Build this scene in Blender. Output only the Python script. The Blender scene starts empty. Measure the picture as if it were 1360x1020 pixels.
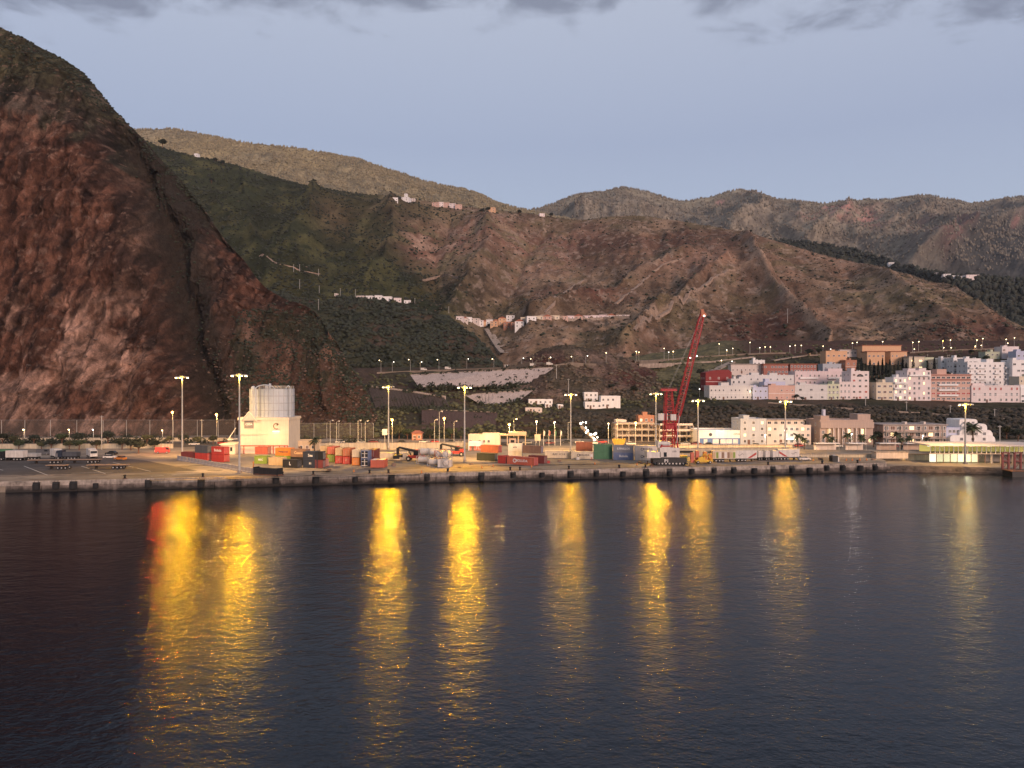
# Harbour under dark hills at dawn, seen from a ship.  Units: metres, +Y away from the ship, z = 0 at the water.
SKY_VEIL = 0.8
SKY_TINT = (1.0, 1.0, 1.0)
VEIL = [(.61, .725, .89), (.455, .525, .715), (.32, .385, .55)]
SUN_E, SUN_C = 3.0, (1.0, .70, .57)
SEA_ROUGH = 0.13
SEA_WAVES = [(0.16, .16, 12, (1, 1.7, 1), 2), (0.62, .115, -18, (1, 1.5, 1), 3), (2.0, .062, 30, (1, 1.3, 1), 3)]
import bpy, math, random
import numpy as np
from mathutils import Vector, Matrix
from mathutils.bvhtree import BVHTree

random.seed(7)
rng = np.random.default_rng(11)
R = math.radians
scene = bpy.context.scene
COL = scene.collection
CAMZ, F, HX, HY = 30.0, 1000.0, 680.0, 510.0     # camera height (m), focal length and centre in photograph pixels


def at(px, py, Y):
    return Vector(((px - HX) / F * Y, Y, CAMZ - (py - HY) / F * Y))


def gp(px, py, z=3.0):
    return at(px, py, (CAMZ - z) * F / (py - HY))


# ------------------------------------------------------------------ materials
def srgb(r, g, b):
    f = lambda c: (c / 12.92) if c <= 0.04045 else ((c + 0.055) / 1.055) ** 2.4
    return (f(r / 255), f(g / 255), f(b / 255))


def nodes_of(name):
    m = bpy.data.materials.new(name)
    m.use_nodes = True
    nt = m.node_tree
    b = nt.nodes['Principled BSDF']
    return m, nt, b


def mat(name, col, rough=0.75, metal=0.0, var=0.16, scale=0.7, streak=0.0, bump=0.0, island=0.0, coat=0.0):
    """painted or mineral surface: base colour broken up by large and small noise, optional vertical streaks"""
    m, nt, b = nodes_of(name)
    N, L = nt.nodes, nt.links
    tc = N.new('ShaderNodeTexCoord')
    n1 = N.new('ShaderNodeTexNoise'); n1.inputs['Scale'].default_value = scale; n1.inputs['Detail'].default_value = 6
    n1.inputs['Roughness'].default_value = 0.65
    L.new(tc.outputs['Object'], n1.inputs['Vector'])
    fac = n1.outputs['Fac']
    if streak:
        mp = N.new('ShaderNodeMapping'); mp.inputs['Scale'].default_value = (1.3, 1.3, 0.08)
        L.new(tc.outputs['Object'], mp.inputs['Vector'])
        n2 = N.new('ShaderNodeTexNoise'); n2.inputs['Scale'].default_value = 1.6; n2.inputs['Detail'].default_value = 5
        L.new(mp.outputs['Vector'], n2.inputs['Vector'])
        mx = N.new('ShaderNodeMix'); mx.inputs[0].default_value = streak
        L.new(fac, mx.inputs[2]); L.new(n2.outputs['Fac'], mx.inputs[3])
        fac = mx.outputs[0]
    mr = N.new('ShaderNodeMapRange')
    mr.inputs['From Min'].default_value = 0.3; mr.inputs['From Max'].default_value = 0.7
    mr.inputs['To Min'].default_value = 1 - var * 1.6; mr.inputs['To Max'].default_value = 1 + var
    L.new(fac, mr.inputs['Value'])
    v = mr.outputs['Result']
    if island:
        g = N.new('ShaderNodeNewGeometry')
        m2 = N.new('ShaderNodeMapRange'); m2.inputs['To Min'].default_value = 1 - island; m2.inputs['To Max'].default_value = 1 + island
        L.new(g.outputs['Random Per Island'], m2.inputs['Value'])
        mm = N.new('ShaderNodeMath'); mm.operation = 'MULTIPLY'
        L.new(v, mm.inputs[0]); L.new(m2.outputs['Result'], mm.inputs[1])
        v = mm.outputs[0]
    vm = N.new('ShaderNodeVectorMath'); vm.operation = 'SCALE'
    vm.inputs[0].default_value = col
    L.new(v, vm.inputs['Scale'])
    L.new(vm.outputs['Vector'], b.inputs['Base Color'])
    b.inputs['Roughness'].default_value = rough
    b.inputs['Metallic'].default_value = metal
    if bump:
        bp = N.new('ShaderNodeBump'); bp.inputs['Strength'].default_value = bump; bp.inputs['Distance'].default_value = 0.08
        L.new(fac, bp.inputs['Height']); L.new(bp.outputs['Normal'], b.inputs['Normal'])
    return m


def glow(name, col, strength):
    m, nt, b = nodes_of(name)
    b.inputs['Base Color'].default_value = (*col, 1)
    b.inputs['Emission Color'].default_value = (*col, 1)
    b.inputs['Emission Strength'].default_value = strength
    return m


def hillmat(name, mott=0.45, scale=0.12, fine=0.7, bumpd=1.2, streak=(1, 1, 1), sat=1.0):
    """terrain: colour laid down per vertex (rock, soil or scrub, on the far mountains with painted light and shade), broken up by noise at three sizes, with real bump"""
    m, nt, b = nodes_of(name)
    N, L = nt.nodes, nt.links
    at_ = N.new('ShaderNodeAttribute'); at_.attribute_name = 'ground_colour'
    tc = N.new('ShaderNodeTexCoord')
    mp = N.new('ShaderNodeMapping'); mp.inputs['Scale'].default_value = streak
    L.new(tc.outputs['Object'], mp.inputs['Vector'])
    n1 = N.new('ShaderNodeTexNoise'); n1.inputs['Scale'].default_value = scale; n1.inputs['Detail'].default_value = 9
    n1.inputs['Roughness'].default_value = 0.82
    n2 = N.new('ShaderNodeTexNoise'); n2.inputs['Scale'].default_value = fine; n2.inputs['Detail'].default_value = 6
    n2.inputs['Roughness'].default_value = 0.7
    L.new(mp.outputs['Vector'], n1.inputs['Vector']); L.new(tc.outputs['Object'], n2.inputs['Vector'])
    mx = N.new('ShaderNodeMix'); mx.inputs[0].default_value = 0.4
    L.new(n1.outputs['Fac'], mx.inputs[2]); L.new(n2.outputs['Fac'], mx.inputs[3])
    mr = N.new('ShaderNodeMapRange')
    mr.inputs['From Min'].default_value = 0.40; mr.inputs['From Max'].default_value = 0.60
    mr.inputs['To Min'].default_value = 1 - mott; mr.inputs['To Max'].default_value = 1 + mott
    L.new(mx.outputs[0], mr.inputs['Value'])
    vm = N.new('ShaderNodeVectorMath'); vm.operation = 'SCALE'
    L.new(at_.outputs['Color'], vm.inputs[0]); L.new(mr.outputs['Result'], vm.inputs['Scale'])
    L.new(vm.outputs['Vector'], b.inputs['Base Color'])
    b.inputs['Roughness'].default_value = 0.95
    b.inputs['Specular IOR Level'].default_value = 0.1
    bp = N.new('ShaderNodeBump'); bp.inputs['Strength'].default_value = 0.9; bp.inputs['Distance'].default_value = bumpd
    L.new(mx.outputs[0], bp.inputs['Height']); L.new(bp.outputs['Normal'], b.inputs['Normal'])
    return m


# ------------------------------------------------------------------ numpy noise
def _h(ix, iy, iz, s):
    n = (ix * 374761393 + iy * 668265263 + iz * 2147483647 + s * 1274126177) & 0xFFFFFFFF
    n = ((n ^ (n >> 13)) * 1274126177) & 0xFFFFFFFF
    n = ((n ^ (n >> 16)) * 2246822519) & 0xFFFFFFFF
    return ((n ^ (n >> 15)) & 0xFFFFFF) / float(0xFFFFFF)


def vnoise(x, y, z, s=0):
    x, y, z = np.broadcast_arrays(np.asarray(x, float), np.asarray(y, float), np.asarray(z, float))
    fx, fy, fz = np.floor(x), np.floor(y), np.floor(z)
    ix, iy, iz = fx.astype(np.int64), fy.astype(np.int64), fz.astype(np.int64)
    u, v, w = x - fx, y - fy, z - fz
    u, v, w = [t * t * t * (t * (t * 6 - 15) + 10) for t in (u, v, w)]
    r = 0
    for dx in (0, 1):
        for dy in (0, 1):
            for dz in (0, 1):
                r = r + _h(ix + dx, iy + dy, iz + dz, s) * (u if dx else 1 - u) * (v if dy else 1 - v) * (w if dz else 1 - w)
    return r


def fbm(x, y, z=0.0, o=5, s=0, gain=0.5):
    a, t, r, k = 1.0, 0.0, 0.0, 1.0
    for i in range(o):
        r = r + a * vnoise(x * k, y * k, z * k + 0 * x, s + i * 17)
        t += a; a *= gain; k *= 2.03
    return r / t


def ridged(x, y, z=0.0, o=5, s=0, gain=0.55):
    a, t, r, k = 1.0, 0.0, 0.0, 1.0
    for i in range(o):
        r = r + a * (1 - np.abs(2 * vnoise(x * k, y * k, z * k + 0 * x, s + i * 13) - 1)) ** 2
        t += a; a *= gain; k *= 2.1
    return r / t


def sstep(a, b, x):
    t = np.clip((x - a) / (b - a), 0, 1)
    return t * t * (3 - 2 * t)


def worley(x, y, z, s=0):
    """distance to the nearest and second nearest jittered cell point, and a random number per cell"""
    x, y, z = np.broadcast_arrays(np.asarray(x, float), np.asarray(y, float), np.asarray(z, float))
    ix, iy, iz = [np.floor(t).astype(np.int64) for t in (x, y, z)]
    f1 = np.full(x.shape, 9.0); f2 = np.full(x.shape, 9.0); cid = np.zeros(x.shape)
    for a in (-1, 0, 1):
        for b in (-1, 0, 1):
            for c in (-1, 0, 1):
                jx, jy, jz = ix + a, iy + b, iz + c
                d = np.sqrt((jx + _h(jx, jy, jz, s) - x) ** 2 + (jy + _h(jx, jy, jz, s + 7) - y) ** 2 + (jz + _h(jx, jy, jz, s + 13) - z) ** 2)
                r = _h(jx, jy, jz, s + 23)
                n = d < f1
                f2 = np.where(n, f1, np.minimum(f2, d)); cid = np.where(n, r, cid); f1 = np.where(n, d, f1)
    return f1, f2, cid


# ------------------------------------------------------------------ object helpers
def tag(o, label=None, cat=None, group=None, kind=None):
    if label: o['label'] = label
    if cat: o['category'] = cat
    if group: o['group'] = group
    if kind: o['kind'] = kind
    return o


def thing(name, label, cat, loc=(0, 0, 0), rz=0.0, group=None):
    o = bpy.data.objects.new(name, None)
    o.empty_display_size = 0.5
    COL.objects.link(o)
    o.location = loc; o.rotation_euler = (0, 0, rz)
    return tag(o, label, cat, group)


def mesh_np(name, V, Fa, mats, parent=None, smooth=False, colors=None, matidx=None):
    me = bpy.data.meshes.new(name)
    V = np.asarray(V, np.float32); Fa = np.asarray(Fa, np.int32)
    n, k = Fa.shape
    me.vertices.add(len(V)); me.vertices.foreach_set('co', V.ravel())
    me.loops.add(n * k); me.loops.foreach_set('vertex_index', Fa.ravel())
    me.polygons.add(n)
    me.polygons.foreach_set('loop_start', np.arange(0, n * k, k, dtype=np.int32))
    me.polygons.foreach_set('loop_total', np.full(n, k, np.int32))
    if smooth: me.polygons.foreach_set('use_smooth', np.ones(n, bool))
    if matidx is not None: me.polygons.foreach_set('material_index', np.asarray(matidx, np.int32))
    for m in (mats if isinstance(mats, (list, tuple)) else [mats]): me.materials.append(m)
    if colors is not None:
        a = me.attributes.new('ground_colour', 'FLOAT_COLOR', 'POINT')
        c = np.ones((len(V), 4), np.float32); c[:, :3] = colors
        a.data.foreach_set('color', c.ravel())
    me.update(calc_edges=True); me.validate()
    o = bpy.data.objects.new(name, me); COL.objects.link(o)
    if parent: o.parent = parent
    return o


class MB:
    """collects solids in local coordinates; obj() links them as one mesh object"""
    def __init__(s): s.v, s.f, s.m = [], [], []

    def add(s, vs, fs, m=0):
        b = len(s.v); s.v += [tuple(v) for v in vs]
        s.f += [tuple(i + b for i in f) for f in fs]; s.m += [m] * len(fs)
        return s

    def box(s, c, d, m=0, rz=0.0, rx=0.0, ry=0.0):
        M_ = Matrix.Translation(c) @ Matrix.Rotation(rz, 4, 'Z') @ Matrix.Rotation(ry, 4, 'Y') @ Matrix.Rotation(rx, 4, 'X')
        vs = [M_ @ Vector((x * d[0] / 2, y * d[1] / 2, z * d[2] / 2)) for x in (-1, 1) for y in (-1, 1) for z in (-1, 1)]
        return s.add(vs, [(0, 1, 3, 2), (4, 6, 7, 5), (0, 4, 5, 1), (2, 3, 7, 6), (0, 2, 6, 4), (1, 5, 7, 3)], m)

    def bx(s, x0, x1, y0, y1, z0, z1, m=0):
        return s.box(((x0 + x1) / 2, (y0 + y1) / 2, (z0 + z1) / 2), (x1 - x0, y1 - y0, z1 - z0), m)

    def cyl(s, p0, p1, r0, r1=None, n=8, m=0, cap=True):
        p0, p1 = Vector(p0), Vector(p1); r1 = r0 if r1 is None else r1
        d = (p1 - p0).normalized()
        a = d.orthogonal().normalized(); b = d.cross(a)
        vs = []
        for p, r in ((p0, r0), (p1, r1)):
            for i in range(n):
                t = 2 * math.pi * i / n
                vs.append(p + (a * math.cos(t) + b * math.sin(t)) * r)
        fs = [(i, (i + 1) % n, n + (i + 1) % n, n + i) for i in range(n)]
        if cap: fs += [tuple(range(n - 1, -1, -1)), tuple(range(n, 2 * n))]
        return s.add(vs, fs, m)

    def tube(s, pts, r, n=6, m=0):
        for a, b in zip(pts[:-1], pts[1:]): s.cyl(a, b, r, r, n, m)
        return s

    def sph(s, c, r, m=0, nu=8, nv=5, sz=1.0):
        vs, fs = [], []
        for j in range(nv + 1):
            th = math.pi * j / nv
            for i in range(nu):
                ph = 2 * math.pi * i / nu
                vs.append((c[0] + r * math.sin(th) * math.cos(ph), c[1] + r * math.sin(th) * math.sin(ph), c[2] + r * sz * math.cos(th)))
        for j in range(nv):
            for i in range(nu):
                fs.append((j * nu + i, (j + 1) * nu + i, (j + 1) * nu + (i + 1) % nu, j * nu + (i + 1) % nu))
        return s.add(vs, fs, m)

    def prism(s, pts, y0, y1, m=0):
        """polygon in x,z pushed from y0 to y1"""
        n = len(pts)
        vs = [(x, y0, z) for x, z in pts] + [(x, y1, z) for x, z in pts]
        fs = [tuple(range(n)), tuple(range(2 * n - 1, n - 1, -1))] + [(i, i + n, (i + 1) % n + n, (i + 1) % n) for i in range(n)]
        return s.add(vs, fs, m)

    def slab(s, pts, z0, z1, m=0):
        n = len(pts)
        vs = [(x, y, z0) for x, y in pts] + [(x, y, z1) for x, y in pts]
        fs = [tuple(range(n - 1, -1, -1)), tuple(range(n, 2 * n))] + [(i, (i + 1) % n, (i + 1) % n + n, i + n) for i in range(n)]
        return s.add(vs, fs, m)

    def obj(s, name, mats, parent=None, loc=None, rz=None):
        me = bpy.data.meshes.new(name)
        me.from_pydata(s.v, [], s.f)
        for m in (mats if isinstance(mats, (list, tuple)) else [mats]): me.materials.append(m)
        me.polygons.foreach_set('material_index', s.m)
        me.update()
        o = bpy.data.objects.new(name, me); COL.objects.link(o)
        if parent: o.parent = parent
        if loc is not None: o.location = loc
        if rz is not None: o.rotation_euler = (0, 0, rz)
        return o


def copy_tree(o, parent=None):
    c = o.copy(); COL.objects.link(c); c.parent = parent
    for ch in list(o.children): copy_tree(ch, c)
    return c


def link(name, me, parent, loc, rz=0.0, scale=None):
    o = bpy.data.objects.new(name, me); COL.objects.link(o)
    o.parent = parent; o.location = loc; o.rotation_euler = (0, 0, rz)
    if scale: o.scale = scale
    return o


ORD = ('first second third fourth fifth sixth seventh eighth ninth tenth eleventh twelfth thirteenth fourteenth fifteenth sixteenth '
       'seventeenth eighteenth nineteenth twentieth twenty-first twenty-second twenty-third twenty-fourth twenty-fifth twenty-sixth '
       'twenty-seventh twenty-eighth twenty-ninth thirtieth thirty-first thirty-second thirty-third thirty-fourth').split()


def lettering(text, size, m, parent, loc, rot=(math.pi / 2, 0, 0), bold=0.0, name='lettering'):
    cu = bpy.data.curves.new('letters', 'FONT')
    cu.body = text; cu.size = size; cu.align_x = 'CENTER'; cu.align_y = 'CENTER'; cu.extrude = 0.01; cu.offset = bold
    cu.resolution_u = 2
    tmp = bpy.data.objects.new('letters', cu); COL.objects.link(tmp)
    me = bpy.data.meshes.new_from_object(tmp.evaluated_get(bpy.context.evaluated_depsgraph_get()))
    bpy.data.objects.remove(tmp); bpy.data.curves.remove(cu)
    me.materials.clear(); me.materials.append(m)
    o = bpy.data.objects.new(name, me); COL.objects.link(o)
    o.parent = parent; o.location = loc; o.rotation_euler = rot
    return o
# ------------------------------------------------------------------ camera, sky, sun
cam = bpy.data.objects.new('camera', bpy.data.cameras.new('camera'))
COL.objects.link(cam)
cam.data.sensor_width = 36; cam.data.lens = 36 * F / 1360
cam.data.clip_start = 1; cam.data.clip_end = 30000
cam.location = (0, 0, CAMZ); cam.rotation_euler = (R(90), 0, 0)
scene.camera = cam
scene.view_settings.view_transform = 'Standard'
scene.view_settings.look = 'None'
scene.view_settings.exposure = 0.0
scene.cycles.use_denoising = True
scene.cycles.denoiser = 'OPENIMAGEDENOISE'
scene.cycles.max_bounces = 5
scene.cycles.diffuse_bounces = 2
scene.cycles.glossy_bounces = 3
scene.cycles.sample_clamp_indirect = 6

SUN_EL, SUN_AZ = R(5), R(152)      # low, behind the ship and a little to its right (azimuth from +Y, clockwise)
w = bpy.data.worlds.new('World'); scene.world = w
w.use_nodes = True
N, L = w.node_tree.nodes, w.node_tree.links
bg = N['Background']
sky = N.new('ShaderNodeTexSky'); sky.sky_type = 'NISHITA'; sky.sun_disc = False
sky.sun_elevation = SUN_EL; sky.sun_rotation = SUN_AZ
sky.air_density = 1.0; sky.dust_density = 1.0; sky.ozone_density = 2.0
tc = N.new('ShaderNodeTexCoord')
sep = N.new('ShaderNodeSeparateXYZ'); L.new(tc.outputs['Generated'], sep.inputs[0])
# thin grey cloud deck overhead: noise on the view direction projected to a flat layer
mx_ = N.new('ShaderNodeMath'); mx_.operation = 'MAXIMUM'; mx_.inputs[1].default_value = 0.05; L.new(sep.outputs['Z'], mx_.inputs[0])
dv = N.new('ShaderNodeVectorMath'); dv.operation = 'DIVIDE'
cb = N.new('ShaderNodeCombineXYZ')
for k in range(3): L.new(mx_.outputs[0], cb.inputs[k])
L.new(tc.outputs['Generated'], dv.inputs[0]); L.new(cb.outputs[0], dv.inputs[1])
cn = N.new('ShaderNodeTexNoise'); cn.inputs['Scale'].default_value = 4.6; cn.inputs['Detail'].default_value = 7; cn.inputs['Roughness'].default_value = 0.55
cn.inputs['Distortion'].default_value = 0.3
L.new(dv.outputs[0], cn.inputs['Vector'])
sp2 = N.new('ShaderNodeSeparateXYZ'); L.new(dv.outputs[0], sp2.inputs[0])
hz = N.new('ShaderNodeMapRange'); hz.inputs['From Min'].default_value = 2.36; hz.inputs['From Max'].default_value = 1.92
hz.inputs['To Min'].default_value = -0.34; hz.inputs['To Max'].default_value = 0.10; L.new(sp2.outputs['Y'], hz.inputs['Value'])
ad = N.new('ShaderNodeMath'); ad.operation = 'ADD'; L.new(cn.outputs['Fac'], ad.inputs[0]); L.new(hz.outputs['Result'], ad.inputs[1])
cr = N.new('ShaderNodeMapRange'); cr.inputs['From Min'].default_value = 0.38; cr.inputs['From Max'].default_value = 0.66
cr.inputs['To Max'].default_value = 0.72
cr.interpolation_type = 'SMOOTHSTEP'; L.new(ad.outputs[0], cr.inputs['Value'])
# dawn sky: the Nishita sky, evened out by the high veil of vapour
grade = N.new('ShaderNodeMix'); grade.data_type = 'RGBA'; grade.inputs[0].default_value = SKY_VEIL
vs = N.new('ShaderNodeVectorMath'); vs.operation = 'MULTIPLY'; vs.inputs[1].default_value = SKY_TINT
L.new(sky.outputs['Color'], vs.inputs[0])
L.new(vs.outputs[0], grade.inputs[6])
ramp = N.new('ShaderNodeValToRGB')
for e_, (p, c) in zip([ramp.color_ramp.elements[0], ramp.color_ramp.elements[1], ramp.color_ramp.elements.new(.3)],
                      [(0.0, VEIL[0]), (1.0, VEIL[2]), (0.3, VEIL[1])]):
    e_.position = p; e_.color = (*c, 1)
L.new(sep.outputs['Z'], ramp.inputs[0])
rs = N.new('ShaderNodeVectorMath'); rs.operation = 'SCALE'; rs.inputs['Scale'].default_value = 10.0
L.new(ramp.outputs[0], rs.inputs[0]); L.new(rs.outputs[0], grade.inputs[7])
cm = N.new('ShaderNodeMix'); cm.data_type = 'RGBA'
L.new(cr.outputs['Result'], cm.inputs[0]); L.new(grade.outputs[2], cm.inputs[6])
cm.inputs[7].default_value = (1.7, 1.95, 2.75, 1)
L.new(cm.outputs[2], bg.inputs['Color'])
bg.inputs['Strength'].default_value = 0.1

sun = bpy.data.objects.new('sun', bpy.data.lights.new('sun', 'SUN'))
COL.objects.link(sun)
sun.data.energy = SUN_E; sun.data.color = SUN_C; sun.data.angle = R(18)
sd = Vector((math.sin(SUN_AZ) * math.cos(R(15)), math.cos(SUN_AZ) * math.cos(R(15)), math.sin(R(15))))
sun.rotation_euler = sd.to_track_quat('Z', 'Y').to_euler()

# ------------------------------------------------------------------ terrain
TERRAIN = []


def smooth1(a, k):
    if k < 2: return a
    ker = np.hanning(2 * k + 1); ker /= ker.sum()
    return np.convolve(np.pad(a, k, mode='edge'), ker, 'valid')


def sheet(name, cols, nx, nv, mat_, disp, colf, smooth_px=6, smooth_v=3, hit=True, smooth=True):
    """hill surface. cols: {px: [(py, depth), ...]} from the foot up over the crest to the far side"""
    ks = sorted(cols); nk = len(cols[ks[0]])
    pxs = np.linspace(ks[0], ks[-1], nx)
    K = np.zeros((nk, 2, nx))
    for i in range(nk):
        for c in range(2):
            K[i, c] = smooth1(np.interp(pxs, ks, [cols[k][i][c] for k in ks]), smooth_px)
    tv = np.linspace(0, nk - 1, nv); ti = np.arange(nk)
    PY = np.zeros((nv, nx)); YY = np.zeros((nv, nx))
    for j in range(nx):
        PY[:, j] = smooth1(np.interp(tv, ti, K[:, 0, j]), smooth_v)
        YY[:, j] = smooth1(np.interp(tv, ti, K[:, 1, j]), smooth_v)
    PX = np.tile(pxs, (nv, 1)); V = np.tile(tv[:, None], (1, nx))
    X = (PX - HX) / F * YY; Z = CAMZ - (PY - HY) / F * YY
    dx, dy, dz = disp(X, YY, Z, PX, PY, V)
    P = np.stack([X + dx, YY + dy, Z + dz], -1)
    C = colf(X, YY, Z, PX, PY, V)
    idx = np.arange(nv * nx).reshape(nv, nx)
    Fa = np.stack([idx[:-1, :-1], idx[:-1, 1:], idx[1:, 1:], idx[1:, :-1]], -1).reshape(-1, 4)
    o = mesh_np(name, P.reshape(-1, 3), Fa, mat_, smooth=smooth, colors=C.reshape(-1, 3))
    tag(o, kind='structure')
    if hit: TERRAIN.append((P.reshape(-1, 3), Fa))
    return dict(P=P, C=C, PX=PX, PY=PY, V=V, o=o)


def curve(pts):
    xs, ys = zip(*pts)
    return lambda p: float(np.interp(p, xs, ys))


def mixc(a, b, t):
    return a * (1 - t[..., None]) + b * t[..., None]


def seg_dist(PX, PY, pts):
    d = np.full(PX.shape, 1e9)
    for (x0, y0), (x1, y1) in zip(pts[:-1], pts[1:]):
        ux, uy = x1 - x0, y1 - y0
        t = np.clip(((PX - x0) * ux + (PY - y0) * uy) / (ux * ux + uy * uy), 0, 1)
        d = np.minimum(d, np.hypot(PX - x0 - t * ux, PY - y0 - t * uy))
    return d


A3 = lambda *c: np.array(c)
ROCK_RED, ROCK_DARK, ROCK_TAN = A3(.118, .057, .039), A3(.044, .028, .023), A3(.19, .110, .078)
SCRUB, SCRUB_D, SOIL = A3(.068, .064, .036), A3(.030, .034, .022), A3(.115, .066, .048)
GRASS = A3(.115, .098, .050)

# --- the great red cliff
crest = curve([(-320, -60), (-150, -5), (-60, 18), (0, 36), (30, 50), (70, 72), (110, 95), (140, 130), (165, 160), (190, 184), (215, 213), (240, 240),
               (262, 265), (280, 292), (300, 322), (325, 347), (345, 376), (375, 396), (405, 404), (425, 420), (445, 448), (458, 478), (480, 506), (496, 540), (510, 572)])
cy = curve([(-320, 640), (0, 570), (240, 530), (400, 470), (510, 430)])
fy = curve([(-320, 380), (0, 385), (240, 392), (400, 402), (510, 412)])
cols = {}
for p in sorted(set(list(range(-320, 500, 14)) + [510])):
    c, Yc, Yf = crest(p), cy(p), fy(p)
    f = 584.0
    g = lambda a, b: (f + (c - f) * a, Yf + (Yc - Yf) * b)
    cols[p] = [g(-.03, -.03), g(.12, .10), g(.35, .32), g(.62, .52), g(.82, .70), g(.95, .90), g(1, 1), (c + 10, Yc + 60), (c + 90, Yc + 260)]


def d_cliff(X, Y, Z, PX, PY, V):
    t = sstep(0.2, 1.2, V) * (1 - .75 * sstep(5.2, 6, V)) * (1 - .7 * sstep(455, 505, PX))
    warp = fbm(X / 60, Z / 60, 0, 3, 5) * 40
    but = ridged((X + warp) / 95, Z / 420, 0.3, 3, 2) - .45            # buttresses running down the face
    gul = ridged((X + warp * .6) / 30, Z / 150, 1.7, 4, 21) - .45     # gullies
    rough = ridged(X / 11, Z / 17, Y / 25, 4, 33) - .45
    ledge = fbm(X / 50, Z / 9, 3.1, 4, 41) - .5
    fin = ridged(X / 4.5, Z / 6.0, Y / 9, 3, 44) - .45
    dy = -t * (but * 30 + gul * 13 + rough * 4.0 + ledge * 4.5 + fin * 1.8)
    wx, wz = X + 9 * (fbm(X / 14, Z / 14, 0, 3, 45) - .5), Z + 14 * (fbm(X / 14, Z / 14, 5, 3, 46) - .5)
    for sx, sz, am, sd_ in ((17, 62, 2.4, 61), (7, 30, 1.7, 62), (3.2, 11, .8, 63)):      # jointed blocks: each cell steps in or out, with a cleft between
        f1, f2, ci = worley(wx / sx, wz / sz, Y / (sx * 2.5), sd_)
        dy = dy - t * (am * (ci - .5) - am * .45 * np.exp(-((f2 - f1) / .10) ** 2))
    band = np.exp(-(seg_dist(PX, PY, [(150, 190), (205, 300), (225, 400), (255, 500), (275, 575)]) / 26) ** 2)   # the wide gully
    dy = dy + band * 26 * t
    rib = np.exp(-(seg_dist(PX, PY, [(440, 440), (425, 470), (432, 540)]) / 7) ** 2)
    dy = dy - rib * 7
    dz = (fbm(X / 18, Y / 18, Z / 18, 4, 9) - .5) * 7 * (.4 + .6 * t) * (1 - .6 * sstep(5.5, 6, V))
    return 0 * X, dy, dz


def c_cliff(X, Y, Z, PX, PY, V):
    n = fbm(X / 40, Z / 70, 0, 5, 3); n2 = fbm(X / 9, Z / 22, 0, 5, 8); n3 = fbm(X / 22, Z / 22, 2, 4, 12)
    n2 = fbm(X / 6, Z / 17, Y / 14, 5, 8); c = mixc(ROCK_RED, ROCK_DARK, sstep(.46, .60, n2 * .65 + n * .35) * .78)
    tanm = sstep(.50, .64, n3 * .5 + n * .5 + (.18 * sstep(380, 480, PY) * (1 - sstep(180, 260, PX))) - .08)
    c = mixc(c, ROCK_TAN, tanm * .85)
    lowl = sstep(375, 430, PY + 70 * (n - .5)) * (1 - sstep(150, 215, PX + 50 * (n3 - .5)))
    c = mixc(c, A3(.33, .20, .15), lowl * .9 * sstep(.42, .50, n2 * .5 + n3 * .5))
    # scrub cap above the bare face
    line = np.interp(PX, [-320, 0, 80, 150, 215, 260, 300], [95, 160, 168, 215, 265, 290, 330])
    cap = sstep(9, -9, PY - line - 60 * (n2 - .5))
    c = mixc(c, mixc(A3(.066, .052, .042), A3(.046, .042, .030), sstep(.46, .54, n2)), cap * .92)
    top = sstep(20, -20, PY - np.interp(PX, [-320, 0, 60, 120, 160], [60, 105, 112, 125, 150]) - 60 * (n3 - .5))
    c = mixc(c, SCRUB * 1.15, top * .8)
    wx, wz = X + 9 * (fbm(X / 14, Z / 14, 0, 3, 45) - .5), Z + 14 * (fbm(X / 14, Z / 14, 5, 3, 46) - .5)
    for sx, sz, sd_, k_ in ((7, 30, 62, .13), (3.2, 11, 63, .14)):
        f1, f2, ci = worley(wx / sx, wz / sz, Y / (sx * 2.5), sd_)
        c = c * (1 - k_ + 2 * k_ * ci)[..., None] * (1 - .28 * np.exp(-((f2 - f1) / .07) ** 2))[..., None]
    c = c * (.74 + .62 * sstep(.34, .66, fbm(X / 3.6, Z / 70, Y / 30, 4, 47)))[..., None] * np.array([.88, .86, .84])      # water streaks down the face
    crk = sstep(.66, .84, ridged(X / 7, Z / 13, Y / 12, 3, 17)); c = c * (1 - .55 * crk)[..., None]
    spk = sstep(.66, .74, fbm(X / 2.4, Z / 2.0, Y / 4, 3, 18)); c = mixc(c, A3(.20, .125, .095), spk * .7)
    c = c * (.62 + .76 * sstep(.35, .65, fbm(X / 3.2, Z / 6.5, Y / 6, 4, 16)))[..., None]
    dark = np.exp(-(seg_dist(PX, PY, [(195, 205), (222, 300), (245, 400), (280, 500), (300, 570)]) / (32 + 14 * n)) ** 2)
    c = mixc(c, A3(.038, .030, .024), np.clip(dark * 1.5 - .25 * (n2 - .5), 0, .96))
    # fallen scree and bushes right of the gully
    sc = sstep(275, 320, PX + 30 * (n - .5)) * sstep(385, 440, PY)
    c = mixc(c, mixc(A3(.075, .046, .034), SCRUB_D * 1.1, sstep(.46, .58, n3)), sc * .85)
    patch = np.exp(-(np.hypot((PX - 372) / 22, (PY - 480) / 24)) ** 2) + np.exp(-(seg_dist(PX, PY, [(440, 445), (430, 500)]) / 9) ** 2) + .8 * np.exp(-(np.hypot((PX - 330) / 12, (PY - 440) / 26)) ** 2)
    c = mixc(c, A3(.20, .12, .088), np.clip(patch * sstep(.38, .56, n2) * 1.2, 0, .9))
    return c


S_CLIFF = sheet('cliff_hill', cols, 640, 420, hillmat('cliff_rock', .45, .30, 1.1, 2.6, (1, 1, .45)), d_cliff, c_cliff, 5, 4, smooth=False)

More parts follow.
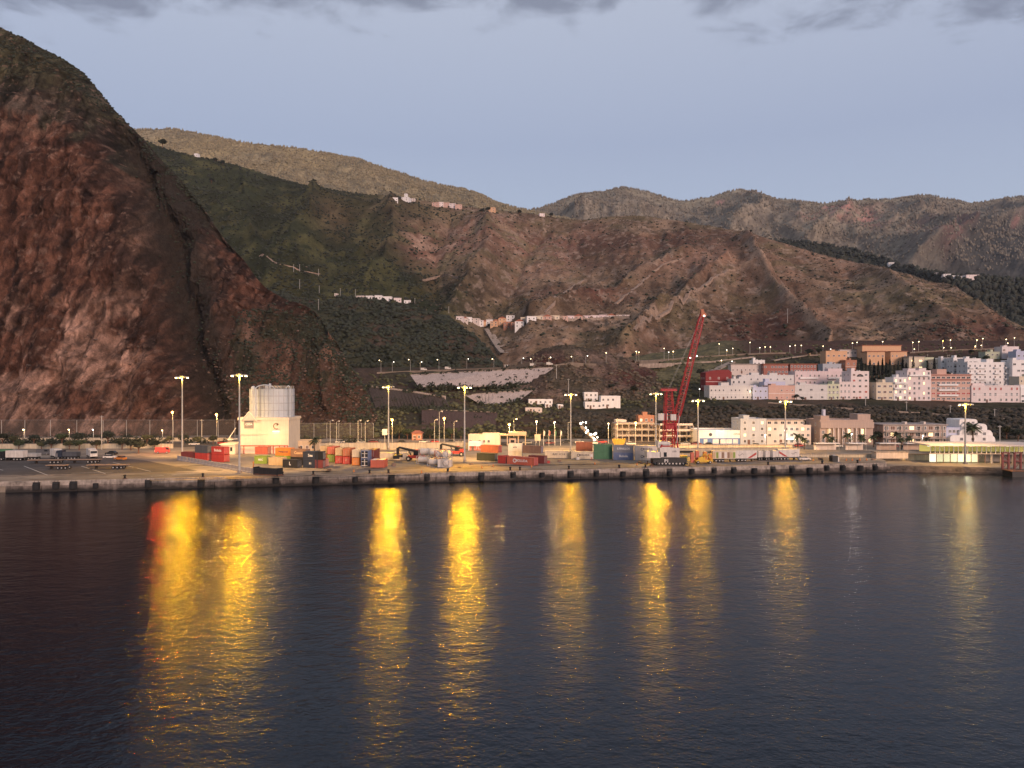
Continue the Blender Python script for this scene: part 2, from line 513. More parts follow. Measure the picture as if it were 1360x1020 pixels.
# --- main hillside: green shoulder on the left, dry brown hill on the right
crest = curve([(120, 172), (195, 187), (220, 198), (260, 208), (300, 216), (350, 232), (400, 246), (450, 256), (500, 260), (560, 266), (600, 272), (640, 277),
               (700, 283), (728, 286), (750, 292), (775, 292), (810, 287), (850, 285), (900, 293), (950, 302), (1000, 310), (1050, 325), (1100, 340), (1150, 352),
               (1200, 363), (1230, 374), (1270, 390), (1300, 404), (1330, 420), (1360, 436), (1420, 462), (1500, 480)])
cy = curve([(120, 1400), (500, 1550), (850, 1500), (1100, 1250), (1360, 950), (1500, 900)])
cols = {}
for p in range(120, 1501, 20):
    c, Yc = crest(p), cy(p)
    f, Yf = 512.0, 660.0
    g = lambda a, b: (f + (c - f) * a, Yf + (Yc - Yf) * b)
    cols[p] = [g(0, 0), g(.18, .14), g(.36, .30), g(.50, .42), g(.72, .65), g(.88, .84), g(1, 1), (c + 5, Yc + 130), (c + 45, Yc + 500)]
SPURS = [([(985, 330), (1000, 360), (1030, 400), (1060, 430), (1095, 465)], 15, 30), ([(905, 350), (840, 385), (760, 418), (700, 432)], 22, 30),
         ([(960, 360), (930, 385), (850, 440), (830, 470)], 16, 26), ([(640, 300), (650, 340), (620, 380), (600, 410)], 24, 30), ([(430, 262), (420, 300), (395, 350)], 26, 34),
         ([(330, 230), (325, 290), (350, 350)], 20, 24), ([(1150, 355), (1190, 400), (1250, 440)], 26, 22), ([(1240, 380), (1290, 430), (1340, 460)], 20, 14), ([(520, 270), (530, 330), (500, 380)], 24, 26)]
GULL = [([(600, 290), (580, 340), (575, 400)], 18, 28), ([(720, 300), (690, 360), (650, 420)], 20, 30), ([(880, 310), (870, 350), (800, 400)], 18, 24), ([(1010, 340), (1060, 390), (1110, 455)], 16, 26),
        ([(300, 225), (360, 330), (330, 380)], 18, 26), ([(1120, 350), (1150, 410), (1190, 450)], 18, 16)]


def d_main(X, Y, Z, PX, PY, V):
    e = (1 - .85 * sstep(5.3, 6, V))
    t = sstep(0, 1, V) * e
    s = np.zeros_like(X)
    wob = (fbm(PX / 30, PY / 30, 0, 4, 60) - .5) * 26
    for pts, wd, am in SPURS: s += am * np.exp(-np.abs(seg_dist(PX + wob, PY + wob * .5, pts)) / wd)
    for pts, wd, am in GULL: s -= .55 * am * np.exp(-np.abs(seg_dist(PX + wob, PY, pts)) / wd)
    g = ridged(X / 130 + .4 * fbm(X / 90, Y / 90, 0, 3, 71), Y / 420, 0, 5, 70) - .45
    r = ridged(X / 36, Y / 60, Z / 50, 4, 72) - .45
    k = fbm(X / 9, Y / 12, Z / 9, 3, 75) - .5
    dz = t * (s * .8 + g * 22 + r * 6.5) + k * 3.0 * (.35 + .65 * e)
    dy = -t * (s * .9 + r * 6)
    return 0 * X, dy, dz


def c_main(X, Y, Z, PX, PY, V):
    n = fbm(X / 120, Y / 160, 0, 5, 80); n2 = fbm(X / 22, Z / 16, Y / 60, 5, 82); n3 = fbm(X / 50, Z / 24, 4, 4, 84)
    brown = mixc(A3(.250, .180, .128), A3(.120, .085, .060), sstep(.42, .62, n2))
    brown = mixc(brown, A3(.215, .135, .100), sstep(.50, .64, n) * .6)
    brown = mixc(brown, A3(.185, .155, .095), sstep(.52, .64, n3) * .5)
    green = mixc(A3(.066, .068, .032), A3(.030, .036, .019), sstep(.42, .58, n2 * .6 + n * .4))
    lef = 1 - sstep(430, 640, PX + 90 * (n3 - .5) - .25 * (PY - 300))
    low = np.exp(-((PX - 540) / 130) ** 2) * sstep(330, 420, PY) * .6
    c = mixc(brown, green, np.clip(lef + low + .25 * sstep(.52, .64, n3), 0, 1))
    ex = np.exp(-(np.hypot((PX - 445) / 26, (PY - 300) / 24)) ** 2)
    c = mixc(c, A3(.13, .095, .06), ex * .7)
    # reddish crags below the rim
    cr_ = np.exp(-((PY - np.interp(PX, [540, 620, 700, 760], [330, 318, 318, 330])) / 24) ** 2) * sstep(520, 560, PX) * (1 - sstep(740, 800, PX))
    c = mixc(c, mixc(A3(.19, .105, .08), A3(.33, .23, .18), sstep(.54, .66, n2)), np.clip(cr_ * sstep(.36, .58, n2) * 1.3, 0, .92))
    rd = sstep(700, 780, PX) * (1 - sstep(960, 1010, PX)) * np.exp(-((PY - 322) / 26) ** 2)
    c = mixc(c, A3(.125, .066, .052), rd * .75 * sstep(.35, .55, n))
    cone = np.exp(-(np.hypot((PX - 770) / 75, (PY - 402) / 15)) ** 2) + 1.1 * np.exp(-(np.hypot((PX - 1010) / 60, (PY - 440) / 26)) ** 2) + np.exp(-(np.hypot((PX - 1290) / 75, (PY - 452) / 13)) ** 2)
    c = mixc(c, A3(.108, .050, .041), np.clip(cone, 0, .85))
    bare = np.exp(-(np.hypot((PX - 925) / 46, (PY - 368) / 20)) ** 2)
    c = mixc(c, A3(.30, .19, .145), bare * .8 * sstep(.35, .6, n2))
    tr = np.exp(-(seg_dist(PX + 8 * (n2 - .5), PY + 6 * (n3 - .5), [(985, 340), (1000, 362), (1030, 400), (1060, 430), (1095, 468)]) / 3.2) ** 2)
    tr = np.maximum(tr, .9 * np.exp(-(seg_dist(PX + 8 * (n2 - .5), PY + 6 * (n3 - .5), [(1000, 362), (960, 380), (900, 415), (840, 445)]) / 2.6) ** 2))
    tr = np.maximum(tr, .8 * np.exp(-(seg_dist(PX + 8 * (n2 - .5), PY + 6 * (n3 - .5), [(905, 348), (840, 385), (760, 408), (722, 418)]) / 2.4) ** 2))
    tr = np.maximum(tr, .8 * np.exp(-(seg_dist(PX + 9 * (n2 - .5), PY, [(1250, 385), (1290, 405), (1330, 425)]) / 4) ** 2))
    c = mixc(c, A3(.34, .25, .19), tr * .85)
    fl = ridged(X / 55 + .6 * n, Y / 210 + Z / 160, 0, 4, 88)                      # darker and paler bands running down the slope
    c = c * (.74 + .40 * sstep(.30, .62, fl))[..., None] * np.array([1.06, 1.0, .94])
    rk = sstep(.60, .68, fbm(X / 7, Z / 5, Y / 16, 4, 89)) * sstep(560, 640, PX)
    return mixc(c, A3(.32, .24, .19), rk * .6)


S_MAIN = sheet('hillside', cols, 640, 230, hillmat('dry_scrub_hill', .42, .12, .4, 3.0), d_main, c_main, 4, 3)

# --- low dark green hill in front of it
crest = curve([(300, 372), (340, 382), (400, 396), (430, 402), (470, 396), (520, 402), (560, 411), (600, 424), (630, 447), (650, 466), (668, 488), (690, 505)])
cols = {}
for p in range(300, 691, 13):
    c = crest(p); f, Yf, Yc = 512, 585, float(np.interp(p, [300, 600, 690], [860, 800, 640]))
    g = lambda a, b: (f + (c - f) * a, Yf + (Yc - Yf) * b)
    cols[p] = [g(0, 0), g(.3, .2), g(.65, .5), g(.9, .85), g(1, 1), (c + 6, Yc + 50), (c + 60, Yc + 120)]


def d_low(X, Y, Z, PX, PY, V):
    e = 1 - .8 * sstep(3.4, 4, V)
    return 0 * X, -(ridged(X / 40, Z / 60, 0, 4, 90) - .45) * 16 * e, (fbm(X / 14, Y / 14, 0, 5, 91) - .5) * 9 * (.3 + .7 * e)


def c_low(X, Y, Z, PX, PY, V):
    n = fbm(X / 30, Z / 25, 0, 5, 93); n2 = fbm(X / 10, Z / 10, 0, 4, 94)
    c = mixc(A3(.030, .034, .021), A3(.058, .056, .032), sstep(.45, .6, n2))
    return mixc(c, A3(.085, .058, .042), sstep(.54, .68, n) * .8)


S_LOW = sheet('green_hill', cols, 200, 110, hillmat('green_scrub', .5, .12, .5, 2.0), d_low, c_low, 3, 3)

# --- small bare mound by the road
crest = curve([(600, 522), (640, 508), (690, 480), (720, 464), (745, 457), (775, 461), (810, 470), (840, 478), (865, 490), (885, 504), (905, 522), (930, 536)])
cols = {}
for p in range(600, 931, 11):
    c = crest(p); f, Yf, Yc = 545, 470, 580
    g = lambda a, b: (f + (c - f) * a, Yf + (Yc - Yf) * b)
    cols[p] = [g(0, 0), g(.3, .25), g(.65, .6), g(1, 1), (c + 5, Yc + 30), (c + 60, Yc + 80)]


def d_mound(X, Y, Z, PX, PY, V):
    e = 1 - .8 * sstep(2.4, 3, V)
    return 0 * X, -(ridged(X / 30, Z / 30, 0, 4, 100) - .45) * 9 * e, (fbm(X / 8, Y / 8, 0, 5, 101) - .5) * 5 * (.3 + .7 * e)


def c_mound(X, Y, Z, PX, PY, V):
    n = fbm(X / 14, Z / 10, 0, 5, 103); n2 = fbm(X / 5, Z / 5, 0, 4, 104)
    c = mixc(A3(.185, .125, .095), A3(.095, .066, .050), sstep(.44, .6, n2))
    red = np.exp(-(np.hypot((PX - 845) / 34, (PY - 500) / 13)) ** 2) + np.exp(-(np.hypot((PX - 725) / 26, (PY - 480) / 9)) ** 2)
    c = mixc(c, A3(.078, .033, .027), np.clip(red * 1.2, 0, .9))
    return mixc(c, A3(.045, .046, .028), sstep(.5, .62, n) * .55)


S_MOUND = sheet('mound_hill', cols, 190, 90, hillmat('mound_soil', .5, .15, .6, 1.6), d_mound, c_mound, 3, 3, smooth=False)

# --- the slope the town and the roads stand on, from the flat harbour ground up to the hill road
base = [(597, 338), (586, 360), (570, 395), (551, 425), (536, 452), (531, 474), (512, 525), (496, 575), (481, 625), (467, 675), (455, 730), (452, 790), (470, 850)]
left = [(597, 338), (585, 366), (573, 392), (558, 425), (546, 452), (533, 482), (520, 512), (509, 540), (498, 566), (491, 590), (488, 620), (492, 680), (520, 740)]
mid = [(597, 338), (586, 362), (572, 395), (556, 430), (545, 455), (533, 485), (517, 525), (503, 560), (490, 600), (478, 645), (472, 690), (476, 760), (500, 820)]
cols = {}
for p in range(400, 1601, 20):
    if p < 760: a, b, t = left, left, 0
    elif p < 850: a, b, t = left, mid, (p - 760) / 90
    elif p < 960: a, b, t = mid, base, (p - 850) / 110
    else: a, b, t = base, base, 0
    k = [(q[0] * (1 - t) + r[0] * t, q[1] * (1 - t) + r[1] * t) for q, r in zip(a, b)]
    if p > 1150:                                                       # bluff a little lower towards the right
        s = min(1, (p - 1150) / 150)
        k = [(q[0] + s * 3.5 * (1 if 3 <= i <= 6 else 0), q[1]) for i, q in enumerate(k)]
    cols[p] = k


def d_town(X, Y, Z, PX, PY, V):
    bl = np.exp(-((V - 2.7) / 1.1) ** 2)
    gr = sstep(6, 8, V) * (1 - sstep(940, 1000, PX))
    a = .25 + .9 * bl + .5 * gr
    return 0 * X, -(ridged(X / 16, Z / 14, 0, 4, 110) - .45) * 4.2 * bl, (fbm(X / 9, Y / 9, 0, 5, 111) - .5) * 3.2 * a * sstep(0.6, 1.6, V)


def c_town(X, Y, Z, PX, PY, V):
    n = fbm(X / 22, Z / 9, 0, 5, 113); n2 = fbm(X / 6, Y / 6, Z / 6, 4, 114)
    veg = mixc(A3(.034, .034, .021), A3(.062, .055, .034), sstep(.44, .6, n2))
    c = mixc(veg, A3(.095, .062, .046), sstep(.5, .66, n) * .8)
    gr = (1 - sstep(960, 1010, PX)) * sstep(820, 860, PX) * sstep(6, 7, V)
    c = mixc(c, mixc(A3(.150, .130, .070), A3(.088, .080, .046), sstep(.45, .58, n2)), gr)
    lf = (1 - sstep(700, 740, PX)) * sstep(1.5, 2.5, V)
    c = mixc(c, mixc(A3(.080, .052, .040), A3(.050, .046, .030), sstep(.46, .56, n)), lf * .8)
    up = sstep(8.2, 9, V) * sstep(960, 1000, PX)
    return mixc(c, A3(.085, .042, .034), up * .7)


S_TOWN = sheet('town_slope', cols, 480, 150, hillmat('town_soil', .45, .2, .9, 1.0), d_town, c_town, 3, 2)

# --- far mountains
crest = curve([(60, 176), (120, 172), (195, 171), (230, 170), (270, 178), (330, 190), (380, 195), (430, 202), (480, 212), (510, 222), (540, 232), (570, 242),
               (610, 250), (640, 258), (660, 269), (690, 277), (720, 283), (760, 292), (800, 300)])
cols = {}
for p in range(60, 801, 15):
    c = crest(p); Yc = float(np.interp(p, [60, 400, 800], [2700, 2900, 3000])); f, Yf = 345, 1900
    g = lambda a, b: (f + (c - f) * a, Yf + (Yc - Yf) * b)
    cols[p] = [g(0, 0), g(.4, .35), g(.75, .7), g(1, 1), (c + 3, Yc + 200), (c + 30, Yc + 700)]


def d_far(sd, a1=80, a2=20, a3=6):
    def d(X, Y, Z, PX, PY, V):
        e = 1 - .9 * sstep(2.2, 3, V)
        g = ridged(X / 330 + .3 * fbm(X / 200, Y / 200, 0, 3, sd + 9), Y / 800, 0, 4, sd) - .45
        r = ridged(X / 90, Y / 150, 0, 4, sd + 3) - .45
        k = fbm(X / 18, Y / 26, 0, 3, sd + 5) - .5
        return 0 * X, -e * (g * a1 + r * a2), e * (g * a1 * .6 + r * a2) + k * a3 * (.5 + .5 * e)
    return d


def c_far1(X, Y, Z, PX, PY, V):
    n = fbm(X / 150, Z / 60, 0, 5, 123); n2 = fbm(X / 30, Z / 20, Y / 90, 4, 124)
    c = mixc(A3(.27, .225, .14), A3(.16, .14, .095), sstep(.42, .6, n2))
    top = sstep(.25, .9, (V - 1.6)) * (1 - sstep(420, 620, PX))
    return mixc(c, A3(.36, .28, .14), top * .55 * sstep(.35, .55, n))  # sunlight on the upper slope, painted into the ground colour


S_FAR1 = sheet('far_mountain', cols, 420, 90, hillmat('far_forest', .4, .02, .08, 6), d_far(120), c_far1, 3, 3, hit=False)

crest = curve([(600, 292), (640, 285), (690, 281), (715, 277), (735, 270), (750, 264), (770, 257), (800, 255), (825, 250), (850, 252), (880, 262), (905, 268), (925, 264),
               (945, 261), (965, 256), (982, 253), (1000, 256), (1030, 265), (1060, 267), (1095, 271), (1120, 267), (1150, 266), (1180, 266), (1200, 263), (1225, 260), (1255, 263),
               (1290, 270), (1305, 269), (1325, 264), (1360, 262), (1420, 260), (1520, 270)])
cols = {}
for p in range(600, 1521, 15):
    c = crest(p); Yc = 3900.; f, Yf = 400, 2300
    g = lambda a, b: (f + (c - f) * a, Yf + (Yc - Yf) * b)
    cols[p] = [g(0, 0), g(.4, .33), g(.75, .7), g(1, 1), (c + 2, Yc + 250), (c + 25, Yc + 900)]
FSP = [([(1380, 292), (1300, 310), (1240, 330), (1190, 352)], 22, 170), ([(1120, 268), (1100, 300), (1060, 325)], 24, 130), ([(985, 255), (1000, 285), (960, 310)], 24, 130), ([(825, 250), (800, 275), (760, 290)], 20, 120),
       ([(1225, 262), (1215, 290), (1160, 310)], 24, 110), ([(1050, 268), (1045, 300)], 20, 100)]


def d_far2(X, Y, Z, PX, PY, V):
    dx, dy, dz = d_far(140, 100, 24, 6)(X, Y, Z, PX, PY, V)
    s = 0
    for pts, wd, am in FSP: s = s + am * np.exp(-seg_dist(PX, PY, pts) / wd)
    e = 1 - .92 * sstep(2.1, 3, V)
    return dx, dy - s * e * 1.2, dz + s * e * .35


def c_far2(X, Y, Z, PX, PY, V):
    n = fbm(X / 180, Z / 80, 0, 5, 143); n2 = fbm(X / 34, Z / 24, Y / 90, 4, 144)
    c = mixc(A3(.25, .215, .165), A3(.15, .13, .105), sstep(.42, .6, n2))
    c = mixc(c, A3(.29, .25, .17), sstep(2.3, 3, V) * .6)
    red = 0
    for x, y, a, b in ((1000, 266, 14, 5), (1093, 300, 15, 8), (1060, 308, 12, 6), (1140, 305, 18, 9), (1215, 330, 22, 14), (1195, 326, 10, 7), (1322, 316, 6, 5), (956, 270, 5, 3), (785, 272, 8, 4), (1240, 338, 14, 12)):
        red = red + np.exp(-(np.hypot((PX - x) / a, (PY - y) / b)) ** 2)
    c = mixc(c, A3(.46, .24, .20), np.clip(red * sstep(.36, .56, n2) * 1.4, 0, .85))
    dk = sstep(1130, 1300, PX) * sstep(285, 340, PY + 40 * (n - .5))  # dark forest, with its bluish shade painted into the colour
    return mixc(c, A3(.036, .040, .040), np.clip(dk, 0, .85))


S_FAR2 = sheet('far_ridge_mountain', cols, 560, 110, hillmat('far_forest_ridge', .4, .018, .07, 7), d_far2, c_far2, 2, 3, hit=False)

# dark wooded ridge between the brown hill and the far mountains
crest = curve([(960, 322), (1010, 318), (1060, 320), (1110, 326), (1160, 338), (1195, 352), (1230, 360), (1262, 366), (1300, 368), (1340, 372), (1400, 378), (1520, 390)])
cols = {}
for p in range(960, 1521, 14):
    c = crest(p); Yc, f, Yf = float(np.interp(p, [960, 1150, 1250, 1520], [2200, 1900, 1400, 1300])), 480, float(np.interp(p, [960, 1520], [1500, 980]))
    g = lambda a, b: (f + (c - f) * a, Yf + (Yc - Yf) * b)
    cols[p] = [g(0, 0), g(.4, .33), g(.75, .68), g(1, 1), (c + 4, Yc + 120), (c + 40, Yc + 500)]


def c_wood(X, Y, Z, PX, PY, V):
    n2 = fbm(X / 20, Z / 16, Y / 60, 4, 164)
    return mixc(A3(.030, .033, .022), A3(.048, .046, .030), sstep(.45, .6, n2))


S_WOOD = sheet('wooded_ridge', cols, 300, 80, hillmat('dark_wood', .45, .04, .15, 4), d_far(160, 30, 14, 7), c_wood, 3, 3)

# --- harbour ground, quay and sea
QA, QB = 234.5, .185                      # quay edge: Y = QA + QB * X
qy = lambda x: QA + QB * x
m_conc = mat('quay_concrete', (.30, .245, .20), .9, var=.35, scale=.35, streak=.6, bump=.4)
m_apron = mat('apron_concrete', (.235, .195, .155), .85, var=.34, scale=.09, bump=.2)
m_asph = mat('worn_asphalt', (.075, .062, .055), .9, var=.25, scale=.12)
m_line = mat('white_road_paint', (.6, .56, .5), .8, var=.3, scale=2)


def flat(name, pts, z, m, thick=None, kind='structure'):
    b = MB()
    if thick: b.slab([(p[0], p[1]) for p in pts], z - thick, z)
    else: b.add([(p[0], p[1], z) for p in pts], [tuple(range(len(pts)))])
    o = b.obj(name, m)
    return tag(o, kind=kind)


XE = 128.0
nrm = Vector((-QB, 1)).normalized()
m_rock = mat('shore_rock', (.085, .062, .050), .9, var=.5, scale=.5, bump=1.0)
flat('yard_pavement', [(-900, qy(-900)), (XE, qy(XE)), (XE + 4, 266), (XE + 8, 292), (900, 292), (900, 900), (-900, 900)], 3.0, m_apron, 9)
flat('lower_apron', [(XE - .5, 258.6), (134, 258.2), (150, 256), (165, 251), (176, 248), (236, 241), (900, 190), (900, 292.5), (XE + 7, 292.5), (XE + 3.5, 268)], 2.0, m_apron, 8)

# sea: one sheet, the ripples are bump at three wavelengths
m_sea, nt, b = nodes_of('sea')
N, L = nt.nodes, nt.links
b.inputs['Base Color'].default_value = (.003, .007, .014, 1)
b.inputs['IOR'].default_value = 1.33
tc = N.new('ShaderNodeTexCoord')
mpw = N.new('ShaderNodeMapping'); mpw.inputs['Scale'].default_value = (.006, .016, 1); L.new(tc.outputs['Object'], mpw.inputs['Vector'])      # wind lanes: rougher and smoother water
nw = N.new('ShaderNodeTexNoise'); nw.inputs['Scale'].default_value = 1.0; nw.inputs['Detail'].default_value = 4; L.new(mpw.outputs['Vector'], nw.inputs['Vector'])
rw = N.new('ShaderNodeMapRange'); rw.inputs['From Min'].default_value = .35; rw.inputs['From Max'].default_value = .65
rw.inputs['To Min'].default_value = SEA_ROUGH * .75; rw.inputs['To Max'].default_value = SEA_ROUGH * 1.35
L.new(nw.outputs['Fac'], rw.inputs['Value']); L.new(rw.outputs['Result'], b.inputs['Roughness'])
prev = None
for sc_, dist, rot, str_, det in SEA_WAVES:
    mp = N.new('ShaderNodeMapping'); mp.inputs['Scale'].default_value = str_; mp.inputs['Rotation'].default_value = (0, 0, R(rot))
    L.new(tc.outputs['Object'], mp.inputs['Vector'])
    n = N.new('ShaderNodeTexNoise'); n.inputs['Scale'].default_value = sc_; n.inputs['Detail'].default_value = det; n.inputs['Roughness'].default_value = .5
    L.new(mp.outputs['Vector'], n.inputs['Vector'])
    bp = N.new('ShaderNodeBump'); bp.inputs['Strength'].default_value = 1.0; bp.inputs['Distance'].default_value = dist
    L.new(n.outputs['Fac'], bp.inputs['Height'])
    if prev: L.new(prev.outputs['Normal'], bp.inputs['Normal'])
    prev = bp
L.new(prev.outputs['Normal'], b.inputs['Normal'])
bb = MB(); bb.add([(-3000, -700, 0), (3000, -700, 0), (3000, 330, 0), (-3000, 330, 0)], [(0, 1, 2, 3)])
tag(bb.obj('sea_water', m_sea), kind='structure')
# ------------------------------------------------------------------ shared materials
PAL = dict(red=(.42, .045, .035), maroon=(.17, .035, .032), orange=(.60, .20, .035), rust=(.42, .13, .055), coral=(.50, .12, .07), green=(.060, .17, .085), lime=(.22, .30, .05),
           dark=(.020, .019, .020), navy=(.020, .027, .046), grey=(.20, .21, .24), blue=(.14, .18, .30), white=(.62, .57, .52), cream=(.60, .50, .36), tan=(.50, .36, .20), brown=(.24, .14, .09),
           olive=(.075, .072, .035), black=(.010, .010, .011), yellow=(.70, .42, .03), steel=(.38, .37, .36), purple=(.14, .11, .19), slate=(.075, .078, .088))
MT = {}


def pm(k, rough=.55, var=.18, **kw):
    if k not in MT: MT[k] = mat('paint_' + k, PAL[k], rough, var=var, scale=.5, streak=.5, **kw)
    return MT[k]


m_galv = mat('galvanised_steel', (.45, .43, .40), .5, .3, var=.12)
m_tyre = mat('black_rubber', (.016, .016, .017), .9)
m_glass = mat('dark_glass', (.02, .025, .03), .12, var=.1)
m_letter = mat('white_lettering', (.75, .72, .68), .7, var=.05)
m_letter_d = mat('dark_lettering', (.05, .05, .07), .7, var=.05)
m_letter_o = mat('pale_lettering', (.70, .45, .25), .7, var=.1)
m_sod = glow('sodium_lamp', (1.0, .78, .42), 7)
m_wlamp = glow('white_lamp', (1.0, .93, .80), 5)
m_warm = glow('warm_lamp', (1.0, .72, .40), 9)
m_orange_glow = glow('orange_lamp', (1.0, .42, .08), 14)
m_red_glow = glow('red_lamp', (1.0, .06, .03), 10)
m_strip = glow('office_light', (1.0, .95, .78), 2.2)
m_rust = mat('rusty_steel', (.16, .075, .045), .8, var=.3)


def lamp_light(loc, power, col=(1, .62, .22), size=.4, spot=None, aim=None, blend=.5):
    d = bpy.data.lights.new('lamp_light', 'SPOT' if spot else 'POINT')
    d.energy = power; d.color = col; d.shadow_soft_size = size
    o = bpy.data.objects.new('lamp_light', d); COL.objects.link(o); o.location = loc
    if spot:
        d.spot_size = R(spot); d.spot_blend = blend
        v = Vector(aim) - Vector(loc); o.rotation_euler = v.to_track_quat('-Z', 'Y').to_euler()
    return o


# ------------------------------------------------------------------ quay wall fittings
QANG = math.atan(QB)
qdir = Vector((math.cos(QANG), math.sin(QANG), 0)); qout = Vector((math.sin(QANG), -math.cos(QANG), 0))


def qpoint(px):                            # the point of the quay edge seen at this column
    t = (px - HX) / F
    Y = QA / (1 - QB * t)
    return Vector((t * Y, Y, 3.0))


cap = MB()
p0, p1 = Vector((-700, qy(-700), 3)), Vector((XE, qy(XE), 3))
cl = (p1 - p0).length
mid_ = (p0 + p1) / 2
cap.box(mid_ + qout * .18 + Vector((0, 0, -.62)), (cl, .9, 1.25), rz=QANG)
tag(cap.obj('quay_kerb', mat('quay_coping', (.34, .29, .25), .9, var=.5, scale=.5, streak=.25, bump=.3)), kind='structure')
m_stain = mat('stained_quay_concrete', (.21, .17, .15), .9, var=.5, scale=.5, streak=.35, bump=.4)
_nt = m_stain.node_tree; _b = _nt.nodes['Principled BSDF']; _src = _b.inputs['Base Color'].links[0].from_socket      # weed and wet on the tidal band
_g = _nt.nodes.new('ShaderNodeNewGeometry'); _s = _nt.nodes.new('ShaderNodeSeparateXYZ'); _r = _nt.nodes.new('ShaderNodeMapRange'); _m = _nt.nodes.new('ShaderNodeMix'); _m.data_type = 'RGBA'
_nz = _nt.nodes.new('ShaderNodeTexNoise'); _nz.inputs['Scale'].default_value = .35; _nz.inputs['Detail'].default_value = 6; _a = _nt.nodes.new('ShaderNodeMath'); _a.operation = 'MULTIPLY_ADD'; _a.inputs[1].default_value = -3.2
_nt.links.new(_g.outputs['Position'], _s.inputs[0]); _nt.links.new(_g.outputs['Position'], _nz.inputs['Vector']); _nt.links.new(_nz.outputs['Fac'], _a.inputs[0]); _nt.links.new(_s.outputs['Z'], _a.inputs[2])
_r.inputs['From Min'].default_value = -1.1; _r.inputs['From Max'].default_value = .3; _nt.links.new(_a.outputs[0], _r.inputs['Value']); _nt.links.new(_r.outputs[0], _m.inputs[0])
_m.inputs[6].default_value = (.022, .019, .017, 1); _nt.links.new(_src, _m.inputs[7]); _nt.links.new(_m.outputs[2], _b.inputs['Base Color'])
wallb = MB()
x = -140.0
i = 0
while x < XE - 3:                          # face slabs with a joint every 9 m, each a shade proud of the next
    c = Vector((x + 4.4, qy(x + 4.4), 0)) + qout * (.30 + .05 * (i % 2)) + Vector((0, 0, .55))
    wallb.box(c, (9.0, .8, 2.4), rz=QANG); x += 8.98; i += 1
tag(wallb.obj('quay_wall', m_stain), kind='structure')
railb = MB()
for off in (2.2, 12.5):
    railb.box(mid_ - qout * off + Vector((0, 0, .012)), (cl, .22, .03), rz=QANG)
tag(railb.obj('crane_rail_tracks', m_rust), kind='structure')

fend = [50, 76, 99, 129, 198, 268, 318, 367, 420, 472, 520, 567, 600, 639, 681, 719, 757, 791, 826, 857, 888, 917, 947, 973, 1000, 1025, 1050, 1073, 1096, 1117, 1140, 1160]
fm = None
for i, px in enumerate(fend):
    p = qpoint(px)
    t = thing('quay_fender', f'black rubber fender on the quay face, {ORD[i]} from the left end', 'fender', p + qout * 1.2 + Vector((0, 0, -1.55)), QANG, 'rubber fenders along the quay')
    if not fm:
        b = MB(); b.cyl((0, 0, -.75), (0, 0, .75), .85, .85, 12); b.cyl((0, 0, -.8), (0, 0, .8), .4, .4, 8)
        r = b.obj('rubber_ring', m_tyre, t)
        b = MB(); b.tube([(-.5, .5, 1.6), (-.5, -.1, .7)], .05, 5); b.tube([(.5, .5, 1.6), (.5, -.1, .7)], .05, 5); b.box((0, .45, .2), (1.9, .18, 2.1))
        c = b.obj('chain_plate', pm('black'), t)
        fm = (r.data, c.data)
    else:
        q_ = .82 + .3 * ((i * 37) % 11) / 10; link('rubber_ring', fm[0], t, (0, 0, .25 - .5 * ((i * 29) % 7) / 6), 0, (q_, q_, q_)); (i * 5) % 3 and link('chain_plate', fm[1], t, (0, 0, 0), 0, (.6 + .4 * q_, 1, .7 + .3 * q_))
bm_ = None
for i, px in enumerate([165, 269, 375, 416, 491, 516, 595, 678, 691, 756, 823, 858, 1021, 1093, 1140]):
    p = qpoint(px) - qout * .45
    t = thing('mooring_bollard', f'black iron mooring bollard on the quay edge, {ORD[i]} from the left', 'bollard', p, QANG, 'mooring bollards on the quay edge')
    if not bm_:
        b = MB(); b.cyl((0, 0, 0), (0, 0, .75), .34, .26, 10); b.sph((0, 0, .95), .42, 0, 10, 6, .6)
        a = b.obj('bollard_post', m_tyre, t)
        b = MB(); b.cyl((0, 0, 0.004), (0, 0, .1), .62, .6, 10)
        c = b.obj('base_plate', m_rust, t)
        bm_ = (a.data, c.data)
    else:
        link('bollard_post', bm_[0], t, (0, 0, 0)); link('base_plate', bm_[1], t, (0, 0, 0))

# rocky revetment beyond the quay end
Vs, Fs = [], []
nx_, nv_ = 90, 16
top = [(XE - .4, 258.8), (134, 258.6), (150, 256.6), (165, 251.6), (176, 248.6), (236, 241.6), (600, 215)]
bot = [(XE, 257.4), (134, 255.4), (150, 252.6), (164, 247), (176, 243.6), (236, 236), (600, 205)]
sl = np.linspace(0, 1, nx_) ** 1.6 * (len(top) - 1)
T = np.stack([np.interp(sl, range(len(top)), [q[k] for q in top]) for k in (0, 1)], -1)
B = np.stack([np.interp(sl, range(len(bot)), [q[k] for q in bot]) for k in (0, 1)], -1)
V = np.zeros((nv_, nx_, 3))
for j in range(nv_):
    a = j / (nv_ - 1)
    V[j, :, :2] = T * (1 - a) + B * a
    V[j, :, 2] = 2.02 - 2.7 * a ** 1.15
bm2 = ridged(V[..., 0] / 2.2, V[..., 1] / 2.2, V[..., 2] / 2.2, 3, 200) - .4
V[1:, :, 2] += (bm2 * .9)[1:] * np.minimum(1, np.linspace(0, 3, nv_))[1:, None]
V[1:, :, 1] -= (bm2 * .7)[1:] * np.minimum(1, np.linspace(0, 3, nv_))[1:, None]
idx = np.arange(nv_ * nx_).reshape(nv_, nx_)
Fa = np.stack([idx[:-1, :-1], idx[1:, :-1], idx[1:, 1:], idx[:-1, 1:]], -1).reshape(-1, 4)
tag(mesh_np('rock_shore', V.reshape(-1, 3), Fa, m_rock), kind='structure')

# yard surfaces
Z1 = 3.006


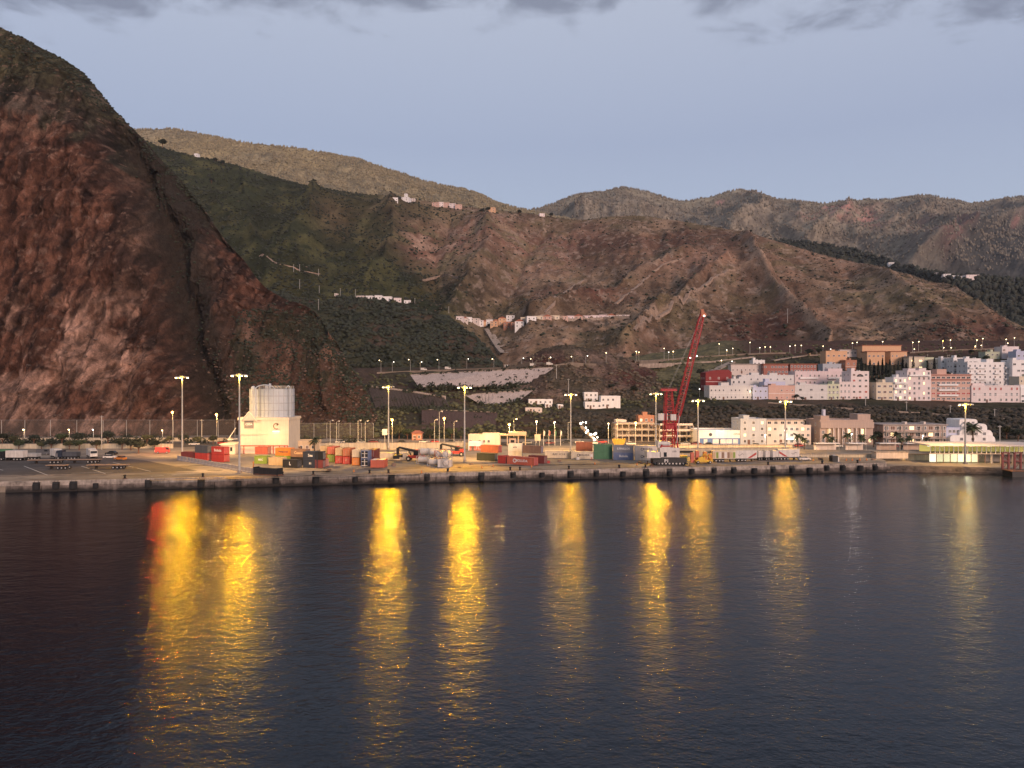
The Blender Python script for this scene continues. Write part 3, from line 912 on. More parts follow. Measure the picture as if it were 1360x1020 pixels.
def patch(name, pts, m, z=Z1):
    return flat(name, [gp(*q, z=z)[:2] for q in pts], z, m)


patch('car_park', [(-200, 633), (150, 629), (262, 625), (190, 611), (150, 607), (-200, 611)], m_asph)
patch('harbour_road', [(-200, 597), (420, 593), (1300, 590), (1300, 585.5), (420, 587), (-200, 589)], m_asph)
lin = MB()
for (a, b_) in (((-20, 619), (4, 624.5)), ((32, 619), (63, 631)), ((108, 619), (140, 629)), ((150, 614), (200, 626)), ((95, 628.5), (150, 627.2)), ((500, 627), (560, 623)), ((200, 633), (258, 628)), ((560, 618), (625, 620))):
    A, B_ = gp(*a, z=Z1), gp(*b_, z=Z1)
    d = (B_ - A); lin.box((A + B_) / 2 + Vector((0, 0, .005)), (d.length, .28, .004), rz=math.atan2(d.y, d.x))
tag(lin.obj('road_markings', m_line), kind='structure')
tyre = MB()
for (a, b_) in (((420, 622), (1100, 612)), ((300, 634), (900, 619)), ((640, 619), (1060, 611.5)), ((200, 638), (560, 629))):
    A, B_ = gp(*a, z=Z1), gp(*b_, z=Z1)
    d = (B_ - A)
    tyre.box((A + B_) / 2 + Vector((0, 0, .001)), (d.length, 1.6, .003), rz=math.atan2(d.y, d.x))
tag(tyre.obj('pavement_strips', mat('rubbed_concrete', (.20, .16, .13), .9, var=.5, scale=.15)), kind='structure')

# ------------------------------------------------------------------ tall floodlight masts
MASTS = [(242, 499, 608, .52), (318, 496, 628, .95), (516, 512, 597, .50), (617, 512, 613, .70), (758, 522, 600, .22), (871, 521, 600, .52), (927, 530, 602, .17), (1043, 531, 602, .25), (1282, 535, 616, .36)]
MLAB = ['tall floodlight mast standing at the barrier left of the silo', 'tallest floodlight mast standing in front of the cement silo', 'floodlight mast rising behind the red container row', 'floodlight mast standing beside the white tank containers',
        'slim floodlight mast behind the long white containers', 'floodlight mast just left of the red crane tower', 'floodlight mast just right of the red crane boom', 'floodlight mast in front of the pale pink office block', 'floodlight mast in front of the lit glass terminal']
for k, (px, yt, yb, pw) in enumerate(MASTS):
    p = gp(px, yb); H = (yb - yt) / F * p.y
    t = thing('floodlight_mast', MLAB[k], 'light mast', p, 0, 'tall floodlight masts on the quay')
    b = MB(); b.cyl((0, 0, .3), (0, 0, H - .6), .34, .20, 10); b.obj('pole', m_galv, t)
    b = MB(); b.box((0, 0, .25), (1.1, 1.1, .5)); b.cyl((0, 0, .5), (0, 0, .75), .42, .34, 10); b.obj('footing', m_conc, t)
    b = MB(); b.box((0, 0, H - .35), (4.6, .13, .13)); b.cyl((0, 0, H - .9), (0, 0, H), .30, .30, 8); b.box((0, -.3, H - .1), (1.5, .9, .08)); b.obj('crossbar', m_galv, t)
    for q, sx in enumerate((-2.1, -.8, .8, 2.1)):
        lit = q in (0, 3) and not (k in (2, 8) and q > 1) or q == 1 + k % 2
        h = MB(); h.box((sx, -.25, H - .62), (.85, .55, .32), rx=R(-18)); hd = h.obj('lamp_head', m_galv, t)
        g = MB(); g.box((sx, -.31, H - .82), (.45, .4, .12) if q in (1, 2) else (.72, .5, .16), rx=R(-18)); g.obj('lamp_glass', m_sod if lit else m_glass, hd)
        if q in (1, 2): b = None
    c = p + Vector((0, -.6, H - 1.3))
    lamp_light(c, 1500 + 2000 * pw, (1, .58, .05), .45)
    lamp_light(c + Vector((0, 1.6, 0)), (95000, 95000, 95000, 100000, 75000, 55000, 40000, 45000, 45000)[k], (1, .57, .19), .5, spot=125, aim=c + Vector((0, 25.6, -24)), blend=.6)
    lamp_light(c, 165000 * pw, (1, .46, .0), .5, spot=82, aim=c + Vector((0, -(44, 27, 36, 28, 33, 33, 32, 32, 29)[k], -26)), blend=1.0)

# ------------------------------------------------------------------ containers
CH, CW = 2.6, 2.44


def container(px, yb, lev, ang, L_, col, label, text=None, tcol=None, size=1.0, logo=False, group='shipping containers on the quay', doors=True, dcol=None, roof=None):
    """px: middle of the near side; yb: row where its stack meets the ground"""
    p = gp(px, yb)
    t = thing('shipping_container', label, 'container', p + Vector((0, 0, .03 + lev * (CH + .03))), R(ang), group)
    m = pm(col)
    b = MB()
    h = L_ / 2
    b.bx(-h + .06, h - .06, .06, CW - .06, .12, CH - .1)
    for sx in (-1, 1):                                                   # corner posts and castings
        for y in (0.08, CW - .08):
            b.box((sx * (h - .08), y, CH / 2), (.17, .17, CH))
    for y in (.05, CW - .05):
        b.box((0, y, .08), (L_ - .3, .12, .16)); b.box((0, y, CH - .06), (L_ - .3, .12, .12))
    n = int(L_ / .55)
    for i in range(n):                                                   # pressed side panels
        x = -h + .3 + (L_ - .6) * (i + .5) / n
        b.box((x, .052, CH / 2), (.22, .04, CH - .34)); b.box((x, CW - .052, CH / 2), (.22, .04, CH - .34))
    b.obj('box_body', m, t)
    b = MB(); b.bx(-h + .2, h - .2, .15, CW - .15, CH - .1, CH - .045); b.obj('roof', pm(roof) if roof else m, t)
    if doors:
        for y in (CW * .27, CW * .73):
            b = MB(); b.box((h - .03, y, CH / 2), (.06, CW * .43, CH - .4)); d = b.obj('door', pm(dcol) if dcol else m, t)
            b = MB()
            for o_ in (-.28, .28): b.cyl((h + .03, y + o_, .25), (h + .03, y + o_, CH - .25), .035, .035, 5)
            b.obj('locking_bar', m_galv, d)
    if text:
        lettering(text, size, tcol or m_letter, t, (size * .5 if logo else 0, .022, CH * .52), bold=.02)
        if logo:
            lg = MB(); r = size * .62; nn = 20
            ring = [(-len(text) * size * .34 + r * math.cos(a), r * math.sin(a) + CH * .5) for a in [2 * math.pi * i / nn for i in range(nn)]]
            lg.prism(ring, .012, .026); ring2 = [(-len(text) * size * .34 + r * .6 * math.cos(a), r * .6 * math.sin(a) + CH * .5) for a in [2 * math.pi * i / nn for i in range(nn)]]
            lg.prism(ring2, .004, .02, 1); lg.obj('round_logo', [tcol or m_letter, m], t)
    return t


# left stack behind the concrete barriers
container(249, 610, 0, -22, 6.1, 'maroon', 'low dark maroon container, leftmost behind the grey concrete barriers')
container(267, 611.5, 0, -26, 6.1, 'red', 'red container under the dark grey one behind the barriers')
container(267, 611.5, 1, -26, 6.1, 'slate', 'dark grey container stacked beside the red lettered one')
container(289, 613.5, 0, -28, 6.1, 'red', 'red container at the bottom, half hidden by the barriers')
container(289, 613.5, 1, -28, 6.1, 'red', 'bright red container with white lettering, top of the left stack', 'Boluda', None, 1.3)
# group in front of the silo
container(346, 616, 0, -12, 4.6, 'lime', 'lime green container with a white name panel below the silo', 'MSC', m_letter, .9)
container(347, 613.5, 1, -12, 4.8, 'coral', 'faded coral container resting on the lime green one')
container(366, 618, 0, -16, 5.4, 'tan', 'tan yellow container on the ground between green and black ones')
container(376, 615.5, 0, -16, 6.1, 'lime', 'lime green container hidden under the orange lettered one')
container(376, 615.5, 1, -16, 6.1, 'orange', 'bright orange container with dark lettering in front of the silo', 'Hapag-Lloyd', m_letter_d, .72)
container(385, 621.5, 0, -20, 5.6, 'dark', 'black container with a white patch on the ground, nearest the quay', 'L', m_letter, 1.5)
container(396, 617.5, 0, -20, 6.1, 'dark', 'black container beneath the brown one with beige letters')
container(396, 617.5, 1, -20, 6.1, 'brown', 'dark brown container with big beige letters on its side', 'Cosco', m_letter_o, 1.25)
container(412, 621.5, 0, -14, 5.2, 'navy', 'navy container with white marks at the bottom of the dark stack', 'F1', m_letter, .9)
container(412, 621.5, 1, -14, 5.2, 'navy', 'navy container with white writing on top of the dark stack', 'Sea', m_letter, 1.2)
container(423.5, 621.8, 0, -8, 2.6, 'maroon', 'short maroon container at the foot of the navy stack')
container(423.5, 621.8, 1, -8, 2.6, 'black', 'short black container on top of the maroon one')
container(429, 620, 0, -8, 2.0, 'coral', 'narrow coral red container end beside the dark stack')
# end-on row
ROW = [(431, 612.5, 'rust', 'tan', 'orange red container end under a tan one, leftmost in the end-on row', 'tan container end on top, leftmost in the end-on row'),
       (440.5, 614, 'lime', 'coral', 'lime green container end between orange neighbours', 'pale coral container end stacked above the lime green one'),
       (451, 616, 'red', 'tan', 'red container end with a pale slash logo, left of its twin', 'tan topped red container end above the left slash logo'),
       (461, 616.8, 'red', 'rust', 'red container end with a pale slash logo, right of its twin', 'brown orange container end above the right slash logo'),
       (473.5, 618.5, 'orange', 'cream', 'orange container end with a pale slash logo', 'cream container end stacked above the orange one'),
       (485.5, 619.8, 'blue', 'blue', 'blue container end with black and white doors at the bottom', 'blue container end with black and white doors on top'),
       (494, 618.2, 'maroon', 'maroon', 'maroon container standing behind the coral pair', 'maroon container on top behind the coral pair')]
for k, (px, yb, c0, c1, l0, l1) in enumerate(ROW):
    for lev, c, lb in ((0, c0, l0), (1, c1, l1)):
        t = container(px, yb, lev, 84, 6.1, c, lb, group='containers standing end-on in a row')
        t.location += Vector((CW / 2, 3.0, 0))
        # the near end: the door end faces the sea
        for ch in list(t.children):
            if ch.name.startswith('door'): ch.rotation_euler = (0, 0, math.pi); ch.location = (0, CW, 0)
        if lev == 0 and k in (2, 3, 4):
            lettering('//', 1.0, m_letter_o, t, (-3.09, CW / 2, 1.4), (math.pi / 2, 0, -math.pi / 2), name='slash_logo')
        if c == 'blue':
            for y in (.62, 1.82):
                b = MB(); b.box((-3.1, y, 1.3), (.05, .86, 2.1)); b.obj('door_panel', pm('black'), t)
            b = MB(); b.box((-3.12, 1.22, 1.3), (.06, .22, 2.3)); b.box((-3.12, 1.22, .35), (.05, 2.0, .18)); b.box((-3.12, 1.22, 1.6), (.05, 2.0, .16)); b.obj('door_bars', pm('white'), t)
for px, lb in ((497.5, 'coral red container end with a white top edge, left of the pair'), (505.5, 'coral red container end with a white top edge, right of the pair')):
    t = container(px, 621.6, 0, 88, 5.6, 'coral', lb, group='containers standing end-on in a row', roof='white')
    t.location += Vector((CW / 2, 2.8, 0))
# cream pair behind them
container(517, 611, 0, -3, 8.0, 'cream', 'long cream container lit by a lamp behind the red row')
container(531, 610.5, 0, -3, 5, 'white', 'short white container end to end with the cream one')
# right stack
container(645, 612, 0, -24, 7.0, 'olive', 'dark olive container lying under the orange brown one', dcol='black')
container(650, 611, 1, -30, 7.4, 'rust', 'orange brown container on top at the left of the middle stack', dcol='red')
container(666, 615.5, 0, -36, 3.0, 'red', 'red container end beside the dark olive one')
container(684, 608.5, 0, -8, 5, 'white', 'white container behind the red one, bottom of two')
container(684, 608.5, 1, -8, 5, 'white', 'white container with small dark marks standing behind the red one', '# &', m_letter_d, .9)
container(691, 617.5, 0, -36, 11.0, 'coral', 'long red orange container with round white logo nearest the quay', 'BOLUDA', m_letter, 1.15, True, dcol='red')
container(706, 612, 1, -24, 7.0, 'brown', 'brown container on top at the right of the middle stack', dcol='purple')
container(712, 615.5, 0, -30, 6, 'maroon', 'maroon container under the brown one')
b = MB(); b.box((0, 0, .35), (1.7, 1.2, .7)); b.box((0, 0, .75), (1.9, 1.4, .12))
t = thing('steel_skip', 'small red steel skip on the ground beside the middle stack', 'skip', gp(727, 615) + Vector((0, 0, .004)))
b.obj('skip_body', pm('red'), t); b = MB(); b.box((0, 0, .84), (1.5, 1.0, .05)); b.obj('lid', pm('maroon'), t)
# long pale row
container(742, 608.3, 0, -4, 10.0, 'cream', 'long cream container with a row of dark marks', 'A/IC  4 5 6', m_letter_d, 1.0)
container(774.5, 609.5, 0, -4, 8.6, 'cream', 'cream container with small round logo at the end of the long row', 'BOLUDA', m_letter_d, .85, True)
container(776, 606, 0, -4, 6.1, 'rust', 'rust red container hidden below the brick red one')
container(776, 606, 1, -4, 6.1, 'rust', 'brick red container standing above the long cream row')
container(801, 609.8, 0, -5, 6.6, 'green', 'green container at the bottom of the green pair')
container(801, 609.8, 1, -5, 6.6, 'green', 'green container on top of the green pair')
container(828, 611, 0, -6, 7.0, 'blue', 'blue grey container with white name panel at the bottom', 'Boluda', m_letter, 1.1)
container(828, 611, 1, -6, 7.0, 'grey', 'pale grey container with wide white lettering on top', 'E.PINILLOS', m_letter, .95)
container(859, 611.5, 0, -6, 8.4, 'white', 'white container with faint logo behind the crane, bottom', 'BOLUDA', m_letter_d, .8, True)
container(859, 611.5, 1, -6, 8.4, 'white', 'white container with faint logo behind the crane, top', 'BOLUDA', m_letter_d, .8, True)
# open dark flat rack on the apron
t = thing('flat_rack', 'long dark open topped steel rack lying on the quay apron', 'flat rack', gp(356, 631) + Vector((0, 0, .02)), R(-24))
b = MB(); b.box((0, 0, .25), (9.2, 2.2, .4)); b.obj('bed', m_rust, t)
for s in (-1, 1):
    b = MB(); b.box((s * 4.5, 0, 1.35), (.2, 2.3, 1.9)); b.box((s * 4.45, 1.1, 1.2), (.25, .2, 2.2)); b.box((s * 4.45, -1.1, 1.2), (.25, .2, 2.2)); b.obj('end_wall', pm('black'), t)
for s in (-1, 1):
    b = MB(); b.box((0, s * 1.08, 1.1), (8.7, .1, 1.4))
    for i in range(12): b.box((-4.1 + i * .745, s * 1.14, 1.1), (.12, .1, 1.5))
    b.box((0, s * 1.1, 1.88), (8.8, .18, .12)); b.obj('side_wall', pm('dark'), t)

# tank containers and the reefer
def tank(px, yb, lev, ang, label, L_=6.0, frame='steel'):
    t = thing('tank_container', label, 'tank container', gp(px, yb) + Vector((0, 0, .03 + lev * (CH + .03))), R(ang), 'white tank containers by the mast')
    b = MB(); b.cyl((-L_ / 2 + .55, 1.22, 1.35), (L_ / 2 - .55, 1.22, 1.35), 1.1, 1.1, 18)
    for s in (-1, 1): b.cyl((s * (L_ / 2 - .55), 1.22, 1.35), (s * (L_ / 2 - .2), 1.22, 1.35), 1.1, .6, 18)
    b.obj('tank', pm('white'), t)
    b = MB()
    for s in (-1, 1):
        x = s * (L_ / 2 - .08)
        for y in (.08, CW - .08): b.box((x, y, CH / 2), (.15, .15, CH))
        for z in (.08, CH - .08): b.box((x, CW / 2, z), (.15, CW, .15))
        b.tube([(x, .1, .1), (x, CW - .1, CH - .1)], .05, 5)
    for y in (.08, CW - .08): b.box((0, y, .1), (L_, .13, .14))
    b.obj('frame', pm(frame), t)
    b = MB(); b.cyl((0, 1.22, 2.4), (0, 1.22, 2.58), .3, .3, 10); b.obj('manhole', m_galv, t)


tank(563, 616.5, 0, -22, 'white tank container on the ground, leftmost of the tank stack')
tank(576, 619.5, 0, -22, 'white tank container on the ground with its end toward the quay', 5.0)
tank(567, 616, 1, -14, 'white tank container on the upper tier, at its left end')
tank(577.5, 617.5, 1, -14, 'white tank container in the middle of the upper tier', 4.6)
tank(590, 619, 1, 72, 'white tank container seen end-on with a brown frame', 5.0, 'rust')
tank(598, 619.5, 1, 78, 'round white tank end at the right of the upper tier', 5.0)
tank(599, 620, 0, 80, 'round white tank end on the ground at the right of the stack', 5.0)
container(590, 620.6, 0, -4, 4.3, 'white', 'white refrigerated container with ribbed end among the tanks', roof='white')

# ------------------------------------------------------------------ concrete barriers and marker post
bmesh_ = None
for i in range(22):
    u = i / 21
    p = gp(238 + 95 * u, 611.2 + 17 * u)
    q = gp(238 + 95 * (u + .01), 611.2 + 17 * (u + .01)); d = q - p
    t = thing('concrete_barrier', f'grey concrete barrier section, {ORD[i]} from the left in the slanting row', 'barrier', p + Vector((0, 0, .004)), math.atan2(d.y, d.x), 'concrete barriers in a slanting row')
    if not bmesh_:
        b = MB(); b.prism([(-1.32, 0), (1.32, 0), (1.32, 1.55), (-1.32, 1.55)], -.16, .16); b.box((0, 0, .2), (2.62, .9, .4)); a = b.obj('panel', mat('barrier_concrete', (.36, .33, .33), .85, var=.2, streak=.5), t)
        b = MB(); b.box((1.33, 0, .8), (.10, .42, 1.6)); c = b.obj('joint_post', m_conc, t); bmesh_ = (a.data, c.data)
    else:
        link('panel', bmesh_[0], t, (0, 0, 0)); link('joint_post', bmesh_[1], t, (0, 0, 0))
t = thing('marker_post', 'white marker post with an orange head at the end of the barriers', 'post', gp(336.5, 630))
b = MB(); b.cyl((0, 0, .004), (0, 0, 1.9), .22, .22, 10); b.obj('post', pm('white'), t)
b = MB(); b.cyl((0, 0, 1.9), (0, 0, 3.4), .16, .16, 8); b.sph((0, 0, 3.6), .28); b.obj('orange_head', pm('orange'), t)

# ------------------------------------------------------------------ cement silo
m_silo = mat('silo_steel', (.34, .385, .46), .6, .0, var=.1, scale=.4, streak=.5)
m_silob = mat('cream_render', (.60, .52, .42), .85, var=.1, scale=.3, streak=.5)
SY = 292.0
sb = gp(351, 603); sc = SY / F
t = thing('cement_silo', 'grey steel cement silo on a cream block with a gabled head, below the red cliff', 'silo', (at(351, 600, SY).x, SY, 3.0))
x_ = lambda px: (px - 351) * sc
z_ = lambda py: CAMZ - (py - 510) * sc - 3.0
b = MB()
b.bx(x_(347), x_(383.5), 0, 15.5, 0.004, z_(558)); b.bx(x_(317), x_(347) - .003, .35, 15.5, .004, z_(558.5)); b.bx(x_(316), x_(384.4), -.25, 16.2, z_(558), z_(554.5)); b.bx(x_(317), x_(383.8), -.12, 0, z_(577), z_(576))
b.obj('base_block', m_silob, t)
for cx, rr, yy, zt in ((358, 6.9, 8.6, 516.5), (331.5, 3.2, 9.5, 517)):
    b = MB(); zb = z_(555)
    zt_ = z_(zt)
    b.cyl((x_(cx), yy, zb), (x_(cx), yy, zt_), rr, rr, 40)
    for i in range(5):
        z = zb + (zt_ - zb) * i / 4
        b.cyl((x_(cx), yy, z - .11), (x_(cx), yy, z + .11), rr + .06, rr + .06, 40, 1)
    for i in range(22):
        a = 2 * math.pi * i / 22
        b.box((x_(cx) + (rr + .02) * math.cos(a), yy + (rr + .02) * math.sin(a), (zb + zt_) / 2), (.07, .16, zt_ - zb - .2), 1, rz=a)
    b.obj('silo_drum', [m_silo, mat('silo_seam', (.27, .28, .31), .7) if cx == 358 else bpy.data.materials['silo_seam']], t)
b = MB()
for rr, cx, yy in ((6.7, 358, 8.6),):
    for z in (z_(514.3), z_(512.8)):
        pts = [(x_(cx) + rr * math.cos(a), yy + rr * math.sin(a), z) for a in [2 * math.pi * i / 24 for i in range(25)]]
        b.tube(pts, .07, 4)
    for i in range(24):
        a = 2 * math.pi * i / 24
        b.cyl((x_(cx) + rr * math.cos(a), yy + rr * math.sin(a), z_(516.5)), (x_(cx) + rr * math.cos(a), yy + rr * math.sin(a), z_(512.8)), .06, .06, 4)
b.obj('top_railing', m_galv, t)
b = MB(); arc = [(x_(335 + 27 * u), 3.2, z_(517) + math.sin(math.pi * u) ** .5 * 1.7) for u in [i / 10 for i in range(11)]]
b.tube(arc, .22, 6); b.tube([(x_(336.5), 2.2, z_(517)), (x_(336.5), 2.2, z_(556))], .28, 6); b.tube([(x_(333), 2.6, z_(517)), (x_(333), 2.6, z_(556))], .18, 6)
b.tube([(x_(377), 2.0, z_(517)), (x_(381), 1.8, z_(512)), (x_(383.4), 1.8, z_(514)), (x_(383.6), 1.8, z_(556))], .2, 6)
b.obj('filling_pipe', m_silo, t)
b = MB(); b.box((x_(347), 7, z_(513.5)), (1.2, 1.2, 1.6)); b.box((x_(351), 7, z_(513)), (.7, .7, 2.2)); b.sph((x_(327), 8, z_(515.5)), .9); b.obj('dust_filter', m_silo, t)
b = MB()
for (q, r_) in (((331.5, 546.5), (319, 561)), ((331.5, 546.5), (343, 561)), ((314, 568), (303.5, 584)), ((303.5, 584), (316, 582.5))):
    A, B_ = Vector((x_(q[0]), -.55, z_(q[1]))), Vector((x_(r_[0]), -.55, z_(r_[1])))
    b.cyl(A, B_, .16, .16, 6)
b.obj('conveyor_gable', pm('white'), t)
b = MB(); b.prism([(x_(331.5), z_(547.5)), (x_(322), z_(558.4)), (x_(341), z_(558.4))], -.5, .34); b.obj('gable_infill', pm('steel'), t)
b = MB(); b.bx(x_(324), x_(336.5), .2, .34, z_(569), z_(558.8)); sg = b.obj('sign_board', mat('sign_grey', (.20, .18, .17), .8), t)
lettering('CEISA', 1.05, m_letter, sg, (x_(330.3), .19, z_(563.6)), bold=.02)
b = MB(); b.tube([(x_(367) + 1.1 * math.cos(a), -.03, z_(566) + 1.1 * math.sin(a)) for a in [.6 + 4.6 * i / 10 for i in range(11)]], .16, 5); b.sph((x_(368.2), -.05, z_(564.2)), .32); b.obj('wall_emblem', mat('emblem_brown', (.15, .09, .06), .8), t)
b = MB(); b.box((x_(367), -.5, z_(571.8)), (2.6, .8, .3)); fx = b.obj('wall_floodlight', m_galv, t)
b = MB(); b.box((x_(367), -.5, z_(572.6)), (2.4, .6, .12)); b.obj('lamp_glass', m_warm, fx)
lamp_light((t.location.x + x_(367), SY - 5, 3 + z_(580)), 1300, (1, .64, .22), .5)
b = MB()
for px in (319, 325, 345, 352, 358, 364, 372, 379, 383): b.box((x_(px), -.9, 1.6), (.25, .25, 3.2))
b.box((x_(351), -.9, 3.2), (19, .3, .25)); b.box((x_(351), -.9, 1.9), (19, .12, .12)); b.obj('loading_frame', pm('red'), t)
b = MB(); b.bx(x_(297), x_(316.2), -3, 8, .004, 3.7); b.bx(x_(296), x_(317), -3.6, 8.2, 3.7, 4.0); b.obj('lean_to_office', m_silob, t)
for k in range(3):
    b = MB(); b.box((x_(301 + 5 * k), -3.03, 2.0), (.8, .08, 1.5)); b.obj('office_window', m_glass, t)
lamp_light((t.location.x + x_(306), SY - 6, 3 + 5.5), 900, (1, .62, .25), .3)

# ------------------------------------------------------------------ harbour crane
m_cr = mat('crane_red', (.44, .028, .030), .5, var=.15, streak=.4)
CYD = 251.0
t = thing('harbour_crane', 'tall red lattice boom harbour crane on a black wheeled chassis at the quay edge', 'crane', (at(888, 617, CYD).x, CYD, 3.0), 0)
k_ = CYD / F
xx = lambda px: (px - 888) * k_
zz = lambda py: CAMZ - (py - 510) * k_ - 3.0
b = MB(); b.bx(xx(866), xx(910), -2.2, 3, .95, 2.15)
b.prism([(xx(874), 2.1), (xx(911), 2.1), (xx(909), 2.75), (xx(878), 2.75)], -2.0, 2.8)
for px in (871, 909): b.bx(xx(px) - .35, xx(px) + .35, -3.6, 4.4, .5, 1.1)
b.obj('chassis', pm('black'), t)
for i in range(9):
    for y in (-2.1, 2.5):
        b = MB(); xw = xx(869 + 4.6 * i); b.cyl((xw, y, .68), (xw, y + .55, .68), .66, .66, 14); b.cyl((xw, y - .03, .68), (xw, y + .58, .68), .3, .3, 10, 1); b.obj('wheel', [m_tyre, m_galv], t)
for px in (863, 913):
    for y in (-3.4, 4.2):
        b = MB(); b.cyl((xx(px), y, .1), (xx(px), y, 1.0), .16, .16, 8); b.box((xx(px), y, .07), (1.3, 1.3, .13)); b.obj('outrigger', m_rust, t)
lettering('P1', 1.5, m_letter, t, (xx(883.5), -2.23, 1.55), bold=.03)
b = MB(); b.bx(xx(858), xx(876), -1.9, 2.6, 2.5, zz(599.5)); b.bx(xx(859), xx(864), -1.6, 2.3, zz(599.5), zz(599.5) + .25); b.obj('counterweight', pm('white'), t)
b = MB(); b.bx(xx(875), xx(901), -1.9, 2.6, 2.76, zz(594)); b.bx(xx(880), xx(884), -1.95, -1.88, zz(606), zz(600), 1); b.obj('machine_house', [pm('white'), m_glass], t)
lettering('LIEB', .8, m_letter_d, t, (xx(894), -1.92, zz(599)))
b = MB(); b.bx(xx(873), xx(889), -1.6, 2.2, zz(594), zz(586)); b.bx(xx(874), xx(888), -1.66, -1.58, zz(591.5), zz(589), 1); b.obj('operator_cab', [pm('white'), pm('steel')], t)
b = MB(); b.tube([(xx(876), -1.7, zz(592)), (xx(893), -1.7, zz(592))], .22, 6); b.tube([(xx(878), -1.75, zz(590)), (xx(876), -1.75, zz(594))], .25, 6); b.obj('cab_gangway', m_cr, t)


def lattice(b, A0, A1, w0, w1, n, up, side, r=.13, r2=.07):
    """four chords from A0 to A1, w0 and w1 half widths, braced on every side"""
    A0, A1 = Vector(A0), Vector(A1)
    st = []
    for i in range(n + 1):
        u = i / n; c = A0.lerp(A1, u); w_ = w0 + (w1 - w0) * u
        st.append([c + side * (sx * w_) + up * (sy * w_) for sx, sy in ((-1, -1), (1, -1), (1, 1), (-1, 1))])
    for i in range(n):
        for q in range(4):
            b.cyl(st[i][q], st[i + 1][q], r, r, 5)
            q2 = (q + 1) % 4
            if i % 2: b.cyl(st[i][q], st[i + 1][q2], r2, r2, 4)
            else: b.cyl(st[i][q2], st[i + 1][q], r2, r2, 4)
            b.cyl(st[i + 1][q], st[i + 1][q2], r2, r2, 4)
    return st


X_, Y_, Z_ = Vector((1, 0, 0)), Vector((0, 1, 0)), Vector((0, 0, 1))
b = MB(); lattice(b, (xx(889), .4, zz(594)), (xx(889.5), .4, zz(545)), 1.55, 1.25, 7, Y_, X_, .19, .09); lattice(b, (xx(889.5), .4, zz(545)), (xx(889), .4, zz(520)), 1.2, .9, 5, Y_, X_, .14, .07)
b.tube([(xx(879), -1.2, zz(592)), (xx(884), -.8, zz(520))], .12, 6); b.tube([(xx(880), 1.8, zz(592)), (xx(884), 1.4, zz(520))], .12, 6)
b.tube([(xx(899), -1.4, zz(594)), (xx(896), -1.1, zz(566))], .28, 6); b.box((xx(891), .4, zz(566)), (3.6, 2.8, 2.0)); b.obj('tower', m_cr, t)
b = MB(); b.box((xx(888), .4, zz(518.3)), (5.2, 3.0, .5)); b.box((xx(887.5), .4, zz(516.8)), (4.8, 2.6, .2))
for px in (877.5, 882, 888, 894, 898): b.cyl((xx(px), -1.0, zz(518)), (xx(px), -1.0, zz(515.2)), .05, .05, 4)
b.tube([(xx(877.5), -1.0, zz(515.3)), (xx(898), -1.0, zz(515.3))], .05, 4); b.obj('head_platform', m_cr, t)
for px, y in ((877, -.6), (883, .2), (893, -.9)):
    b = MB(); b.bx(xx(px) - .9, xx(px) + .9, y - .7, y + .7, zz(558), zz(548 + (px % 3))); b.obj('winch_box', pm('white'), t)
b = MB(); b.tube([(xx(880), -1.8, zz(563)), (xx(898), -1.8, zz(563))], .12, 5); b.tube([(xx(879), -1.8, zz(572)), (xx(898), -1.8, zz(572))], .12, 5)
for px in (880, 884, 888, 892, 897): b.cyl((xx(px), -1.8, zz(572)), (xx(px), -1.8, zz(558)), .07, .07, 4)
b.obj('service_deck', m_cr, t)
B0, B1 = Vector((xx(897), .4, zz(563))), Vector((xx(933), .4, zz(417)))
bd = (B1 - B0).normalized(); bs = bd.cross(Y_).normalized()
b = MB(); lattice(b, B0, B0 + (B1 - B0) * .1, .3, .95, 2, Y_, bs, .15, .08); lattice(b, B0 + (B1 - B0) * .1, B0 + (B1 - B0) * .9, .95, .8, 19, Y_, bs, .13, .07); lattice(b, B0 + (B1 - B0) * .9, B1, .8, .55, 3, Y_, bs, .13, .07)
bo = b.obj('boom', m_cr, t)
b = MB(); hp = B0.lerp(B1, 1.0); b.box(hp, (1.1, 1.7, 1.7)); b.cyl(hp + Vector((.5, -.7, -.3)), hp + Vector((.5, .9, -.3)), .75, .75, 14); b.box(hp + Vector((-.1, 0, 1.1)), (.9, 1.2, .9)); b.obj('sheave_head', pm('rust'), bo)
b = MB(); bp_ = B0.lerp(B1, .60); b.sph(bp_ + Vector((-.6, -1.0, 0)), .22); b.sph(bp_ + Vector((1.6, -1.0, .6)), .22); b.sph(B1 + Vector((.4, -1.0, -.7)), .3); b.obj('boom_lamp', m_wlamp, bo)
b = MB()
for y in (-.6, 1.2): b.cyl((xx(888), y, zz(517)), B1 + Vector((0, y * .4, -.3)), .025, .025, 4)
for y in (-.3, .9): b.cyl((xx(899), y, zz(559)), B1 + Vector((.7, y * .3, -.6)), .03, .03, 4)
b.obj('hoist_ropes', m_galv, t)
b = MB(); b.cyl((xx(897.5), -1.5, zz(588)), (xx(901), -1.5, zz(552)), .14, .14, 6); b.obj('luffing_cylinder', pm('white'), t)

# ------------------------------------------------------------------ reach stackers, trucks, cars
def wheels(t, xs, ys, r, wd=.4):
    for x in xs:
        for y in ys:
            b = MB(); b.cyl((x, y - wd / 2, r + .01), (x, y + wd / 2, r + .01), r, r, 12); b.cyl((x, y - wd / 2 - .02, r + .01), (x, y + wd / 2 + .02, r + .01), r * .5, r * .5, 8, 1)
            b.obj('wheel', [m_tyre, m_galv], t)


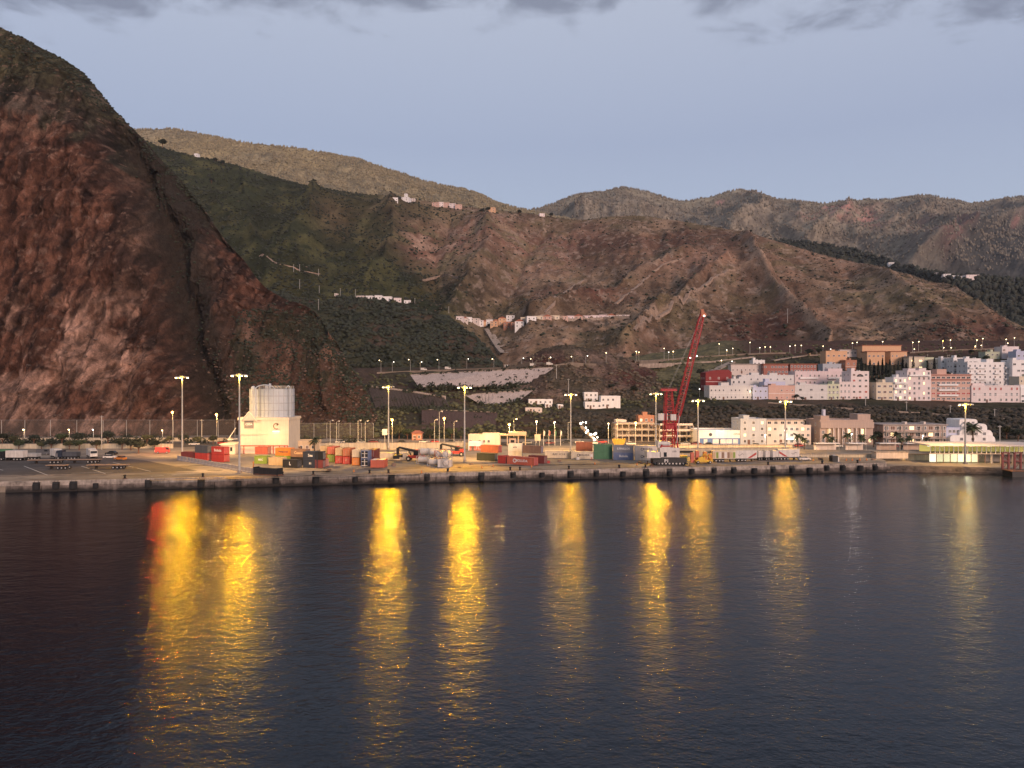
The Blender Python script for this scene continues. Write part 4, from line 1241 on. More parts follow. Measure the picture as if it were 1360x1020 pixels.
def stacker(px, yb, rz, label, sc_=1.0, body='red'):
    t = thing('reach_stacker', label, 'reach stacker', gp(px, yb) + Vector((0, 0, .004)), R(rz), 'reach stackers in the yard')
    t.scale = (sc_,) * 3
    b = MB(); b.box((1.2, 0, 1.5), (5.4, 2.4, 1.0)); b.box((3.4, 0, 2.2), (1.6, 3.0, 1.4)); b.obj('body', pm(body), t)
    b = MB(); b.box((1.2, .2, 2.9), (1.6, 1.6, 1.8)); c = b.obj('cab', m_glass, t)
    b = MB(); b.box((1.2, .2, 3.85), (1.8, 1.8, .12)); b.obj('cab_roof', pm(body), c)
    b = MB(); b.cyl((3.6, -.5, 3.0), (-4.6, -.5, 4.7), .48, .36, 8); b.cyl((-4.4, -.5, 4.7), (-5.2, -.5, 4.5), .36, .3, 8); b.cyl((-.4, -.5, 1.8), (-1.4, -.5, 4.0), .2, .2, 8); b.obj('boom', pm('black'), t)
    b = MB(); b.box((-5.1, -.5, 3.2), (.9, .9, 2.6)); b.box((-5.1, -.5, 1.9), (2.0, 6.0, .5)); b.box((-5.1, -3.2, 1.4), (2.2, .3, .9)); b.box((-5.1, 2.2, 1.4), (2.2, .3, .9)); b.obj('spreader', pm('black'), t)
    wheels(t, (-1.2, 3.2), (-1.4, 1.4), .85, .7)


stacker(548, 612, -4, 'black and red reach stacker left of the tank containers')
stacker(603, 605.5, -6, 'red reach stacker parked farther back behind the floodlight mast', .95)
# yellow hopper
t = thing('yellow_hopper', 'yellow steel hopper raised behind the grey and green containers', 'hopper', gp(822, 598) + Vector((0, 0, .004)))
b = MB(); b.prism([(-2.6, 4.6), (2.6, 4.6), (2.2, 3.2), (1.2, 2.2), (-1.4, 1.9), (-2.4, 3.2)], -1.4, 1.4); b.obj('hopper', pm('yellow'), t)
b = MB()
for x in (-1.8, 1.8):
    for y in (-1.2, 1.2): b.cyl((x, y, 0), (x, y, 3.2), .12, .12, 6)
b.obj('legs_frame', pm('yellow'), t)


def car(px, yb, rz, col, label, z=3.0, Y=None, group='parked cars', van=False, loc=None):
    p = loc if loc is not None else gp(px, yb, z)
    t = thing('parked_car', label, 'van' if van else 'car', Vector(p) + Vector((0, 0, .008)), R(rz), group)
    b = MB()
    if van:
        b.prism([(-2.4, .35), (2.3, .35), (2.4, 1.0), (1.9, 1.25), (1.4, 2.1), (-2.35, 2.15)], -.9, .9)
    else:
        b.prism([(-2.1, .3), (2.1, .3), (2.15, .75), (1.9, .9), (1.0, .98), (-1.9, 1.0), (-2.15, .8)], -.86, .86)
    b.obj('body', pm(col), t)
    b = MB()
    if van: b.prism([(1.42, 1.3), (1.85, 1.3), (1.36, 2.0), (.5, 2.0), (.5, 1.3)], -.92, .92)
    else: b.prism([(1.0, .98), (.45, 1.42), (-1.2, 1.45), (-1.85, 1.0)], -.74, .74)
    b.obj('cabin_glass', m_glass, t)
    if not van:
        b = MB(); b.box((-.4, 0, 1.46), (1.5, 1.36, .05)); b.obj('roof', pm(col), t)
    wheels(t, (-1.3, 1.35), (-.8, .8), .31, .22)
    return t


def trailer(px, yb, rz, L_, col, label, H=2.7, wedge=0, side=None, cab=None, group='lorry trailers on the quay', text=None):
    t = thing('lorry_trailer', label, 'trailer', gp(px, yb) + Vector((0, 0, .004)), R(rz), group)
    b = MB(); b.bx(-L_ / 2, L_ / 2, -1.22, 1.22, 1.15, 1.15 + H); b.obj('box_body', pm(col), t)
    b = MB(); b.bx(-L_ / 2 + .1, L_ / 2 - .1, -.9, .9, .85, 1.13); b.box((L_ * .3, 0, .5), (.15, 1.4, .8)); b.obj('chassis', pm('black'), t)
    wheels(t, (-L_ * .36, -L_ * .36 + 1.2, -L_ * .36 + 2.4), (-1.0, 1.0), .48, .3)
    if wedge:
        s = wedge
        b = MB(); b.prism([(s * L_ * .46, 1.25), (s * L_ * .46, 1.9), (s * L_ * .12, 3.5), (s * L_ * .02, 3.5)] if False else [(s * L_ * .47, 3.3), (s * L_ * .47, 2.5), (s * L_ * .2, 1.3), (s * L_ * .06, 1.3)], -1.25, -1.222); b.obj('red_stripe', pm('red'), t)
        b = MB(); b.tube([(-s * L_ * .25 + 1.0 * u, -1.24, 2.5 + .35 * math.sin(3.1 * u)) for u in (-1, -.5, 0, .5, 1)], .07, 4); b.obj('emblem', m_letter_d, t)
    if side:
        for i in range(8):
            b = MB(); x = -L_ / 2 + L_ * (i + .5) / 8; b.box((x, -1.235, 2.4), (L_ / 10, .03, H * .75)); b.obj('curtain_panel', pm(side[i % len(side)]), t)
    if cab:
        b = MB(); x0 = L_ / 2 + .25; b.prism([(x0, .9), (x0 + 2.2, .9), (x0 + 2.2, 2.0), (x0 + 1.9, 3.2), (x0, 3.3)], -1.2, 1.2); c = b.obj('cab', pm(cab), t)
        b = MB(); b.box((x0 + 2.1, 0, 2.45), (.25, 2.1, .9), ry=R(-14)); b.obj('windscreen', m_glass, c)
        wheels(t, (x0 + 1.3,), (-1.05, 1.05), .5, .3)
    return t


trailer(960.5, 613.3, 2, 7.9, 'cream', 'cream curtain sided trailer with yellow and brown panels', side=['tan', 'lime', 'white', 'brown', 'white', 'brown', 'tan', 'lime'])
trailer(989.5, 612.8, 3, 7.6, 'white', 'white trailer with a red stripe, left of the parked vans', wedge=1)
trailer(1046, 610.8, 3, 7.6, 'white', 'white trailer with a red stripe, right of the parked vans', wedge=-1)
for k, (px, lb) in enumerate(((1009, 'white box van nearest the left striped trailer'), (1018.5, 'white box van with dark window between two others'), (1028, 'white box van with a red front, nearest the right striped trailer'))):
    t = trailer(px, 611, 30, 4.0, 'white', lb, 2.2, cab='red' if k == 2 else 'white', group='white box vans parked on the quay'); t['category'] = 'van'
car(1068, 611.4, 4, 'white', 'white estate car parked right of the striped trailers')
# orange yard machine
t = thing('yard_machine', 'orange and yellow yard machine with a low jib right of the crane', 'machine', gp(934, 615.5) + Vector((0, 0, .004)), R(3))
b = MB(); b.box((0, 0, .9), (5.6, 2.2, .5)); b.box((-.8, 0, 1.6), (2.2, 1.8, 1.0)); b.obj('base_frame', pm('yellow'), t)
for x, h_ in ((-3.6, 3.4), (-1.9, 3.9), (.8, 3.6), (2.6, 2.8)):
    b = MB(); b.box((x, .8, h_ / 2 + .3), (1.1, 1.2, h_)); b.box((x, .1, h_ / 2 + .2), (1.3, .15, .2)); b.obj('orange_stack', pm('coral' if x < 0 else 'orange'), t)
b = MB(); b.tube([(-2.6, -.7, .8), (.4, -.7, 3.4), (3.2, -.7, 1.0)], .14, 6); b.tube([(.4, -.7, 3.4), (.4, -.7, .9)], .1, 6); b.obj('jib', pm('yellow'), t)
wheels(t, (-2.1, 2.1), (-1, 1), .5, .4)
t = thing('lime_tarpaulin_crate', 'lime yellow covered crate between the crane and the orange machine', 'crate', gp(905, 612) + Vector((0, 0, .004)))
b = MB(); b.box((0, 0, .9), (3.6, 2, 1.8)); b.obj('crate', pm('lime'), t); b = MB(); b.box((0, 0, 1.86), (3.8, 2.2, .14)); b.obj('cover', pm('yellow'), t)
t = thing('kiosk', 'black cube kiosk with a white side on the right of the quay', 'kiosk', gp(1107, 613) + Vector((0, 0, .004)), R(10))
b = MB(); b.box((0, 0, 1.05), (2.1, 2.1, 2.1)); b.obj('cabin', pm('black'), t); b = MB(); b.box((1.35, .2, .75), (.7, 1.8, 1.5)); b.obj('white_side', pm('white'), t); b = MB(); b.box((-.1, 0, 2.25), (1.2, 1.3, .3)); b.obj('roof_unit', pm('steel'), t)
t = thing('coil_sign', 'small white and red danger post beside the long cream row', 'sign post', gp(785.5, 611.3))
b = MB(); b.cyl((0, 0, 0.004), (0, 0, 2.4), .1, .1, 6); b.obj('post', pm('red'), t); b = MB(); b.box((0, -.1, 1.7), (.9, .08, 1.0)); b.obj('plate', pm('white'), t)
t = thing('concrete_block', 'white concrete block in front of the long cream row', 'block', gp(767.5, 610.2)); b = MB(); b.prism([(-.6, .004), (.6, .004), (.3, .9), (-.3, .9)], -.5, .5); b.obj('block', pm('white'), t); b = MB(); b.tube([(-.2, 0, .9), (0, 0, 1.15), (.2, 0, .9)], .05, 5); b.obj('lifting_eye', m_rust, t)

# left lorry park
def lorry(px, yb, rz, label, boxcol, cabcol, L_=6.5, H=2.4):
    t = trailer(px, yb, rz, L_, boxcol, label, H, cab=cabcol, group='lorries in the left yard'); t['category'] = 'lorry'; t.name = 'parked_lorry'
    return t


lorry(5, 610, 4, 'lorry with a green box at the left edge of the yard', 'green', 'white', 5)
lorry(22, 611.5, 176, 'white lorry beside a black tractor at the left of the yard', 'white', 'black', 6.4)
lorry(43, 610.5, 175, 'low pale grey lorry left of the white cab lorry', 'steel', 'white', 5, 1.2)
lorry(74, 609, -40, 'white lorry whose boxy cab faces the quay', 'white', 'white', 4.2)
lorry(95, 610, 178, 'blue grey tipper lorry between the white lorries', 'slate', 'navy', 5.2, 1.5)
lorry(121, 608.5, -50, 'white lorry with dark windscreen nearest the tall tree', 'white', 'white', 4.0)
car(146, 609, 10, 'white', 'white saloon car at the right end of the lorry row')
car(148, 604, 175, 'dark', 'dark saloon car behind the white one at the lorry row')
car(58, 604, 12, 'slate', 'dark grey car behind the low pale lorry', van=True)
car(160, 611, 160, 'orange', 'orange pick-up car beside the flat trailers')


def flatbed(px, yb, rz, L_, label):
    t = thing('flatbed_trailer', label, 'trailer', gp(px, yb) + Vector((0, 0, .004)), R(rz), 'empty flatbed trailers in the left yard')
    b = MB(); b.box((0, 0, 1.25), (L_, 2.4, .22)); b.obj('deck', mat('deck_wood', (.30, .20, .14), .8) if 'deck_wood' not in bpy.data.materials else bpy.data.materials['deck_wood'], t)
    b = MB(); b.box((0, -.5, 1.0), (L_ * .95, .15, .3)); b.box((0, .5, 1.0), (L_ * .95, .15, .3)); b.box((-L_ * .3, 0, .55), (.2, 1.5, 1.0)); b.obj('chassis', pm('dark'), t)
    wheels(t, (L_ * .16, L_ * .16 + 1.25, L_ * .16 + 2.5), (-1, 1), .48, .32)


flatbed(62, 615.5, 3, 11.5, 'empty flatbed trailer, longest and leftmost of the row')
flatbed(112, 615, 3, 11, 'empty flatbed trailer right behind the long one')
flatbed(144, 622.5, 2, 12.6, 'empty flatbed trailer nearest the quay')
flatbed(76, 623, -4, 6.2, 'short empty flatbed trailer parked alone on the asphalt')
t = thing('security_vehicle', 'white and red service vehicle with glowing red lights by the barriers', 'vehicle', gp(216, 602) + Vector((0, 0, .008)), R(20))
b = MB(); b.prism([(-2.6, .4), (2.6, .4), (2.6, 1.4), (2.0, 2.3), (-2.6, 2.4)], -1, 1); b.obj('body', pm('red'), t)
b = MB(); b.prism([(1.5, 1.45), (2.5, 1.45), (2.0, 2.15), (1.0, 2.15)], -1.03, 1.03); b.obj('cab_glass', m_glass, t)
for y in (-.7, .7):
    b = MB(); b.box((-2.65, y, 1.1), (.12, .35, .35)); b.obj('tail_light', m_red_glow, t)
b = MB(); b.box((0, 0, 2.6), (.5, 1.5, .3)); b.obj('beacon_bar', m_red_glow, t)
wheels(t, (-1.6, 1.6), (-.9, .9), .42, .28)
lamp_light(t.location + Vector((-.3, -2.2, 9.5)), 2200, (1, .05, .02), .3)  # red light added high above the vehicle, without a fixture, for its water streak
# ------------------------------------------------------------------ what the eye meets on the ground
allv, allf, off = [], [], 0
for P_, F_ in TERRAIN:
    allv.append(P_); allf.append(F_ + off); off += len(P_)
allv.append(np.array([[-900, 150, 3.0], [900, 150, 3.0], [900, 900, 3.0], [-900, 900, 3.0]])); allf.append(np.array([[0, 1, 2, 3]]) + off)
BVH = BVHTree.FromPolygons(np.concatenate(allv).tolist(), np.concatenate(allf).tolist())
EYE = Vector((0, 0, CAMZ))


def hit(px, py):
    d = at(px, py, 1.0) - EYE
    h = BVH.ray_cast(EYE + d * 150, d.normalized(), 20000)
    return h[0] if h[0] else at(px, py, 900)


def ground_z(x, y):
    h = BVH.ray_cast(Vector((x, y, 2000)), Vector((0, 0, -1)), 4000)
    return h[0].z if h[0] else 3.0


# ------------------------------------------------------------------ buildings
WC = dict(white=(.80, .77, .75), grey=(.62, .60, .585), lav=(.50, .52, .66), coral=(.60, .39, .32), pink=(.74, .64, .62), rose=(.66, .54, .54), cream=(.66, .57, .44), lime=(.56, .58, .42), orange=(.66, .40, .24),
          brick=(.34, .14, .11), redwall=(.22, .035, .035), brown=(.42, .32, .28), blue=(.12, .20, .40), pale=(.64, .55, .50), concrete=(.32, .275, .24), tan=(.58, .44, .30), greyblue=(.44, .46, .50), green=(.46, .48, .36), terra=(.42, .20, .13))
WM = {}


def wm(k):
    if k not in WM: WM[k] = mat('render_' + k, WC[k], .9, var=.09, scale=.25, streak=.6)
    return WM[k]


m_roof = mat('flat_roof', (.34, .29, .27), .9, var=.2)
m_tile = mat('red_roof_tiles', (.36, .13, .08), .85, var=.25, scale=1.2)
m_sh = mat('shutter_brown', (.16, .085, .06), .7)
m_redwin = mat('red_shutters', (.45, .07, .05), .7)
m_win_lit = glow('lit_room', (1.0, .72, .36), 1.6)
m_win_sky = mat('window_glass', (.10, .11, .13), .15, var=.3, scale=.4)
m_trim = mat('white_trim', (.72, .68, .66), .8)
WMESH = {}


def window_mesh(w, h, kind):
    key = (round(w, 1), round(h, 1), kind)
    if key not in WMESH:
        b = MB()
        w, h = key[0], key[1]
        b.bx(-w / 2, w / 2, -.03, .10, 0, h, 1)
        for x in (-w / 2, w / 2): b.bx(x - .07, x + .07, -.09, .08, -.05, h + .05)
        b.bx(-w / 2, w / 2, -.08, .08, h - .06, h + .06); b.bx(-w / 2 - .12, w / 2 + .12, -.16, .08, -.12, 0)
        if w > .9: b.bx(-.04, .04, -.06, .08, 0, h - .06)
        o = b.obj('window', [m_trim, {'g': m_win_sky, 'l': m_win_lit, 's': m_sh, 'r': m_redwin, 'd': m_glass}[kind]])
        WMESH[key] = o.data
        bpy.data.objects.remove(o)
    return WMESH[key]


def house(name, label, px0, px1, yt, yb, col, floors=2, wins=3, Y=None, dep=11, rz=0.0, roof='flat', kinds='ggglgsgd', cat='house', group=None, wsize=(1.15, 1.2), balcony=None, top=None, skip0=False, bays=None, rnd=None, side=True, Z=None):
    """front base centre stands where the photograph's column and row meet the ground; parts: wall, roof, window, door, balcony"""
    mx = (px0 + px1) / 2
    p = hit(mx, yb) if Y is None else at(mx, yb, Y)
    sc_ = p.y / F
    w, h = (px1 - px0) * sc_, (yb - yt) * sc_
    t = thing(name, label, cat, p, R(rz), group)
    b = MB()
    b.bx(-w / 2, w / 2, 0, dep, -5, h)
    if bays:                                                           # shallow projecting bays
        for u0, u1 in bays: b.bx(-w / 2 + w * u0, -w / 2 + w * u1, -.6, 0, -5, h * .97)
    b.obj('wall', wm(col), t)
    if roof == 'flat':
        b = MB(); b.bx(-w / 2 - .12, w / 2 + .12, -.12, dep + .12, h, h + .18); pt = .55
        for a in ((-w / 2, w / 2, -.05, .15), (-w / 2, w / 2, dep - .15, dep + .05)): b.bx(*a, h + .18, h + pt)
        for x in (-w / 2, w / 2 - .2): b.bx(x, x + .2, .15, dep - .15, h + .18, h + pt)
        b.obj('roof', wm(col) if top is None else top, t)
    elif roof == 'tile':
        b = MB(); r = min(2.6, dep * .22)
        b.add([(-w / 2 - .4, -.5, h), (w / 2 + .4, -.5, h), (w / 2 + .4, dep + .5, h), (-w / 2 - .4, dep + .5, h), (-w / 2 + dep * .25, dep / 2, h + r), (w / 2 - dep * .25, dep / 2, h + r)],
              [(0, 1, 5, 4), (1, 2, 5), (2, 3, 4, 5), (3, 0, 4), (3, 2, 1, 0)])
        b.bx(-w / 2 - .4, w / 2 + .4, -.5, dep + .5, h - .18, h - .02); b.obj('roof', m_tile, t)
    elif roof == 'lid':
        b = MB(); b.bx(-w / 2 - .5, w / 2 + .5, -.7, dep + .5, h, h + .5); b.obj('roof', top or m_roof, t)
    fh = h / floors
    n = 0
    hsh = int(px0 * 13 + px1 * 7); skipn = (0, 2, 3, 1)[hsh % 4]
    if wsize == (1.25, 1.35): wsize = ((1.0, 1.3), (1.6, 1.25), (1.25, 1.6), (.9, 1.0), (2.0, 1.2))[hsh % 5]
    for f in range(floors):
        if skip0 and f == 0: continue
        for i in range(wins):
            if wins > 3 and (i * 7 + f * 11 + int(px1) * 3) % 9 < skipn: continue
            x = -w / 2 + w * (i + .5) / wins
            k = kinds[(i * 5 + f * 3 + int(px0)) % len(kinds)]
            hh = min(wsize[1], fh * .55); ww = min(wsize[0], w / wins * .7)
            y0 = -.605 if bays and any(u0 * w - w / 2 < x < u1 * w - w / 2 for u0, u1 in bays) else -.003
            link('window', window_mesh(ww, hh, k), t, (x, y0, f * fh + fh * .32)); n += 1
    if side and rz >= 0 and floors > 1:                                # a few windows on the flank
        for f in range(floors):
            for y in (dep * .3, dep * .7): link('window', window_mesh(1.0, min(1.2, fh * .5), 'g'), t, (-w / 2 if mx > HX else w / 2, y, f * fh + fh * .34), -math.pi / 2 if mx > HX else math.pi / 2)
    if balcony:
        for (u0, u1, f0, f1) in balcony:
            for f in range(f0, f1):
                b = MB(); x0, x1 = -w / 2 + w * u0, -w / 2 + w * u1
                b.bx(x0, x1, -1.3, -.01, f * fh - .1, f * fh + .1); b.bx(x0, x1, -1.3, -1.18, f * fh + .1, f * fh + 1.0)
                for x in (x0, x1 - .12): b.bx(x, x + .12, -1.18, -.01, f * fh + .1, f * fh + 1.0)
                b.obj('balcony', wm('white'), t)
    if not skip0:
        b = MB(); b.bx(-w * .18 - .55, -w * .18 + .55, -.10, .05, -.05, 2.15); b.obj('door', m_sh, t)
    if rnd:                                                             # roof-top boxes: stair heads, water tanks
        for (u0, u1, hh) in rnd:
            b = MB(); b.bx(-w / 2 + w * u0, -w / 2 + w * u1, 1.5, dep * .6, h + .2, h + .2 + hh); b.bx(-w / 2 + w * u0 - .1, -w / 2 + w * u1 + .1, 1.4, dep * .6 + .1, h + .2 + hh, h + .35 + hh); b.obj('roof_box', wm(col), t)
    t['_w'] = w; t['_h'] = h
    return t


# upper town, back to front
TOWN = [
    ('school', 'long peach school block with a red brown roof edge, highest above the cypresses', 1145, 1197, 459, 474, 'orange', 1, 9, 640, 14, 'lid', 'ssgs'),
    ('school', 'left peach pavilion with red eaves in front of the long school block', 1152, 1175, 467, 487, 'orange', 2, 4, 612, 12, 'lid', 'sgsg'),
    ('school', 'right peach pavilion with red eaves in front of the long school block', 1183, 1204.5, 467, 487, 'orange', 2, 4, 612, 12, 'lid', 'sgsg'),
    ('house', 'cream orange house with flat roof left of the cypress row', 1097, 1125, 467, 486, 'orange', 2, 4, 600, 12, 'flat', 'gsgd'),
    ('house', 'terracotta house tucked below the cream orange one', 1123, 1138, 479, 494, 'terra', 2, 2, 590, 10, 'flat', 'gsgd'),
    ('house', 'pale lavender house with a jutting terrace under the cream orange one', 1093, 1117, 484, 500, 'greyblue', 2, 3, 575, 10, 'flat', 'gdgd'),
    ('hall', 'long low white roofed hall behind the cream orange house', 1115, 1138, 464.5, 472, 'pale', 1, 5, 650, 9, 'lid', 'gd'),
    ('house', 'yellow lit house with wide bright windows right of the cypresses', 1207, 1228, 474, 492, 'cream', 2, 2, 600, 10, 'lid', 'll'),
    ('house', 'pale green house joined to the yellow lit one', 1228, 1241, 475.5, 492, 'lime', 2, 2, 600, 10, 'flat', 'gd'),
    ('house', 'small green box house alone above the apartments', 1308.5, 1328, 468, 480, 'green', 2, 3, 640, 9, 'flat', 'gd'),
    ('house', 'pink house on the upper road beside the blue one', 1331, 1353, 461, 482, 'pink', 3, 4, 640, 11, 'flat', 'gsgd'),
    ('house', 'pale blue house at the right edge on the upper road', 1350, 1378, 467, 486, 'lav', 2, 4, 625, 11, 'flat', 'gdgd'),
    ('terrace_house', 'long low peach building with red awnings above the red house', 971, 1015, 484, 496, 'pale', 1, 8, 565, 9, 'lid', 'sgss'),
    ('terrace_house', 'long red brick building with white windows, left one of two', 1014, 1047, 484, 497, 'brick', 2, 7, 560, 9, 'lid', 'lgg'),
    ('terrace_house', 'long red brick building with white windows, right one of two', 1049, 1085, 484, 496, 'brick', 2, 8, 560, 9, 'lid', 'gl'),
    ('house', 'small white house above the long red buildings', 1000, 1016, 479, 487, 'white', 1, 3, 590, 8, 'flat', 'gd'),
    ('house', 'white cottage with a rounded top behind the cypress house', 1250, 1266, 476, 493, 'white', 2, 3, 585, 9, 'flat', 'gdgd'),
    ('house', 'white cottage with stepped roof left of the big apartments', 1266, 1283, 476, 497, 'white', 3, 3, 575, 9, 'flat', 'gdgd'),
    ('house', 'greyish cream house peeping behind the white cottages', 1240, 1254, 478, 495, 'cream', 2, 2, 590, 9, 'flat', 'gdgd'),
    ('house', 'white upper house just left of the apartment block roof', 1281, 1303, 477, 500, 'white', 3, 4, 560, 9, 'flat', 'gdg'),
    ('apartment_block', 'big white apartment block with rows of balconies, tallest in the town', 1285, 1345, 482, 519, 'white', 5, 9, 520, 13, 'flat', 'gdsgdl'),
    ('apartment_block', 'tall white block at the right edge behind the beige house', 1345, 1372, 479, 522, 'white', 5, 5, 515, 13, 'flat', 'gdsg'),
    ('house', 'beige house at the right edge below the tall white block', 1354, 1378, 501, 528, 'cream', 3, 4, 492, 11, 'flat', 'gdg'),
    ('apartment_block', 'long rose pink block with a row of arched windows behind the front houses', 1056, 1131, 494, 521, 'rose', 3, 13, 505, 13, 'flat', 'dgsd'),
    ('house', 'long grey white house behind the coral one', 985, 1054, 499, 524, 'grey', 3, 8, 500, 12, 'flat', 'gdg'),
    ('house', 'red gabled house without windows, leftmost of the upper town', 937, 972, 496, 518, 'redwall', 2, 3, 505, 12, 'flat', 'ss'),
    ('house', 'grey white house stepping up behind the long pale front', 971, 992, 504, 526, 'grey', 3, 3, 492, 10, 'flat', 'gd'),
    ('house', 'lavender blue house behind the coral one', 1015, 1043, 508, 526, 'lav', 2, 4, 488, 10, 'flat', 'gdg'),
    ('house', 'tall pink and white house on the bluff with a fan window at its top', 1130, 1154.5, 494, 531.5, 'pink', 5, 3, 478, 12, 'flat', 'gdsr'),
    ('house', 'long pale grey front with a row of big dark windows on the bluff', 942, 1001, 513, 531.5, 'grey', 2, 11, 476, 12, 'flat', 'gdgd'),
    ('house', 'lavender house with one wide dark window on the bluff', 1000, 1020.5, 515, 531.5, 'lav', 2, 3, 475, 12, 'flat', 'dgd'),
    ('house', 'coral pink house with red shutters on the bluff', 1020.5, 1056, 513, 532, 'coral', 2, 5, 475, 12, 'flat', 'rgrl'),
    ('house', 'plain pale grey house without many windows on the bluff', 1056, 1099, 512, 532, 'grey', 2, 3, 475, 12, 'flat', 'gd'),
    ('house', 'narrow cream green house with framed windows on the bluff', 1099, 1115, 511, 532, 'lime', 3, 3, 475, 12, 'flat', 'gd'),
    ('house', 'pale pink house next to the tall pink and white one', 1115, 1130, 508, 531.5, 'pink', 3, 3, 476, 12, 'flat', 'gd'),
    ('house', 'cream house standing alone right of the gap on the bluff', 1163.5, 1187, 509, 532, 'cream', 3, 3, 475, 12, 'flat', 'gsl'),
    ('house', 'narrow white house with orange lit balcony bands', 1187, 1204.5, 502, 532, 'white', 4, 3, 475, 12, 'flat', 'lslg'),
    ('apartment_block', 'pale pink apartment block with a lit top terrace', 1204.5, 1237, 493, 532.5, 'pink', 6, 5, 475, 13, 'flat', 'gsgdlg'),
    ('apartment_block', 'coral block with a red top band and a penthouse', 1237, 1289, 498, 533, 'coral', 5, 8, 476, 13, 'flat', 'rglgd'),
    ('apartment_block', 'pale white block with red framed windows right of the coral one', 1291, 1353.5, 513, 535, 'pink', 3, 9, 474, 13, 'flat', 'gdrrg'),
    ('house', 'white house with red corner at the right edge on the bluff', 1355, 1382, 516, 536, 'white', 3, 4, 474, 12, 'flat', 'rgd'),
]
for (nm, lb, x0, x1, yt, yb, c, fl, wn, Y, dp, rf, kd) in TOWN:
    bal = None; rb = None; bays = None
    if 'rows of balconies' in lb: bal = [(.02, .14, 1, 5), (.20, .40, 1, 5), (.58, .70, 1, 5), (.82, .98, 1, 5)]; rb = [(.45, .6, 2.4)]
    if 'lit top terrace' in lb: bal = [(.06, .94, 5, 6)]; rb = [(.1, .4, 1.5), (.55, .85, 1.7)]
    if 'penthouse' in lb: rb = [(.18, .42, 3.4)]; bal = [(.18, .42, 1, 4), (.42, .66, 1, 4)]
    if 'red framed' in lb: rb = [(.05, .3, 1.6)]
    if 'lit balcony bands' in lb: bal = [(.04, .96, 2, 4)]
    if 'grey white' in lb: rb = [(.2, .35, 1.8), (.55, .7, 1.5)]
    if 'long rose pink' in lb: rb = [(.6, .85, 2.0)]
    if rb is None and rf == 'flat' and x1 - x0 > 14: rb = [(.08 + (x0 % 5) * .1, .26 + (x0 % 5) * .1, 1.3 + (x1 % 3) * .4)]
    if bal is None and fl >= 3 and int(x0) % 3 == 0: bal = [(.08, .40, 1, fl), (.58, .92, 1, fl)]
    rz_ = ((x0 * 7) % 9 - 4) * .8
    t = house(nm, lb, x0, x1, yt, yb, c, fl, wn, Y, dp, rz_, rf, kd.replace('l', 'g', 1) if 'lit' not in lb and 'bright' not in lb else kd, {'school': 'school', 'hall': 'hall', 'apartment_block': 'apartments'}.get(nm, 'house'), 'buildings of the upper town', balcony=bal, rnd=rb, bays=bays,
              wsize=(2.6, 1.3) if 'bright' in lb else (1.25, 1.35), top=m_tile if rf == 'lid' and c in ('orange', 'brick') else None)
    w_, h_ = t['_w'], t['_h']
    rr_ = random.Random(int(x0 * 31))
    if rf == 'flat':                                                   # tanks and aerials on the roof
        for _ in range(1 + int(w_ / 9)):
            x = rr_.uniform(-w_ * .42, w_ * .42); y = rr_.uniform(2, dp - 2)
            b = MB()
            if rr_.random() < .55: b.cyl((x, y, h_ + .2), (x, y, h_ + 1.3), .5, .5, 10); b.obj('water_tank', pm('white' if rr_.random() < .6 else 'steel'), t)
            else:
                b.cyl((x, y, h_ + .2), (x, y, h_ + 2.9), .05, .04, 4); b.box((x, y, h_ + 2.7), (1.3, .05, .05)); b.box((x, y, h_ + 2.4), (.9, .05, .05)); b.obj('aerial', m_galv, t)
        if rr_.random() < .6:
            b = MB(); b.bx(-w_ / 2, w_ / 2, -.08, -.004, h_ * .5 - .1, h_ * .5 + .12); b.obj('string_course', wm('white' if c != 'white' else 'grey'), t)
    if 'fan window' in lb:
        b = MB(); b.prism([(2.2 * math.cos(a), h_ - 3.0 + 1.6 * math.sin(a)) for a in [math.pi * i / 8 for i in range(9)]], -.12, .05); b.obj('fan_window', m_glass, t)
    if 'red gabled' in lb:
        b = MB(); b.prism([(-w_ / 2 - .3, h_ + .56), (w_ / 2 + .3, h_ + .56), (w_ / 2 - 2, h_ + 2.6), (-w_ / 2 + 6, h_ + 2.2)], .3, 11.5); b.obj('gable', wm('redwall'), t)
    if 'red top band' in lb:
        b = MB(); b.bx(-w_ / 2 - .3, w_ / 2 + .3, -.35, -.13, h_ * .80, h_ * .84); b.bx(-w_ / 2 - .3, w_ / 2 + .3, -.35, -.13, h_ - .3, h_ + .3); b.obj('red_band', wm('brick'), t)

# seafront row
t = house('warehouse', 'white warehouse with blue gates and a round emblem on the seafront', 928, 984, 573, 590.2, 'white', 1, 1, None, 18, 0, 'flat', 'd', 'warehouse', side=False, skip0=True)
w_, h_ = t['_w'], t['_h']
b = MB(); b.bx(-w_ / 2 + .4, w_ / 2 - .4, -.06, -.004, .05, h_ * .48); b.obj('blue_gate_band', wm('blue'), t)
for u, ww in ((.16, 1.6), (.42, 3.4), (.56, 3.0), (.72, 2.6), (.87, 2.2)):
    b = MB(); x = -w_ / 2 + w_ * u; b.bx(x - ww / 2, x + ww / 2, -.14, -.064, .4, h_ * .40); b.obj('white_gate', m_trim, t)
b = MB(); b.prism([(-w_ * .22 + .75 * math.cos(a), h_ * .76 + .75 * math.sin(a)) for a in [2 * math.pi * i / 16 for i in range(16)]], -.08, -.004); b.obj('round_emblem', m_letter_d, t)
lettering('OPDR', 1.1, m_redwin, t, (w_ * .40, -.03, h_ * .78))
lamp_light(t.location + Vector((0, -3, h_ + .5)), 220, (1, .93, .8), .3)
t = house('office_block', 'plain grey office block beside the blue gated warehouse', 983.5, 1018, 557.5, 590.3, 'greyblue', 4, 3, None, 14, 0, 'flat', 'gdld', 'office', skip0=False, rnd=[(.15, .38, 1.6)])
